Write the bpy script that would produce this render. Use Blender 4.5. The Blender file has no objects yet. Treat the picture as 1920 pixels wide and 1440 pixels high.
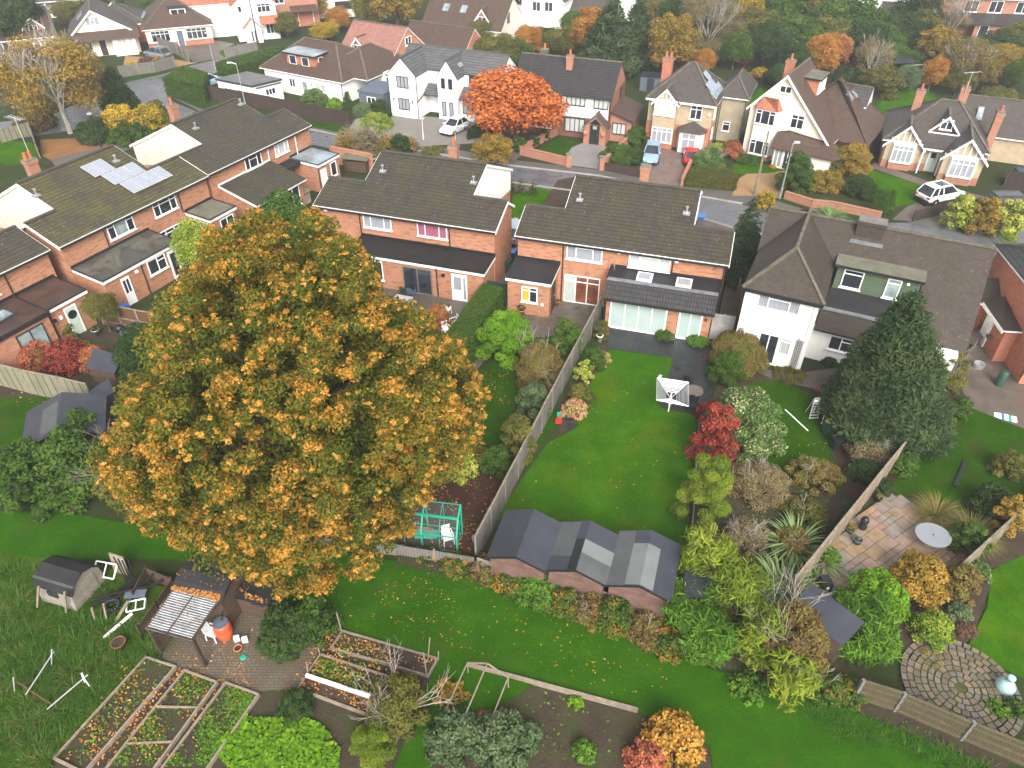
import bpy, math, random
import numpy as np
from mathutils import Vector
D = bpy.data
SC = bpy.context.scene
COL = SC.collection
R = math.radians
rnd = random.Random(11)
rng = np.random.default_rng(11)

# ---------------------------------------------------------------- camera, sky, sun, exposure
CAM_H, CAM_PITCH, CAM_F = 26.5, 38.8, 1378.0
cam = D.cameras.new("camera")
cam.sensor_width = 36.0
cam.lens = 36.0 * CAM_F / 1920.0
cam.clip_start, cam.clip_end = 0.5, 2000.0
cam_o = D.objects.new("camera", cam)
cam_o.location = (0, 0, CAM_H)
cam_o.rotation_euler = (R(90 - CAM_PITCH), 0, 0)
COL.objects.link(cam_o)
SC.camera = cam_o

SUN_EL, SUN_AZ = 40.0, 172.0
world = D.worlds.new("World")
SC.world = world
world.use_nodes = True
wn = world.node_tree
wbg = wn.nodes["Background"]
sky = wn.nodes.new("ShaderNodeTexSky")
sky.sky_type = 'NISHITA'
sky.sun_disc = False
sky.sun_elevation = R(SUN_EL)
sky.sun_rotation = R(SUN_AZ)
sky.dust_density = 6.0
sky.air_density = 1.0
hsv = wn.nodes.new("ShaderNodeHueSaturation")      # an overcast sky is grey, not blue
hsv.inputs["Saturation"].default_value = 0.22
wn.links.new(sky.outputs[0], hsv.inputs["Color"])
wn.links.new(hsv.outputs[0], wbg.inputs["Color"])
wbg.inputs["Strength"].default_value = 0.15
sun = D.lights.new("sun", 'SUN')
sun.energy = 0.9
sun.angle = R(32)
sun.color = (1.0, 0.95, 0.88)
sun_o = D.objects.new("sun", sun)
sun_o.rotation_euler = (R(90 - SUN_EL), 0, R(180 - SUN_AZ))
COL.objects.link(sun_o)
SC.view_settings.view_transform = 'Standard'
SC.view_settings.look = 'None'
SC.view_settings.exposure = 1.26
SC.view_settings.gamma = 1.0
SC.cycles.max_bounces = 6
SC.cycles.diffuse_bounces = 3
SC.cycles.glossy_bounces = 2
SC.cycles.transmission_bounces = 4
SC.cycles.transparent_max_bounces = 8

# ---------------------------------------------------------------- picking points of the ground
_c, _s = math.cos(R(CAM_PITCH)), math.sin(R(CAM_PITCH))
def G(px, py, z=0.0):
 """the point at height z that stands at this place of the photograph"""
 x, y = (px - 960) / CAM_F, -(py - 720) / CAM_F
 d = (x, _c + y * _s, -_s + y * _c)
 t = (z - CAM_H) / d[2]
 return (d[0] * t, d[1] * t)
def mpp(px, py):
 """metres per photograph pixel there"""
 x, y = G(px, py)
 return (y * _c + CAM_H * _s) / CAM_F
def top_z(px, py, ty):
 """height of something standing at (px, py) whose top reaches row ty"""
 x, y = G(px, py)
 k = -(ty - 720) / CAM_F
 dz = y * (k * _c - _s) / (_c + k * _s)
 return CAM_H + dz

# ---------------------------------------------------------------- mesh helpers
class MB:
 def __init__(s):
  s.v, s.f, s.m = [], [], []
 def face(s, pts, m=0):
  b = len(s.v)
  s.v += [tuple(p) for p in pts]
  s.f.append(list(range(b, b + len(pts))))
  s.m.append(m)
 def box(s, x0, x1, y0, y1, z0, z1, m=0):
  p = [(x0, y0), (x1, y0), (x1, y1), (x0, y1)]
  return s.prism(p, z0, z1, m)
 def prism(s, poly, z0, z1, m=0, top=None):
  n = len(poly)
  a = sum(poly[i][0] * poly[(i + 1) % n][1] - poly[(i + 1) % n][0] * poly[i][1] for i in range(n))
  if a < 0: poly = poly[::-1]
  s.face([(x, y, z1) for x, y in poly], m if top is None else top)
  s.face([(x, y, z0) for x, y in poly[::-1]], m)
  for i in range(n):
   (xa, ya), (xb, yb) = poly[i], poly[(i + 1) % n]
   s.face([(xa, ya, z0), (xb, yb, z0), (xb, yb, z1), (xa, ya, z1)], m)
  return s
 def extr(s, pts, d, m=0, m2=None):
  """closed solid: planar polygon pts pushed along vector d"""
  n = len(pts)
  P = [Vector(p) for p in pts]
  d = Vector(d)
  nn = Vector((0, 0, 0))
  for i in range(n): nn += P[i].cross(P[(i + 1) % n])
  if nn.dot(d) > 0: P = P[::-1]
  Q = [p + d for p in P]
  s.face(P, m)
  s.face(Q[::-1], m if m2 is None else m2)
  for i in range(n):
   j = (i + 1) % n
   s.face([P[j], P[i], Q[i], Q[j]], m if m2 is None else m2)
  return s
 def slab(s, pts, th=0.1, m=0, m2=None):
  """roof plane given by its top corners, th thick"""
  return s.extr(pts, (0, 0, -th), m, m2)
 def tube(s, p, q, r, n=6, r2=None, m=0, cap=True):
  p, q = Vector(p), Vector(q)
  r2 = r if r2 is None else r2
  d = (q - p)
  if d.length < 1e-6: return s
  d.normalize()
  a = Vector((0, 0, 1)) if abs(d.z) < 0.9 else Vector((1, 0, 0))
  e = d.cross(a).normalized(); g = d.cross(e)
  b = len(s.v)
  for k in range(n):
   t = 2 * math.pi * k / n
   o = e * math.cos(t) + g * math.sin(t)
   s.v.append(tuple(p + o * r)); s.v.append(tuple(q + o * r2))
  for k in range(n):
   j = (k + 1) % n
   s.f.append([b + 2 * k, b + 2 * j, b + 2 * j + 1, b + 2 * k + 1]); s.m.append(m)
  if cap:
   s.f.append([b + 2 * k for k in range(n)][::1]); s.m.append(m)
   s.f.append([b + 2 * k + 1 for k in range(n)][::-1]); s.m.append(m)
  return s
 def path(s, pts, r, n=6, m=0):
  for a, b in zip(pts[:-1], pts[1:]): s.tube(a, b, r, n, m=m)
  return s
 def bar(s, p, q, w, h, m=0):
  """rectangular timber from p to q, w wide (level), h deep"""
  p, q = Vector(p), Vector(q)
  d = (q - p).normalized()
  a = Vector((0, 0, 1)) if abs(d.z) < 0.95 else Vector((0, 1, 0))
  e = d.cross(a).normalized(); g = e.cross(d)
  pts = [p + e * (i * w / 2) + g * (j * h / 2) for i, j in ((-1, -1), (1, -1), (1, 1), (-1, 1))]
  return s.extr(pts, q - p, m)
 def lathe(s, prof, n=12, c=(0, 0), m=0, close=True):
  b = len(s.v)
  for r, z in prof:
   for k in range(n):
    t = 2 * math.pi * k / n
    s.v.append((c[0] + r * math.cos(t), c[1] + r * math.sin(t), z))
  for i in range(len(prof) - 1):
   for k in range(n):
    j = (k + 1) % n
    s.f.append([b + i * n + k, b + i * n + j, b + (i + 1) * n + j, b + (i + 1) * n + k]); s.m.append(m)
  if close:
   s.f.append([b + k for k in range(n)][::-1]); s.m.append(m)
   e = b + (len(prof) - 1) * n
   s.f.append([e + k for k in range(n)]); s.m.append(m)
  return s
 def build(s, name, mats, parent=None, smooth=False, loc=None, rotz=None):
  me = D.meshes.new(name)
  me.from_pydata(s.v, [], s.f)
  if not isinstance(mats, (list, tuple)): mats = [mats]
  for m in mats: me.materials.append(m)
  if len(mats) > 1: me.polygons.foreach_set("material_index", s.m)
  uv = me.uv_layers.new(name="uv")
  co = np.array(s.v, dtype=np.float64)
  out = np.zeros((len(me.loops), 2))
  k = 0
  for f in s.f:
   P = co[f]
   Q = np.roll(P, -1, axis=0)
   nrm = np.array([((P[:, 1] - Q[:, 1]) * (P[:, 2] + Q[:, 2])).sum(), ((P[:, 2] - Q[:, 2]) * (P[:, 0] + Q[:, 0])).sum(), ((P[:, 0] - Q[:, 0]) * (P[:, 1] + Q[:, 1])).sum()])
   L = np.linalg.norm(nrm)
   nrm = nrm / L if L > 1e-12 else np.array([0, 0, 1.0])
   h = math.hypot(nrm[0], nrm[1])
   if h < 0.02:
    out[k:k + len(f)] = P[:, :2]
   else:
    t = np.array([-nrm[1], nrm[0], 0]) / h
    b = np.cross(nrm, t)
    out[k:k + len(f), 0] = P @ t
    out[k:k + len(f), 1] = P @ b
   k += len(f)
  uv.data.foreach_set("uv", out.ravel())
  if smooth: me.polygons.foreach_set("use_smooth", [True] * len(me.polygons))
  me.update()
  o = D.objects.new(name, me)
  if parent: o.parent = parent
  if loc: o.location = loc
  if rotz is not None: o.rotation_euler = (0, 0, rotz)
  COL.objects.link(o)
  return o
USED = {}
def tag(o, label, cat, group=None, kind=None):
 if label:
  if label in USED and not group: print("SAME LABEL", label)
  USED[label] = 1
  o["label"] = label
 if cat: o["category"] = cat
 if group: o["group"] = group
 if kind: o["kind"] = kind
 return o
def thing(name, label, cat, loc=(0, 0, 0), ang=0.0, group=None):
 o = D.objects.new(name, None)
 o.empty_display_size = 0.3
 o.location = loc if len(loc) == 3 else (loc[0], loc[1], 0)
 o.rotation_euler = (0, 0, R(ang))
 COL.objects.link(o)
 return tag(o, label, cat, group)
def dup(o, loc, rotz, label, scale=None, mat=None):
 """a copy of a thing with copies of its parts and sub-parts"""
 r = o.copy(); COL.objects.link(r)
 r.location = loc if len(loc) == 3 else (loc[0], loc[1], 0)
 r.rotation_euler = (0, 0, rotz)
 if scale: r.scale = scale
 if label: tag(r, label, None, r.get("group"))
 for ch in o.children:
  c = ch.copy(); c.parent = r; COL.objects.link(c)
  for g in ch.children:
   d = g.copy(); d.parent = c; COL.objects.link(d)
 return r
def struct(o):
 o["kind"] = "structure"
 return o
def raw_mesh(name, V, n, mats, tint=None, parent=None, midx=None, smooth=False):
 """many separate n-gons from an array of shape (faces, n, 3)"""
 F = V.shape[0]
 me = D.meshes.new(name)
 me.vertices.add(F * n)
 me.vertices.foreach_set("co", V.reshape(-1).astype(np.float32))
 me.loops.add(F * n)
 me.loops.foreach_set("vertex_index", np.arange(F * n, dtype=np.int32))
 me.polygons.add(F)
 me.polygons.foreach_set("loop_start", np.arange(0, F * n, n, dtype=np.int32))
 if not isinstance(mats, (list, tuple)): mats = [mats]
 for m in mats: me.materials.append(m)
 if midx is not None: me.polygons.foreach_set("material_index", midx.astype(np.int32))
 me.update(calc_edges=True)
 if tint is not None:
  a = me.attributes.new("tint", 'FLOAT', 'FACE')
  a.data.foreach_set("value", tint.astype(np.float32))
 o = D.objects.new(name, me)
 if parent: o.parent = parent
 COL.objects.link(o)
 return o

# ---------------------------------------------------------------- materials
class NT:
 def __init__(s, name):
  s.mat = D.materials.new(name)
  s.mat.use_nodes = True
  s.t = s.mat.node_tree
  s.b = s.t.nodes["Principled BSDF"]
  s.tc = s.t.nodes.new("ShaderNodeTexCoord")
 def set(s, sock, v):
  if isinstance(v, bpy.types.NodeSocket): s.t.links.new(v, sock)
  elif isinstance(v, (tuple, list)):
   sock.default_value = (*v, 1.0) if len(v) == 3 and len(sock.default_value) == 4 else v
  else: sock.default_value = v
 def n(s, kind, props=None, **inp):
  nd = s.t.nodes.new("ShaderNode" + kind)
  for k, v in (props or {}).items(): setattr(nd, k, v)
  for k, v in inp.items(): s.set(nd.inputs[k.replace("_", " ")], v)
  return nd
 def uv(s): return s.tc.outputs["UV"]
 def ob(s): return s.tc.outputs["Object"]
 def map(s, src, scale, rot=(0, 0, 0)):
  return s.n("Mapping", Vector=src, Scale=scale, Rotation=rot).outputs[0]
 def noise(s, co, scale, detail=4.0, rough=0.55):
  return s.n("TexNoise", Vector=co, Scale=scale, Detail=detail, Roughness=rough).outputs["Fac"]
 def ramp(s, fac, stops, mode='LINEAR'):
  r = s.n("ValToRGB", Fac=fac)
  r.color_ramp.interpolation = mode
  e = r.color_ramp.elements
  while len(e) < len(stops): e.new(0.5)
  for k, (p, c) in enumerate(stops):
   e[k].position = p
   e[k].color = (c, c, c, 1) if isinstance(c, (int, float)) else (*c, 1)
  return r.outputs[0]
 def mix(s, fac, a, b, mode='MIX'):
  m = s.t.nodes.new("ShaderNodeMix")
  m.data_type = 'RGBA'; m.blend_type = mode
  s.set(m.inputs[0], fac); s.set(m.inputs[6], a); s.set(m.inputs[7], b)
  return m.outputs[2]
 def math(s, op, a, b=0.0, c=0.0):
  m = s.t.nodes.new("ShaderNodeMath"); m.operation = op
  s.set(m.inputs[0], a); s.set(m.inputs[1], b); s.set(m.inputs[2], c)
  return m.outputs[0]
 def bump(s, h, strength=0.4, dist=0.03):
  s.set(s.b.inputs["Normal"], s.n("Bump", Height=h, Strength=strength, Distance=dist).outputs[0])
  return s
 def done(s, col, rough=0.8, spec=0.3, metal=0.0, alpha=None):
  s.set(s.b.inputs["Base Color"], col)
  s.set(s.b.inputs["Roughness"], rough)
  s.set(s.b.inputs["Specular IOR Level"], spec)
  s.set(s.b.inputs["Metallic"], metal)
  if alpha is not None: s.set(s.b.inputs["Alpha"], alpha)
  return s.mat

def plain(name, col, rough=0.6, spec=0.3, var=0.15, sc=2.0, metal=0.0, dirt=None, bump=0.0):
 t = NT(name)
 n1 = t.noise(t.ob(), sc, 5)
 lo = tuple(c * (1 - var) for c in col); hi = tuple(min(1, c * (1 + var)) for c in col)
 c = t.ramp(n1, [(0.3, lo), (0.7, hi)])
 if dirt:
  n2 = t.noise(t.map(t.ob(), (1, 1, 0.35)), sc * 1.7, 6)
  c = t.mix(t.ramp(n2, [(0.5, 0.0), (0.72, dirt[1])]), c, dirt[0])
 if bump: t.bump(t.noise(t.ob(), sc * 12, 4), bump)
 return t.done(c, rough, spec, metal)

def brick(name, c1, c2, dark, mortar=(0.36, 0.3, 0.25), streak=0.75):
 t = NT(name)
 br = t.n("TexBrick", dict(offset=0.5), Vector=t.uv(), Color1=c1, Color2=c2, Mortar=mortar, Scale=1.0)
 for k, v in (("Mortar Size", 0.006), ("Mortar Smooth", 0.2), ("Bias", -0.1), ("Brick Width", 0.225), ("Row Height", 0.075)):
  br.inputs[k].default_value = v
 n1 = t.noise(t.map(t.uv(), (1.1, 4.2, 1)), 1.5, 5, 0.65)
 c = t.mix(t.ramp(n1, [(0.51, 0.0), (0.64, streak)]), br.outputs["Color"], dark)
 n2 = t.noise(t.uv(), 0.5, 3)
 c = t.mix(t.ramp(n2, [(0.35, 0.0), (0.75, 0.35)]), c, tuple(x * 0.7 for x in c1))
 t.bump(br.outputs["Fac"], -0.25, 0.01)
 return t.done(c, 0.85, 0.25)

def tiles(name, c1, c2, row, colw, moss, moss_amt=0.5, offs=0.0, wave=True, lichen=0.5, wet=0.6):
 """pitched roof covering: courses up the slope, a dark band low in each, moss, tile-to-tile colour, lichen"""
 t = NT(name)
 br = t.n("TexBrick", dict(offset=offs), Vector=t.uv(), Color1=c1, Color2=tuple(x * 1.25 for x in c2), Mortar=tuple(x * 0.6 for x in c1), Scale=1.0)
 for k, v in (("Mortar Size", 0.012 if row > 0.2 else 0.005), ("Mortar Smooth", 0.1), ("Bias", 0.0), ("Brick Width", colw), ("Row Height", row)):
  br.inputs[k].default_value = v
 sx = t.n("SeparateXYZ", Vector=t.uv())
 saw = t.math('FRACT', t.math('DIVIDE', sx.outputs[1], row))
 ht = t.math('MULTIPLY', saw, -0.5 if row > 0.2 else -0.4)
 if wave:
  w = t.math('SINE', t.math('MULTIPLY', sx.outputs[0], 2 * math.pi / (colw * 0.5)))
  ht = t.math('ADD', ht, t.math('MULTIPLY', w, 0.28))
 ht = t.math('ADD', ht, t.math('MULTIPLY', t.noise(t.uv(), 9, 4), 0.35))
 n1 = t.noise(t.uv(), 0.55, 6, 0.65)
 n2 = t.noise(t.uv(), 5.0, 6, 0.7)
 m = t.math('ADD', t.math('MULTIPLY', n1, 0.6), t.math('MULTIPLY', n2, 0.5))
 m = t.math('ADD', m, t.math('MULTIPLY', t.math('SUBTRACT', 1.0, saw), 0.08))
 m = t.ramp(m, [(0.70 - 0.28 * moss_amt, 0.0), (0.90 - 0.28 * moss_amt, 0.9)])
 c = t.mix(t.ramp(t.noise(t.uv(), 1.7, 5), [(0.3, 0.0), (0.8, 0.5)]), br.outputs["Color"], tuple(x * 1.5 for x in c2))
 c = t.mix(m, c, t.ramp(n2, [(0.3, tuple(x * 0.55 for x in moss)), (0.7, moss)]))
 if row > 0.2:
  row_dark = tuple(min(a, b) * 0.5 for a, b in zip(c1, moss))
  c = t.mix(t.ramp(saw, [(0.0, 0.95), (0.14, 0.85), (0.24, 0.0)]), c, row_dark)  # colour darkened in a band along the lower edge of every course
 vo = t.n("TexVoronoi", Vector=t.uv(), Scale=2.3)
 c = t.mix(t.math('MULTIPLY', t.math('LESS_THAN', vo.outputs["Distance"], 0.085), lichen), c, (0.34, 0.34, 0.28))
 t.bump(ht, 0.9, 0.04)
 return t.done(c, wet, 0.3)

def boards(name, c1, c2, w=0.12, horiz=False, stain=(0.05, 0.05, 0.03), amt=0.5, rough=0.85):
 t = NT(name)
 sx = t.n("SeparateXYZ", Vector=t.uv())
 a = sx.outputs[1 if horiz else 0]
 k = t.math('DIVIDE', a, w)
 wn_ = t.n("TexWhiteNoise", dict(noise_dimensions='1D'), W=t.math('FLOOR', k))
 gap = t.math('LESS_THAN', t.math('ABSOLUTE', t.math('SUBTRACT', t.math('FRACT', k), 0.5)), 0.44)
 c = t.ramp(wn_.outputs[0], [(0.0, c1), (1.0, c2)])
 g = t.noise(t.map(t.uv(), (2, 14, 1) if horiz else (14, 2, 1)), 2.0, 5)
 c = t.mix(t.ramp(g, [(0.35, 0.0), (0.75, 0.55)]), c, tuple(x * 0.55 for x in c1))
 c = t.mix(t.ramp(t.noise(t.uv(), 0.9, 5), [(0.45, 0.0), (0.7, amt)]), c, stain)
 c = t.mix(gap, tuple(x * 0.2 for x in c1), c)
 t.bump(gap, 0.5, 0.02)
 return t.done(c, rough, 0.2)

def ground_mat(name, stops, sc=1.2, sc2=14, rough=0.9, bump=0.4, spec=0.08, blotch=None, fine=0.5, rstops=None):
 t = NT(name)
 co = t.ob()
 n1 = t.noise(co, sc, 6, 0.6)
 n2 = t.noise(co, sc2, 5, 0.7)
 f = t.math('ADD', t.math('MULTIPLY', n1, 1 - fine), t.math('MULTIPLY', n2, fine))
 c = t.ramp(f, stops)
 if blotch:
  nb = t.noise(t.map(co, (1, 1, 1)), blotch[1], 4)
  c = t.mix(t.ramp(nb, [(blotch[2], 0.0), (blotch[2] + 0.15, blotch[3])]), c, blotch[0])
 if bump: t.bump(n2, bump, 0.05)
 if rstops: rough = t.ramp(n1, rstops)
 return t.done(c, rough, spec)

def leafmat(name, stops, trans=0.3, rough=0.55):
 t = NT(name)
 at = t.n("Attribute", dict(attribute_name="tint"))
 c = t.ramp(at.outputs["Fac"], stops)
 s2 = t.done(c, rough, 0.08)
 tr = t.n("BsdfTranslucent", Color=c)
 mx = t.n("MixShader", Fac=trans)
 t.t.links.new(t.b.outputs[0], mx.inputs[1])
 t.t.links.new(tr.outputs[0], mx.inputs[2])
 out = t.t.nodes["Material Output"]
 t.t.links.new(mx.outputs[0], out.inputs["Surface"])
 return s2

def glassy(name, col, rough=0.06, curtain=None, spec=0.6):
 t = NT(name)
 n1 = t.noise(t.ob(), 1.3, 3)
 c = t.ramp(n1, [(0.3, tuple(x * 0.5 for x in col)), (0.7, tuple(x * 1.5 for x in col))])
 if curtain:
  sx = t.n("SeparateXYZ", Vector=t.uv())
  w = t.math('SINE', t.math('MULTIPLY', sx.outputs[0], 60.0))
  w = t.math('ADD', t.math('MULTIPLY', w, 0.25), t.noise(t.map(t.uv(), (9, 0.6, 1)), 1.5, 3))
  c = t.ramp(w, [(0.2, tuple(x * 0.62 for x in curtain)), (0.8, curtain)])
 return t.done(c, rough, spec)

def wet_slab(name, cols, bw, bh, mortar, ms=0.012, offs=0.5, rough=(0.25, 0.7), moss=None):
 t = NT(name)
 br = t.n("TexBrick", dict(offset=offs, squash=0.7, squash_frequency=3), Vector=t.uv(), Color1=cols[0], Color2=cols[1], Mortar=mortar, Scale=1.0)
 for k, v in (("Mortar Size", ms), ("Mortar Smooth", 0.1), ("Bias", 0.0), ("Brick Width", bw), ("Row Height", bh)):
  br.inputs[k].default_value = v
 n1 = t.noise(t.uv(), 0.8, 5)
 c = t.mix(t.ramp(n1, [(0.35, 0.0), (0.7, 0.6)]), br.outputs["Color"], cols[2])
 if moss:
  c = t.mix(t.ramp(t.noise(t.uv(), 2.2, 6), [(0.52, 0.0), (0.7, 0.7)]), c, moss)
 t.bump(br.outputs["Fac"], -0.3, 0.01)
 return t.done(c, t.ramp(n1, [(0.35, rough[1]), (0.65, rough[0])]), 0.45)

# ---------------------------------------------------------------- the materials of the place
M = {}
M['brick'] = brick("orange_brick", (0.38, 0.15, 0.07), (0.44, 0.2, 0.105), (0.16, 0.065, 0.04))
M['brick_red'] = brick("red_brick", (0.36, 0.1, 0.05), (0.43, 0.15, 0.075), (0.15, 0.06, 0.04), streak=0.4)
M['brick_front'] = brick("street_brick", (0.306, 0.111, 0.0638), (0.374, 0.162, 0.0935), (0.17, 0.0765, 0.051), streak=0.35)
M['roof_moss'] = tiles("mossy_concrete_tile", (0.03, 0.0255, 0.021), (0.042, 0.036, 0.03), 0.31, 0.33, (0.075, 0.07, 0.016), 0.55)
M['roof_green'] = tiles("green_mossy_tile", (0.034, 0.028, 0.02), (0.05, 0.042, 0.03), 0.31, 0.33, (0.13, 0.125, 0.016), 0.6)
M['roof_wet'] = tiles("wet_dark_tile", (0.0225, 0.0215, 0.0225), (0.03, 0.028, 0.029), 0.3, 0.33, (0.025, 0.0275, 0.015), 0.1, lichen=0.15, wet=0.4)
M['roof_plain'] = tiles("plain_brown_tile", (0.0296, 0.0216, 0.0167), (0.04, 0.0296, 0.0233), 0.13, 0.17, (0.0313, 0.0313, 0.0104), 0.42, 0.5, False, 0.2)
M['roof_brown'] = tiles("brown_clay_tile", (0.046, 0.028, 0.021), (0.064, 0.04, 0.03), 0.13, 0.17, (0.06, 0.05, 0.025), 0.3, 0.5, False, 0.1)
M['roof_grey'] = tiles("grey_brown_tile", (0.0412, 0.0347, 0.0312), (0.0542, 0.0469, 0.0412), 0.13, 0.17, (0.0434, 0.0391, 0.0217), 0.2, 0.5, False, 0.1)
M['roof_red'] = tiles("red_clay_tile", (0.224, 0.0714, 0.0374), (0.272, 0.109, 0.0612), 0.15, 0.2, (0.0816, 0.0476, 0.0272), 0.2, 0.5, False, 0.1)
M['roof_pink'] = tiles("weathered_red_tile", (0.17, 0.068, 0.051), (0.218, 0.109, 0.085), 0.15, 0.2, (0.136, 0.109, 0.0952), 0.35, 0.5, False, 0.3)
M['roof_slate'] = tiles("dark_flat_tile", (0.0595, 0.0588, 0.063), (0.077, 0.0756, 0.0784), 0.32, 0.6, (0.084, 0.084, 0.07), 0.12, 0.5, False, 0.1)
M['ridge'] = plain("ridge_tile", (0.102, 0.09, 0.069), 0.8, var=0.35, sc=3, dirt=((0.06, 0.066, 0.018), 0.7))
M['ridge_d'] = plain("dark_ridge_tile", (0.057, 0.051, 0.042), 0.8, var=0.35, sc=3, dirt=((0.06, 0.066, 0.018), 0.6))
M['white'] = plain("white_upvc", (0.8, 0.8, 0.8), 0.35, 0.4, 0.05)
M['fascia'] = plain("white_fascia", (0.74, 0.74, 0.72), 0.5, 0.3, 0.08, dirt=((0.5, 0.5, 0.44), 0.4))
M['render_w'] = plain("white_render", (0.757, 0.747, 0.718), 0.85, 0.2, 0.05, 0.7, dirt=((0.543, 0.514, 0.446), 0.35))
M['render_c'] = plain("cream_render", (0.7, 0.64, 0.54), 0.85, 0.2, 0.06, 0.7, dirt=((0.5, 0.44, 0.34), 0.35))
M['render_p'] = plain("stained_render", (0.68, 0.57, 0.47), 0.85, 0.2, 0.1, 1.2, dirt=((0.4, 0.34, 0.28), 0.55))
M['render_t'] = plain("tan_pebbledash", (0.368, 0.296, 0.192), 0.9, 0.2, 0.12, 3.0, bump=0.4)
M['render_tg'] = plain("grey_tan_pebbledash", (0.32, 0.272, 0.192), 0.9, 0.2, 0.15, 2.0, bump=0.4)
M['clad_w'] = boards("white_cladding", (0.76, 0.77, 0.78), (0.8, 0.8, 0.81), 0.15, True, (0.6, 0.6, 0.58), 0.2, 0.5)
M['clad_g'] = boards("green_cladding", (0.085, 0.12, 0.075), (0.1, 0.14, 0.085), 0.16, True, (0.06, 0.08, 0.04), 0.4, 0.5)
M['black'] = plain("black_plastic", (0.016, 0.016, 0.018), 0.4, 0.4, 0.2)
M['bluegrey'] = plain("blue_grey_paint", (0.09, 0.11, 0.14), 0.6, 0.3, 0.1)
M['frame_d'] = plain("dark_frame", (0.03, 0.032, 0.04), 0.45, 0.4, 0.1)
M['glass'] = glassy("window_glass", (0.022, 0.027, 0.033))
M['glass_l'] = glassy("pale_glass", (0.22, 0.27, 0.27), 0.1)
M['glass_r'] = glassy("warm_room_glass", (0.16, 0.05, 0.025), 0.06)
M['glass_o'] = glassy("orange_blind_glass", (0.8, 0.3, 0.04), 0.1)
M['glass_c'] = glassy("curtained_glass", (0, 0, 0), 0.1, (0.32, 0.34, 0.37))
M['glass_cw'] = glassy("pale_curtained_glass", (0, 0, 0), 0.1, (0.5, 0.52, 0.5))
M['glass_pk'] = glassy("pink_curtained_glass", (0, 0, 0), 0.12, (0.36, 0.11, 0.17))
M['glass_bl'] = plain("blind_glass", (0.33, 0.41, 0.38), 0.12, 0.6, 0.06)
M['lead'] = plain("lead_flashing", (0.21, 0.224, 0.238), 0.35, 0.5, 0.25, 3, 0.3)
M['felt'] = plain("dark_roofing_felt", (0.016, 0.0172, 0.0208), 0.5, 0.4, 0.3, 0.9, dirt=((0.028, 0.028, 0.028), 0.5))
M['felt_blue'] = plain("blue_grey_felt", (0.0348, 0.0378, 0.0492), 0.5, 0.4, 0.18, 0.8, dirt=((0.054, 0.057, 0.066), 0.5))
M['felt_mid'] = plain("mid_grey_felt", (0.069, 0.0732, 0.075), 0.6, 0.35, 0.15, 1.3, dirt=((0.048, 0.048, 0.048), 0.4))
M['felt_pale'] = plain("pale_grey_felt", (0.137, 0.15, 0.146), 0.6, 0.35, 0.1, 1.3)
M['felt_black'] = plain("black_felt", (0.0132, 0.0132, 0.0141), 0.55, 0.35, 0.3, 1.3, dirt=((0.022, 0.0198, 0.0176), 0.4))
M['felt_brown'] = plain("brown_wet_felt", (0.051, 0.0312, 0.0258), 0.3, 0.5, 0.35, 0.8, dirt=((0.03, 0.021, 0.018), 0.7))
t_ = NT("puddled_felt")
n_ = t_.noise(t_.ob(), 0.55, 4)
M['felt_pud'] = t_.done(t_.ramp(n_, [(0.42, (0.084, 0.084, 0.069)), (0.47, (0.045, 0.0432, 0.036)), (0.6, (0.057, 0.0588, 0.048)), (0.72, (0.042, 0.045, 0.033))]), t_.ramp(n_, [(0.4, 0.12), (0.5, 0.5)]), 0.5)
M['felt_moss'] = plain("mossy_flat_felt", (0.119, 0.115, 0.091), 0.8, 0.2, 0.3, 1.5, dirt=((0.112, 0.119, 0.021), 0.9))
M['felt_grey'] = plain("grey_flat_roof", (0.119, 0.115, 0.112), 0.6, 0.3, 0.25, 0.7, dirt=((0.07, 0.07, 0.07), 0.6))
M['puddle'] = plain("wet_grey_roof", (0.2, 0.24, 0.26), 0.12, 0.6, 0.5, 0.5)
M['wood'] = plain("weathered_timber", (0.2, 0.165, 0.12), 0.85, 0.2, 0.3, 4, dirt=((0.1, 0.09, 0.06), 0.5))
M['wood_pale'] = plain("pale_timber", (0.23, 0.187, 0.14), 0.8, 0.2, 0.25, 4, dirt=((0.145, 0.119, 0.085), 0.5))
M['rail'] = plain("olive_rail", (0.091, 0.077, 0.0455), 0.85, 0.2, 0.2, 4)
M['rust'] = plain("rusty_brown", (0.13, 0.06, 0.035), 0.85, 0.2, 0.35, 6)
M['wood_dark'] = plain("dark_timber", (0.049, 0.035, 0.0266), 0.8, 0.2, 0.3, 4)
M['fence_grey'] = boards("grey_fence_boards", (0.162, 0.149, 0.132), (0.212, 0.196, 0.174), 0.13)
M['fence_tan'] = boards("tan_fence_boards", (0.24, 0.185, 0.13), (0.29, 0.225, 0.165), 0.14, stain=(0.15, 0.11, 0.08))
M['fence_grn'] = boards("green_grey_fence_boards", (0.2, 0.19, 0.13), (0.24, 0.225, 0.165), 0.5, stain=(0.12, 0.13, 0.06), amt=0.7)
M['fence_brown'] = boards("dark_brown_fence", (0.0525, 0.035, 0.028), (0.063, 0.0434, 0.035), 0.16, stain=(0.042, 0.0315, 0.028))
M['fence_red'] = boards("red_brown_fence", (0.13, 0.06, 0.035), (0.155, 0.075, 0.045), 0.15, stain=(0.09, 0.05, 0.03))
M['fence_olive'] = boards("olive_fence_boards", (0.08, 0.0656, 0.036), (0.1, 0.08, 0.0464), 0.11, stain=(0.056, 0.052, 0.024))
M['shed_pink'] = boards("peeling_red_boards", (0.156, 0.09, 0.072), (0.198, 0.12, 0.096), 0.12, True, (0.06, 0.03, 0.027), 0.7)
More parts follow.
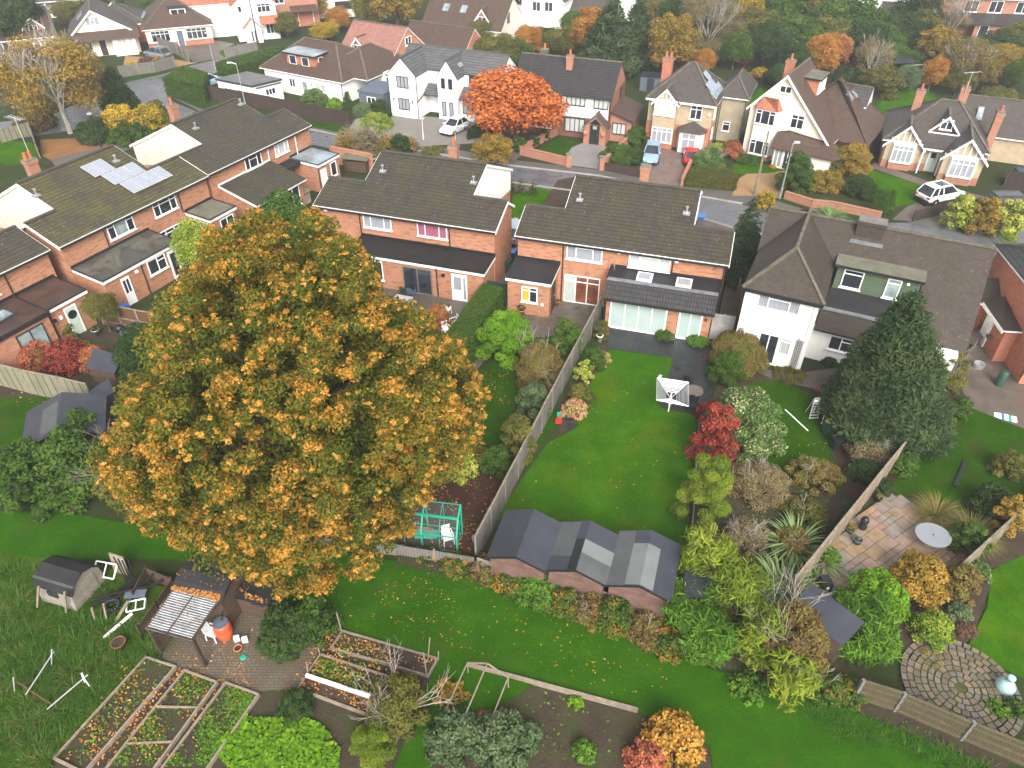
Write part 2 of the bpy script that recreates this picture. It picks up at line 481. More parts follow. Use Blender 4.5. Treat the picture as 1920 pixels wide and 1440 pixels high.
M['shed_grey'] = boards("pale_grey_boards", (0.256, 0.232, 0.192), (0.304, 0.276, 0.232), 0.14, True, (0.176, 0.16, 0.128), 0.6)
M['shed_brown'] = boards("brown_shed_boards", (0.09, 0.055, 0.04), (0.11, 0.07, 0.05), 0.14, True)
M['concrete'] = plain("concrete", (0.145, 0.141, 0.125), 0.9, 0.2, 0.15, 3, dirt=((0.0806, 0.0806, 0.0605), 0.5))
M['steel'] = plain("galvanised_steel", (0.45, 0.46, 0.47), 0.35, 0.5, 0.1, 2, 0.6)
M['ali'] = plain("aluminium", (0.62, 0.62, 0.63), 0.35, 0.5, 0.08, 2, 0.5)
M['terra'] = plain("terracotta", (0.45, 0.17, 0.08), 0.85, 0.2, 0.2, 5)
M['pot_red'] = plain("orange_chimney_pot", (0.385, 0.119, 0.049), 0.8, 0.2, 0.2, 5)
M['grn_pl'] = plain("dark_green_plastic", (0.018, 0.05, 0.035), 0.45, 0.4, 0.1)
M['blue_pl'] = plain("blue_plastic", (0.03, 0.16, 0.5), 0.4, 0.4, 0.1)
M['red_pl'] = plain("red_plastic", (0.55, 0.025, 0.02), 0.35, 0.4, 0.1)
M['orange_pl'] = plain("orange_barrel_plastic", (0.52, 0.085, 0.03), 0.4, 0.4, 0.1)
M['yellow_pl'] = plain("yellow_plastic", (0.5, 0.42, 0.06), 0.4, 0.4, 0.1)
M['grn_frame'] = plain("green_aluminium", (0.02, 0.3, 0.19), 0.4, 0.4, 0.1)
M['sage'] = plain("sage_paint", (0.46, 0.55, 0.46), 0.5, 0.3, 0.05)
M['table'] = plain("grey_glass_tabletop", (0.21, 0.225, 0.24), 0.15, 0.5, 0.06)
M['wicker'] = plain("brown_slatted_wood", (0.14, 0.115, 0.1), 0.7, 0.2, 0.2, 6)
M['soil'] = ground_mat("garden_soil", [(0.3, (0.03, 0.0216, 0.0162)), (0.55, (0.057, 0.042, 0.0312)), (0.75, (0.084, 0.066, 0.051))], 1.5, 16, 0.95, 0.8)
M['soil_red'] = ground_mat("bark_mulch", [(0.3, (0.03, 0.015, 0.0108)), (0.6, (0.066, 0.033, 0.0228)), (0.8, (0.096, 0.054, 0.036))], 1.5, 20, 0.95, 0.9)
M['soil_weedy'] = ground_mat("weedy_soil", [(0.3, (0.027, 0.0198, 0.015)), (0.5, (0.051, 0.039, 0.027)), (0.6, (0.042, 0.051, 0.018)), (0.75, (0.033, 0.06, 0.015))], 1.1, 9, 0.95, 0.8, fine=0.45)
M['lawn'] = ground_mat("bright_lawn", [(0.3, (0.0185, 0.0569, 0.0013)), (0.5, (0.0277, 0.0896, 0.00194)), (0.62, (0.0422, 0.117, 0.00292)), (0.75, (0.0627, 0.125, 0.00486))], 0.6, 9, 0.9, 0.7, blotch=((0.075, 0.105, 0.004), 0.45, 0.5, 0.45), spec=0.0, fine=0.4)
M['lawn_dark'] = ground_mat("damp_lawn", [(0.3, (0.0121, 0.039, 0.00134)), (0.5, (0.0194, 0.057, 0.00193)), (0.65, (0.0303, 0.0731, 0.00268)), (0.8, (0.0484, 0.0696, 0.00521))], 0.9, 12, 0.9, 0.7, blotch=((0.05, 0.045, 0.02), 0.6, 0.55, 0.55), spec=0.0, fine=0.45)
M['lawn_strip'] = ground_mat("mown_strip", [(0.28, (0.0145, 0.0531, 0.00194)), (0.5, (0.0218, 0.0744, 0.00259)), (0.66, (0.0343, 0.0987, 0.00356)), (0.8, (0.0561, 0.0987, 0.00567))], 0.7, 11, 0.9, 0.8, blotch=((0.05, 0.055, 0.012), 0.6, 0.56, 0.5), spec=0.0, fine=0.45)
M['rough'] = ground_mat("rough_grass", [(0.3, (0.0198, 0.0396, 0.00378)), (0.48, (0.0363, 0.0693, 0.00594)), (0.6, (0.0594, 0.0858, 0.00945)), (0.75, (0.099, 0.0858, 0.0162))], 0.8, 8, 0.95, 1.0, spec=0.0, fine=0.5)
M['ground'] = ground_mat("garden_ground", [(0.3, (0.02, 0.02, 0.01)), (0.47, (0.03, 0.035, 0.0125)), (0.58, (0.0225, 0.0425, 0.01)), (0.72, (0.05, 0.0425, 0.025))], 0.25, 6, 0.95, 0.6, fine=0.4)
M['asphalt'] = ground_mat("wet_asphalt", [(0.35, (0.0765, 0.0765, 0.0828)), (0.65, (0.117, 0.117, 0.124))], 0.5, 25, 0.4, 0.15, 0.45, fine=0.3, rstops=[(0.4, 0.2), (0.62, 0.5)])
M['pave'] = ground_mat("damp_tarmac", [(0.35, (0.07, 0.0644, 0.0595)), (0.65, (0.105, 0.0966, 0.0875))], 0.6, 22, 0.55, 0.2, 0.35, blotch=((0.112, 0.0595, 0.0315), 0.35, 0.6, 0.6), fine=0.35)
M['kerb'] = plain("kerb_stone", (0.26, 0.25, 0.23), 0.8, 0.2, 0.2, 2)
M['gravel'] = ground_mat("golden_gravel", [(0.3, (0.21, 0.126, 0.0595)), (0.6, (0.294, 0.189, 0.098)), (0.8, (0.35, 0.252, 0.154))], 0.6, 20, 0.9, 0.5, fine=0.6)
M['shingle'] = ground_mat("grey_shingle", [(0.3, (0.143, 0.13, 0.114)), (0.7, (0.215, 0.202, 0.182))], 0.5, 18, 0.8, 0.5, fine=0.6)
M['stoneslab'] = wet_slab("grey_stone_slabs", [(0.09, 0.075, 0.057), (0.114, 0.096, 0.075), (0.066, 0.057, 0.045)], 0.6, 0.6, (0.036, 0.036, 0.024), moss=(0.042, 0.045, 0.021))
M['slate'] = wet_slab("dark_slate_slabs", [(0.0144, 0.0171, 0.0216), (0.0225, 0.0252, 0.0297), (0.027, 0.027, 0.0248)], 0.6, 0.6, (0.009, 0.0099, 0.0113), moss=(0.0203, 0.0203, 0.0135))
M['brickpave'] = wet_slab("block_paving", [(0.14, 0.0875, 0.0735), (0.175, 0.115, 0.098), (0.119, 0.084, 0.07)], 0.2, 0.1, (0.07, 0.049, 0.042), 0.006)
M['yardblock'] = wet_slab("yard_paving", [(0.102, 0.084, 0.06), (0.126, 0.105, 0.078), (0.09, 0.069, 0.048)], 0.22, 0.12, (0.036, 0.036, 0.021), 0.012)
M['greydrive'] = ground_mat("grey_stone_drive", [(0.3, (0.143, 0.135, 0.131)), (0.7, (0.225, 0.217, 0.21))], 0.6, 16, 0.5, 0.2, 0.4)
M['oldcon'] = ground_mat("old_concrete", [(0.3, (0.0715, 0.0553, 0.0455)), (0.55, (0.104, 0.0845, 0.0715)), (0.75, (0.137, 0.117, 0.101))], 0.7, 14, 0.5, 0.2, 0.4, blotch=((0.0455, 0.039, 0.0228), 0.5, 0.52, 0.6), fine=0.35)
M['water'] = plain("frosted_plastic", (0.3, 0.45, 0.45), 0.2, 0.5, 0.15, 4)
M['leaf_litter'] = leafmat("fallen_leaf", [(0.0, (0.16, 0.06, 0.02)), (0.4, (0.36, 0.13, 0.03)), (0.7, (0.48, 0.22, 0.05)), (1.0, (0.46, 0.3, 0.16))], 0.0)

# ---------------------------------------------------------------- ground, roads, lawns, paved areas
g_ = MB(); g_.face([(-420, -40, 0), (420, -40, 0), (420, 520, 0), (-420, 520, 0)])
struct(g_.build("ground", M['ground']))
_lay = []
def sheet(name, mat, px, smooth=0):
 """flat area of the ground, its outline picked from the photograph, each a few mm above the last"""
 P = [G(*p) for p in px]
 bb = (min(p[0] for p in P), max(p[0] for p in P), min(p[1] for p in P), max(p[1] for p in P))
 lv = 1 + max([l for b, l in _lay if b[0] < bb[1] and bb[0] < b[1] and b[2] < bb[3] and bb[2] < b[3]], default=0)
 _lay.append((bb, lv))
 z = 0.004 * lv
 if smooth:
  for _ in range(smooth):
   Q = []
   for i in range(len(P)):
    a, b = P[i], P[(i + 1) % len(P)]
    Q += [(a[0] * .75 + b[0] * .25, a[1] * .75 + b[1] * .25), (a[0] * .25 + b[0] * .75, a[1] * .25 + b[1] * .75)]
   P = Q
 a = sum(P[i][0] * P[i - 1][1] - P[i - 1][0] * P[i][1] for i in range(len(P)))
 if a > 0: P = P[::-1]
 m = MB(); m.face([(x, y, z) for x, y in P])
 return struct(m.build(name, mat))
def band(name, mat, px, w, z0, z1, world=False):
 """a kerb, wall or edging of width w along a line"""
 P = px if world else [G(*p) for p in px]
 m = MB()
 for a, b in zip(P[:-1], P[1:]):
  m.bar((a[0], a[1], (z0 + z1) / 2), (b[0], b[1], (z0 + z1) / 2), w, z1 - z0)
 return m.build(name, mat)

sheet("road", M['asphalt'], [(180, 176), (245, 152), (305, 139), (365, 121), (420, 108), (470, 92), (500, 100), (420, 132), (330, 160), (318, 188), (380, 214), (480, 228), (590, 246), (700, 270), (830, 292), (964, 313), (1120, 331), (1318, 371), (1392, 384), (1560, 418), (1700, 418), (1860, 402), (1990, 440), (1990, 500), (1740, 470), (1540, 468), (1385, 431), (1325, 412), (1120, 364), (964, 343), (830, 322), (700, 298), (600, 274), (450, 245), (330, 232), (230, 228), (100, 250), (-40, 270), (-40, 235), (100, 215)])
sheet("pavement", M['pave'], [(318, 180), (380, 205), (480, 217), (590, 234), (660, 240), (720, 262), (830, 276), (964, 300), (1120, 318), (1318, 352), (1400, 362), (1420, 366), (1560, 408), (1560, 416), (1392, 382), (1318, 369), (1120, 329), (964, 311), (830, 290), (700, 268), (590, 244), (480, 226), (380, 212)])
struct(band("kerb", M['kerb'], [(380, 213), (480, 227), (590, 245), (700, 269), (830, 291), (964, 312), (1120, 330), (1318, 370), (1392, 383)], 0.14, 0.0, 0.12))
struct(band("kerb", M['kerb'], [(1560, 469), (1385, 432), (1325, 413), (1120, 365), (964, 344), (830, 323), (700, 299)], 0.14, 0.0, 0.12))
sheet("pavement", M['pave'], [(1120, 366), (1325, 414), (1385, 433), (1385, 450), (1320, 432), (1115, 382), (964, 360), (964, 346)])
sheet("verge", M['lawn_dark'], [(240, 152), (300, 138), (300, 132), (240, 143)])
sheet("verge", M['lawn_dark'], [(330, 176), (400, 200), (560, 226), (660, 238), (700, 252), (690, 258), (560, 234), (400, 208)])
sheet("driveway", M['shingle'], [(680, 205), (735, 214), (890, 225), (950, 236), (905, 268), (780, 275), (690, 262), (655, 240)])
sheet("driveway", M['pave'], [(905, 270), (950, 238), (1010, 236), (1055, 240), (980, 290), (965, 302), (900, 296)])
sheet("front_lawn", M['lawn_dark'], [(997, 289), (1047, 258), (1095, 268), (1070, 275), (1061, 296)])
sheet("driveway", M['greydrive'], [(1064, 310), (1062, 292), (1072, 277), (1095, 267), (1140, 276), (1125, 318)])
sheet("driveway", M['brickpave'], [(1213, 345), (1225, 285), (1250, 278), (1285, 292), (1310, 300), (1282, 350)])
sheet("front_lawn", M['lawn'], [(1360, 324), (1385, 302), (1440, 308), (1470, 320), (1440, 326), (1390, 327)], 1)
sheet("driveway", M['gravel'], [(1372, 368), (1385, 335), (1400, 326), (1440, 325), (1472, 320), (1475, 345), (1460, 372), (1415, 367)])
sheet("front_lawn", M['lawn'], [(1630, 318), (1740, 350), (1730, 378), (1680, 388), (1600, 352)])
sheet("garden_path", M['oldcon'], [(1640, 305), (1755, 345), (1850, 370), (1850, 378), (1740, 352), (1632, 314)])
sheet("driveway", M['oldcon'], [(1673, 412), (1700, 388), (1725, 378), (1780, 352), (1830, 370), (1780, 395), (1715, 405), (1708, 415)])
sheet("side_road", M['pave'], [(1700, 418), (1790, 398), (1850, 388), (1990, 400), (1990, 432), (1860, 404), (1800, 420), (1740, 430)])
sheet("back_lawn", M['lawn'], [(1625, 215), (1680, 165), (1740, 165), (1760, 190), (1745, 220), (1660, 250)])
sheet("back_lawn", M['lawn'], [(1405, 190), (1425, 165), (1450, 172), (1430, 205)])
sheet("front_lawn", M['lawn'], [(40, 90), (90, 85), (150, 92), (120, 100), (50, 102)])
sheet("front_lawn", M['lawn'], [(400, 105), (430, 88), (450, 82), (440, 98), (420, 108)])
sheet("driveway", M['oldcon'], [(365, 118), (320, 82), (400, 75), (440, 82), (410, 98), (420, 108)])
sheet("driveway", M['gravel'], [(230, 128), (235, 105), (280, 108), (330, 112), (370, 118), (330, 126)])
sheet("grass_corner", M['lawn'], [(-30, 300), (0, 262), (60, 268), (75, 300), (20, 310)])
sheet("leaf_strewn_path", ground_mat("leafy_verge", [(0.35, (0.16, 0.075, 0.03)), (0.6, (0.22, 0.11, 0.045))], 0.6, 14), [(75, 262), (180, 258), (240, 275), (170, 285), (95, 300), (78, 292)])
sheet("pavement", M['pave'], [(95, 300), (240, 262), (330, 236), (340, 246), (260, 275), (110, 320)])
sheet("grass_corner", M['lawn'], [(955, 420), (962, 366), (1010, 352), (1040, 360), (1000, 420)])
sheet("driveway", M['greydrive'], [(925, 470), (962, 420), (1005, 405), (990, 470)])
sheet("flower_bed", M['soil'], [(1010, 395), (1045, 338), (1085, 330), (1075, 380)])
# back gardens
sheet("garden_earth", M['soil_weedy'], [(-60, 660), (60, 640), (200, 600), (330, 560), (600, 520), (700, 560), (700, 700), (560, 900), (430, 960), (240, 900), (-60, 760)])
sheet("garden_lawn", M['lawn_dark'], [(-60, 745), (120, 745), (240, 820), (180, 900), (-60, 860)])
sheet("patio", M['stoneslab'], [(660, 535), (935, 535), (905, 600), (830, 655), (760, 660), (660, 650)])
sheet("patio", M['stoneslab'], [(945, 555), (1128, 570), (1106, 640), (1060, 632), (985, 632), (955, 610)])
sheet("garden_lawn", M['lawn_dark'], [(868, 705), (905, 690), (960, 645), (1060, 625), (1105, 640), (1040, 800), (985, 880), (930, 905), (880, 860)])
sheet("garden_path", M['oldcon'], [(855, 718), (905, 660), (915, 668), (872, 722)])
sheet("leaf_strewn_bed", M['soil_red'], [(700, 900), (880, 860), (985, 880), (935, 970), (890, 1050), (700, 1010)])
sheet("side_path", M['oldcon'], [(1335, 650), (1375, 470), (1398, 470), (1388, 560), (1370, 655)])
sheet("side_path", M['oldcon'], [(930, 555), (958, 440), (968, 440), (950, 560)])
sheet("flower_bed", M['soil'], [(1100, 660), (1143, 640), (1143, 660), (1105, 745), (1085, 790), (1050, 815), (1045, 760)])
sheet("lawn", M['lawn'], [(1143, 655), (1262, 672), (1240, 762), (1308, 780), (1300, 870), (1292, 1000), (1276, 1045), (1100, 1000), (925, 975), (1028, 830), (1072, 808), (1090, 760), (1112, 710)])
sheet("patio", M['slate'], [(1136, 612), (1350, 640), (1352, 690), (1318, 782), (1236, 764), (1262, 671), (1141, 654)])
sheet("flower_bed", M['soil_weedy'], [(1310, 790), (1360, 700), (1430, 690), (1480, 740), (1430, 860), (1520, 900), (1590, 940), (1480, 1110), (1360, 1060), (1285, 1040), (1300, 880)])
sheet("garden_lawn", M['lawn_dark'], [(1400, 720), (1450, 715), (1560, 745), (1575, 800), (1550, 870), (1500, 895), (1440, 880), (1420, 800)])
sheet("garden_path", M['oldcon'], [(1400, 690), (1500, 700), (1640, 680), (1700, 690), (1650, 745), (1560, 738), (1450, 712)])
sheet("mulch_bed", M['soil_red'], [(1560, 820), (1600, 800), (1690, 850), (1700, 880), (1650, 940), (1590, 930)])
sheet("garden_earth", M['soil_weedy'], [(1700, 690), (1800, 650), (1830, 790), (1760, 900), (1680, 930), (1690, 860)])
sheet("garden_lawn", M['lawn_dark'], [(1665, 915), (1720, 870), (1770, 775), (1830, 770), (1990, 815), (1990, 960), (1860, 965), (1720, 945)])
sheet("back_yard", M['oldcon'], [(1790, 700), (1840, 620), (1990, 680), (1990, 830), (1880, 790), (1818, 765)])
sheet("flower_bed", M['soil_weedy'], [(1780, 1010), (1850, 960), (1990, 900), (1990, 1040), (1840, 1070), (1800, 1060)])
sheet("garden_lawn", M['lawn'], [(1858, 1070), (1990, 1010), (1990, 1300), (1905, 1268), (1812, 1215), (1850, 1140)])
sheet("flower_bed", M['soil'], [(1740, 1060), (1840, 1050), (1856, 1100), (1822, 1200), (1730, 1240), (1640, 1180)])
sheet("allotment_soil", M['soil_weedy'], [(500, 1180), (640, 1170), (830, 1236), (1200, 1330), (1330, 1400), (1360, 1560), (40, 1560), (110, 1420), (290, 1232)])
sheet("mown_grass", M['lawn_strip'], [(-60, 960), (120, 960), (330, 1000), (480, 1010), (760, 1055), (930, 1100), (1180, 1190), (1330, 1255), (1560, 1320), (1760, 1400), (1990, 1510), (1990, 1600), (1360, 1600), (1330, 1400), (1196, 1336), (1000, 1284), (830, 1395), (760, 1560), (690, 1560), (800, 1290), (822, 1240), (640, 1178), (470, 1120), (330, 1050), (-60, 1050)])
sheet("rough_grass_ground", M['rough'], [(-80, 1030), (190, 1060), (330, 1110), (310, 1200), (272, 1230), (100, 1420), (60, 1560), (-120, 1560)])
sheet("yard", M['yardblock'], [(305, 1236), (318, 1185), (400, 1120), (470, 1150), (560, 1180), (600, 1220), (560, 1290), (480, 1300), (420, 1282), (330, 1252)])
sheet("hedge_bank", M['soil_weedy'], [(760, 1020), (900, 1060), (1200, 1130), (1480, 1130), (1600, 1200), (1640, 1290), (1900, 1420), (1880, 1450), (1560, 1318), (1330, 1245), (1180, 1188), (930, 1096), (740, 1060)])

# sandstone patio: every flag of stone is drawn as its own face of one paved sheet
def inside(x, y, P):
 c = False
 for i in range(len(P)):
  (xa, ya), (xb, yb) = P[i], P[i - 1]
  if (ya > y) != (yb > y) and x < (xb - xa) * (y - ya) / (yb - ya) + xa: c = not c
 return c
sheet("patio_bed", M['soil'], [(1590, 985), (1662, 925), (1725, 940), (1800, 1008), (1840, 1030), (1690, 1130), (1610, 1220), (1480, 1130)])
def flags():
 reg = [G(*p) for p in [(1590, 985), (1662, 925), (1725, 942), (1795, 1005), (1835, 1030), (1790, 1065), (1700, 1120), (1650, 1200), (1600, 1215), (1490, 1125)]]
 a0 = Vector((*G(1560, 1095), 0)); a1 = Vector((*G(1700, 995), 0))
 u = (a1 - a0).normalized(); v = Vector((u.y, -u.x, 0))
 m = MB(); rr = random.Random(5)
 nu, nv = 40, 40
 c = 0.3
 used = [[0] * nv for _ in range(nu)]
 for i in range(nu):
  for j in range(nv):
   if used[i][j]: continue
   w, h = rr.choice([(3, 2), (2, 2), (2, 3), (2, 1), (1, 2), (3, 2), (2, 2)])
   while w > 1 and (i + w > nu or any(used[i + k][j] for k in range(w))): w -= 1
   while h > 1 and (j + h > nv or any(used[i + a][j + k] for k in range(h) for a in range(w))): h -= 1
   for a in range(w):
    for k in range(h): used[i + a][j + k] = 1
   q = [a0 + u * ((i + x) * c - 5 + dx) + v * ((j + y) * c - 6 + dy) for x, y, dx, dy in ((0, 0, .012, .012), (w, 0, -.012, .012), (w, h, -.012, -.012), (0, h, .012, -.012))]
   ce = sum(q, Vector()) / 4
   if not inside(ce.x, ce.y, reg): continue
   m.extr([p + Vector((0, 0, .09 + rr.uniform(-.003, .003))) for p in q], (0, 0, -.05), rr.randrange(5))
 mats = [plain("flag_" + n, c, 0.3, 0.5, 0.25, 2.0, dirt=((0.13, 0.08, 0.04), 0.5)) for n, c in (("buff", (0.27, 0.2, 0.14)), ("pink", (0.25, 0.17, 0.13)), ("grey", (0.2, 0.175, 0.145)), ("gold", (0.26, 0.175, 0.1)), ("tan", (0.22, 0.16, 0.115)))]
 o = struct(m.build("patio", mats))
 return o
flags()
def round_patio():
 cx, cy = G(1800, 1292)
 m = MB(); rr = random.Random(3)
 r = 0.22
 for k in range(8):
  r2 = r + 0.24
  n = max(6, int(2 * math.pi * r2 / 0.33))
  for i in range(n):
   t0, t1 = 2 * math.pi * (i + .05 + rr.uniform(0, .09)) / n, 2 * math.pi * (i + .95 - rr.uniform(0, .09)) / n
   ra, rb = r + rr.uniform(.01, .04), r2 - rr.uniform(.01, .04)
   q = [(cx + q_ * math.cos(t), cy + q_ * math.sin(t), .11 + rr.uniform(0, .004)) for q_, t in ((ra, t0), (rb, t0), (rb, (t0 + t1) / 2), (rb, t1), (ra, t1))]
   m.extr(q, (0, 0, -.05), rr.randrange(3))
  r = r2
 mats = [plain("sett_" + n, c, 0.45, 0.4, 0.25, 3, dirt=((0.07, 0.075, 0.03), 0.6)) for n, c in (("tan", (0.16, 0.12, 0.08)), ("brown", (0.12, 0.09, 0.065)), ("grey", (0.125, 0.11, 0.09)))]
 struct(m.build("round_patio", mats))
 sheet("patio_edge", ground_mat("mossy_joints", [(0.35, (0.04, 0.055, 0.015)), (0.65, (0.07, 0.075, 0.03))], 2, 12), [(1690, 1260), (1740, 1225), (1810, 1215), (1880, 1250), (1900, 1310), (1870, 1370), (1780, 1370), (1710, 1320)], 1)
round_patio()

# ---------------------------------------------------------------- house kit
class PL:
 """a wall plane of a house: o = a point (u, v), t = direction along the wall seen from outside left to right"""
 def __init__(s, o, t):
  L = math.hypot(*t); s.o = o; s.t = (t[0] / L, t[1] / L); s.n = (s.t[1], -s.t[0])
 def p(s, a, z, d=0.0):
  return (s.o[0] + s.t[0] * a + s.n[0] * d, s.o[1] + s.t[1] * a + s.n[1] * d, z)
 def box(s, m, a0, a1, z0, z1, d0, d1, mi=0):
  q = [s.p(a0, z0, d0)[:2], s.p(a1, z0, d0)[:2], s.p(a1, z0, d1)[:2], s.p(a0, z0, d1)[:2]]
  m.prism(q, z0, z1, mi)
def rear(v=0.0): return PL((0, v), (1, 0))
def right(u): return PL((u, 0), (0, 1))
def left(u): return PL((u, 0), (0, -1))

def window(root, pl, a0, a1, z0, z1, cols=(1,), tops=(), frame='white', glass='glass', sill=True, fw=0.06, transom=None, gl=None, name="window"):
 """frame with mullions (cols = relative widths), a transom over the columns listed in tops; one pane mesh, a sill"""
 f = MB(); g = MB()
 pl.box(f, a0, a1, z0, z0 + fw, 0.003, .07); pl.box(f, a0, a1, z1 - fw, z1, 0.003, .07)
 pl.box(f, a0, a0 + fw, z0 + fw, z1 - fw, 0.003, .07); pl.box(f, a1 - fw, a1, z0 + fw, z1 - fw, 0.003, .07)
 tot = sum(cols); x = a0 + fw; W = a1 - a0 - 2 * fw
 tz = z1 - (z1 - z0) * 0.3 if transom is None else transom
 for k, c in enumerate(cols):
  w = W * c / tot
  if k < len(cols) - 1: pl.box(f, x + w - .03, x + w + .03, z0 + fw, z1 - fw, 0.003, .066)
  if k in tops: pl.box(f, x + .0, x + w - .03, tz - .025, tz + .025, 0.003, .062)
  g.face([pl.p(x, z0 + fw, .022), pl.p(x + w, z0 + fw, .022), pl.p(x + w, z1 - fw, .022), pl.p(x, z1 - fw, .022)], (gl[k] if gl else 0))
  x += w
 fo = f.build(name, M[frame], root)
 gs = glass if isinstance(glass, (list, tuple)) else [glass]
 g.build("pane", [M[x] for x in gs], fo)
 if sill:
  s_ = MB(); pl.box(s_, a0 - .06, a1 + .06, z0 - .06, z0 - .002, 0.003, .13); s_.build("sill", M['white' if frame == 'white' else 'concrete'], fo)
 return fo
def door(root, pl, a0, a1, z0, z1, panel='white', frame='white', panes=(), glass='glass', handle=True, name="door", label=None):
 f = MB()
 pl.box(f, a0, a0 + .07, z0, z1, .003, .07); pl.box(f, a1 - .07, a1, z0, z1, .003, .07); pl.box(f, a0 + .07, a1 - .07, z1 - .07, z1, .003, .07)
 pl.box(f, a0 + .07, a1 - .07, z0, z1 - .07, .003, .04, 1)
 o = f.build(name, [M[frame], M[panel]], root)
 if label: o["label"] = label
 w, h = a1 - a0, z1 - z0
 if panes:
  g = MB()
  for x0, x1, y0, y1 in panes: pl.box(g, a0 + w * x0, a0 + w * x1, z0 + h * y0, z0 + h * y1, .041, .048)
  g.build("pane", M[glass], o)
 if handle:
  k = MB(); pl.box(k, a1 - .17, a1 - .13, z0 + h * .45, z0 + h * .5, .041, .08); k.build("handle", M['steel'], o)
 return o
def pipe(root, pts, r=.04, mat='black', name="downpipe"):
 m = MB(); m.path(pts, r, 6); return m.build(name, M[mat], root)
def gutter(root, p, q, mat='black', r=.06):
 m = MB(); m.bar(p, q, r * 2, r * 1.6); return m.build("gutter", M[mat], root)
def fascia(root, p, q, h=.18, mat='fascia', w=.03):
 m = MB(); m.bar(p, q, w, h); return m.build("fascia", M[mat], root)
def chimney(root, u, v, z0, z1, w=.75, d=.5, mat='brick_red', pots=2, parent=None, top=None):
 m = MB(); m.box(u - w / 2, u + w / 2, v - d / 2, v + d / 2, z0, z1 - .3); m.box(u - w / 2 - .05, u + w / 2 + .05, v - d / 2 - .05, v + d / 2 + .05, z1 - .298, z1 - .1)
 m.box(u - w / 2 - .02, u + w / 2 + .02, v - d / 2 - .02, v + d / 2 + .02, z1 - .098, z1, 1)
 o = m.build("chimney", [M[mat], M['concrete']], parent or root)
 for k in range(pots):
  x = u + (k - (pots - 1) / 2) * w * .5
  p = MB(); p.lathe([(.13, z1 + .002), (.12, z1 + .1), (.1, z1 + .38), (.125, z1 + .4), (.125, z1 + .46), (.08, z1 + .46)], 8, (x, v)); p.build("chimney_pot", M['pot_red'], root if not parent else o)
 return o
def vent(root, u, v, z):
 m = MB(); m.box(u - .22, u + .22, v - .18, v + .2, z - .06, z + .05); m.tube((u, v, z), (u, v, z + .38), .055, 8); m.tube((u, v, z + .38), (u, v, z + .46), .1, 8)
 m.tube((u - .16, v, z + .02), (u - .16, v, z + .16), .04, 6)
 return m.build("flue_vent", M['steel'], root)
def roof(root, mat, planes, th=.1, edge='fascia', ridges=(), hips=(), rmat='ridge', rr=.1, name="roof"):
 m = MB()
 for p in planes: m.slab(p, th, 0, 1)
 o = m.build(name, [M[mat], M[edge]], root)
 if ridges:
  k = MB()
  for a, b in ridges: k.bar((a[0], a[1], a[2] + .03), (b[0], b[1], b[2] + .03), rr * 2, .1)
  k.build("ridge_tiles", M[rmat], o)
 return o
def skylight(root, pts, mat='glass_l', fr='lead', proud=.08):
 """four corners on the roof plane"""
 P = [Vector(p) for p in pts]
 n = (P[1] - P[0]).cross(P[3] - P[0]).normalized()
 if n.z < 0: n = -n
 c = sum(P, Vector()) / 4
 m = MB(); m.extr([p + n * proud for p in P], -n * (proud + .02))
 o = m.build("roof_window", M[fr], root)
 g = MB(); g.face([(p - c) * .78 + c + n * (proud + .006) for p in P]); 
 g.build("pane", M[mat], o)
 return o
def flat_ext(root, u0, u1, v0, v1, h, wall='brick', top='felt', fas='fascia', slope=0.12, over=.12, name="extension", back=True, upst=True, edge='felt'):
 """single-storey flat-roofed extension standing against the wall at v1 (v0 < v1)"""
 m = MB(); m.prism([(u0, v0), (u1, v0), (u1, v1), (u0, v1)], 0, h - .12)
 w = m.build("extension_wall", M[wall], root)
 r = MB()
 r.slab([(u0 - over, v0 - over, h), (u1 + over, v0 - over, h), (u1 + over, v1, h + slope), (u0 - over, v1, h + slope)], .05)
 o = r.build("flat_roof", M[top], root)
 f = MB()
 f.extr([(u0 - over, v0 - over, h - .052), (u1 + over, v0 - over, h - .052), (u1 + over, v0 - over, h - .24), (u0 - over, v0 - over, h - .24)], (0, .03, 0))
 for u in (u0 - over, u1 + over - .03):
  f.extr([(u, v0 - over + .03, h - .052), (u, v1, h + slope - .052), (u, v1, h + slope - .24), (u, v0 - over + .03, h - .24)], (.03, 0, 0))
 f.build("fascia", M[fas], o)
 e = MB(); e.bar((u0 - over, v0 - over + .03, h + .02), (u1 + over, v0 - over + .03, h + .02), .08, .04)
 for u in (u0 - over + .03, u1 + over - .03): e.bar((u, v0 - over + .07, h + .02), (u, v1 - .02, h + slope + .02), .08, .04)
 if upst: e.extr([(u0 - over, v1 - .004, h + slope - .02), (u1 + over, v1 - .004, h + slope - .02), (u1 + over, v1 - .03, h + slope + .2), (u0 - over, v1 - .03, h + slope + .2)], (0, -.02, 0))
 e.build("roof_edge", M[edge], o)
 return w
def solar(root, f, cells, mat):
 """panels laid on a roof plane: f(a, b) gives a point of it"""
 for (a0, a1, b0, b1) in cells:
  P = [Vector(f(a, b)) for a, b in ((a0, b0), (a1, b0), (a1, b1), (a0, b1))]
  n = (P[1] - P[0]).cross(P[3] - P[0]).normalized()
  if n.z < 0: n = -n
  m = MB(); m.extr([p + n * .12 for p in P], -n * .04)
  o = m.build("solar_panel", M['ali'], root)
  c = sum(P, Vector()) / 4
  g = MB(); g.face([(p - c) * .92 + c + n * .126 for p in P]); g.build("cells", mat, o)

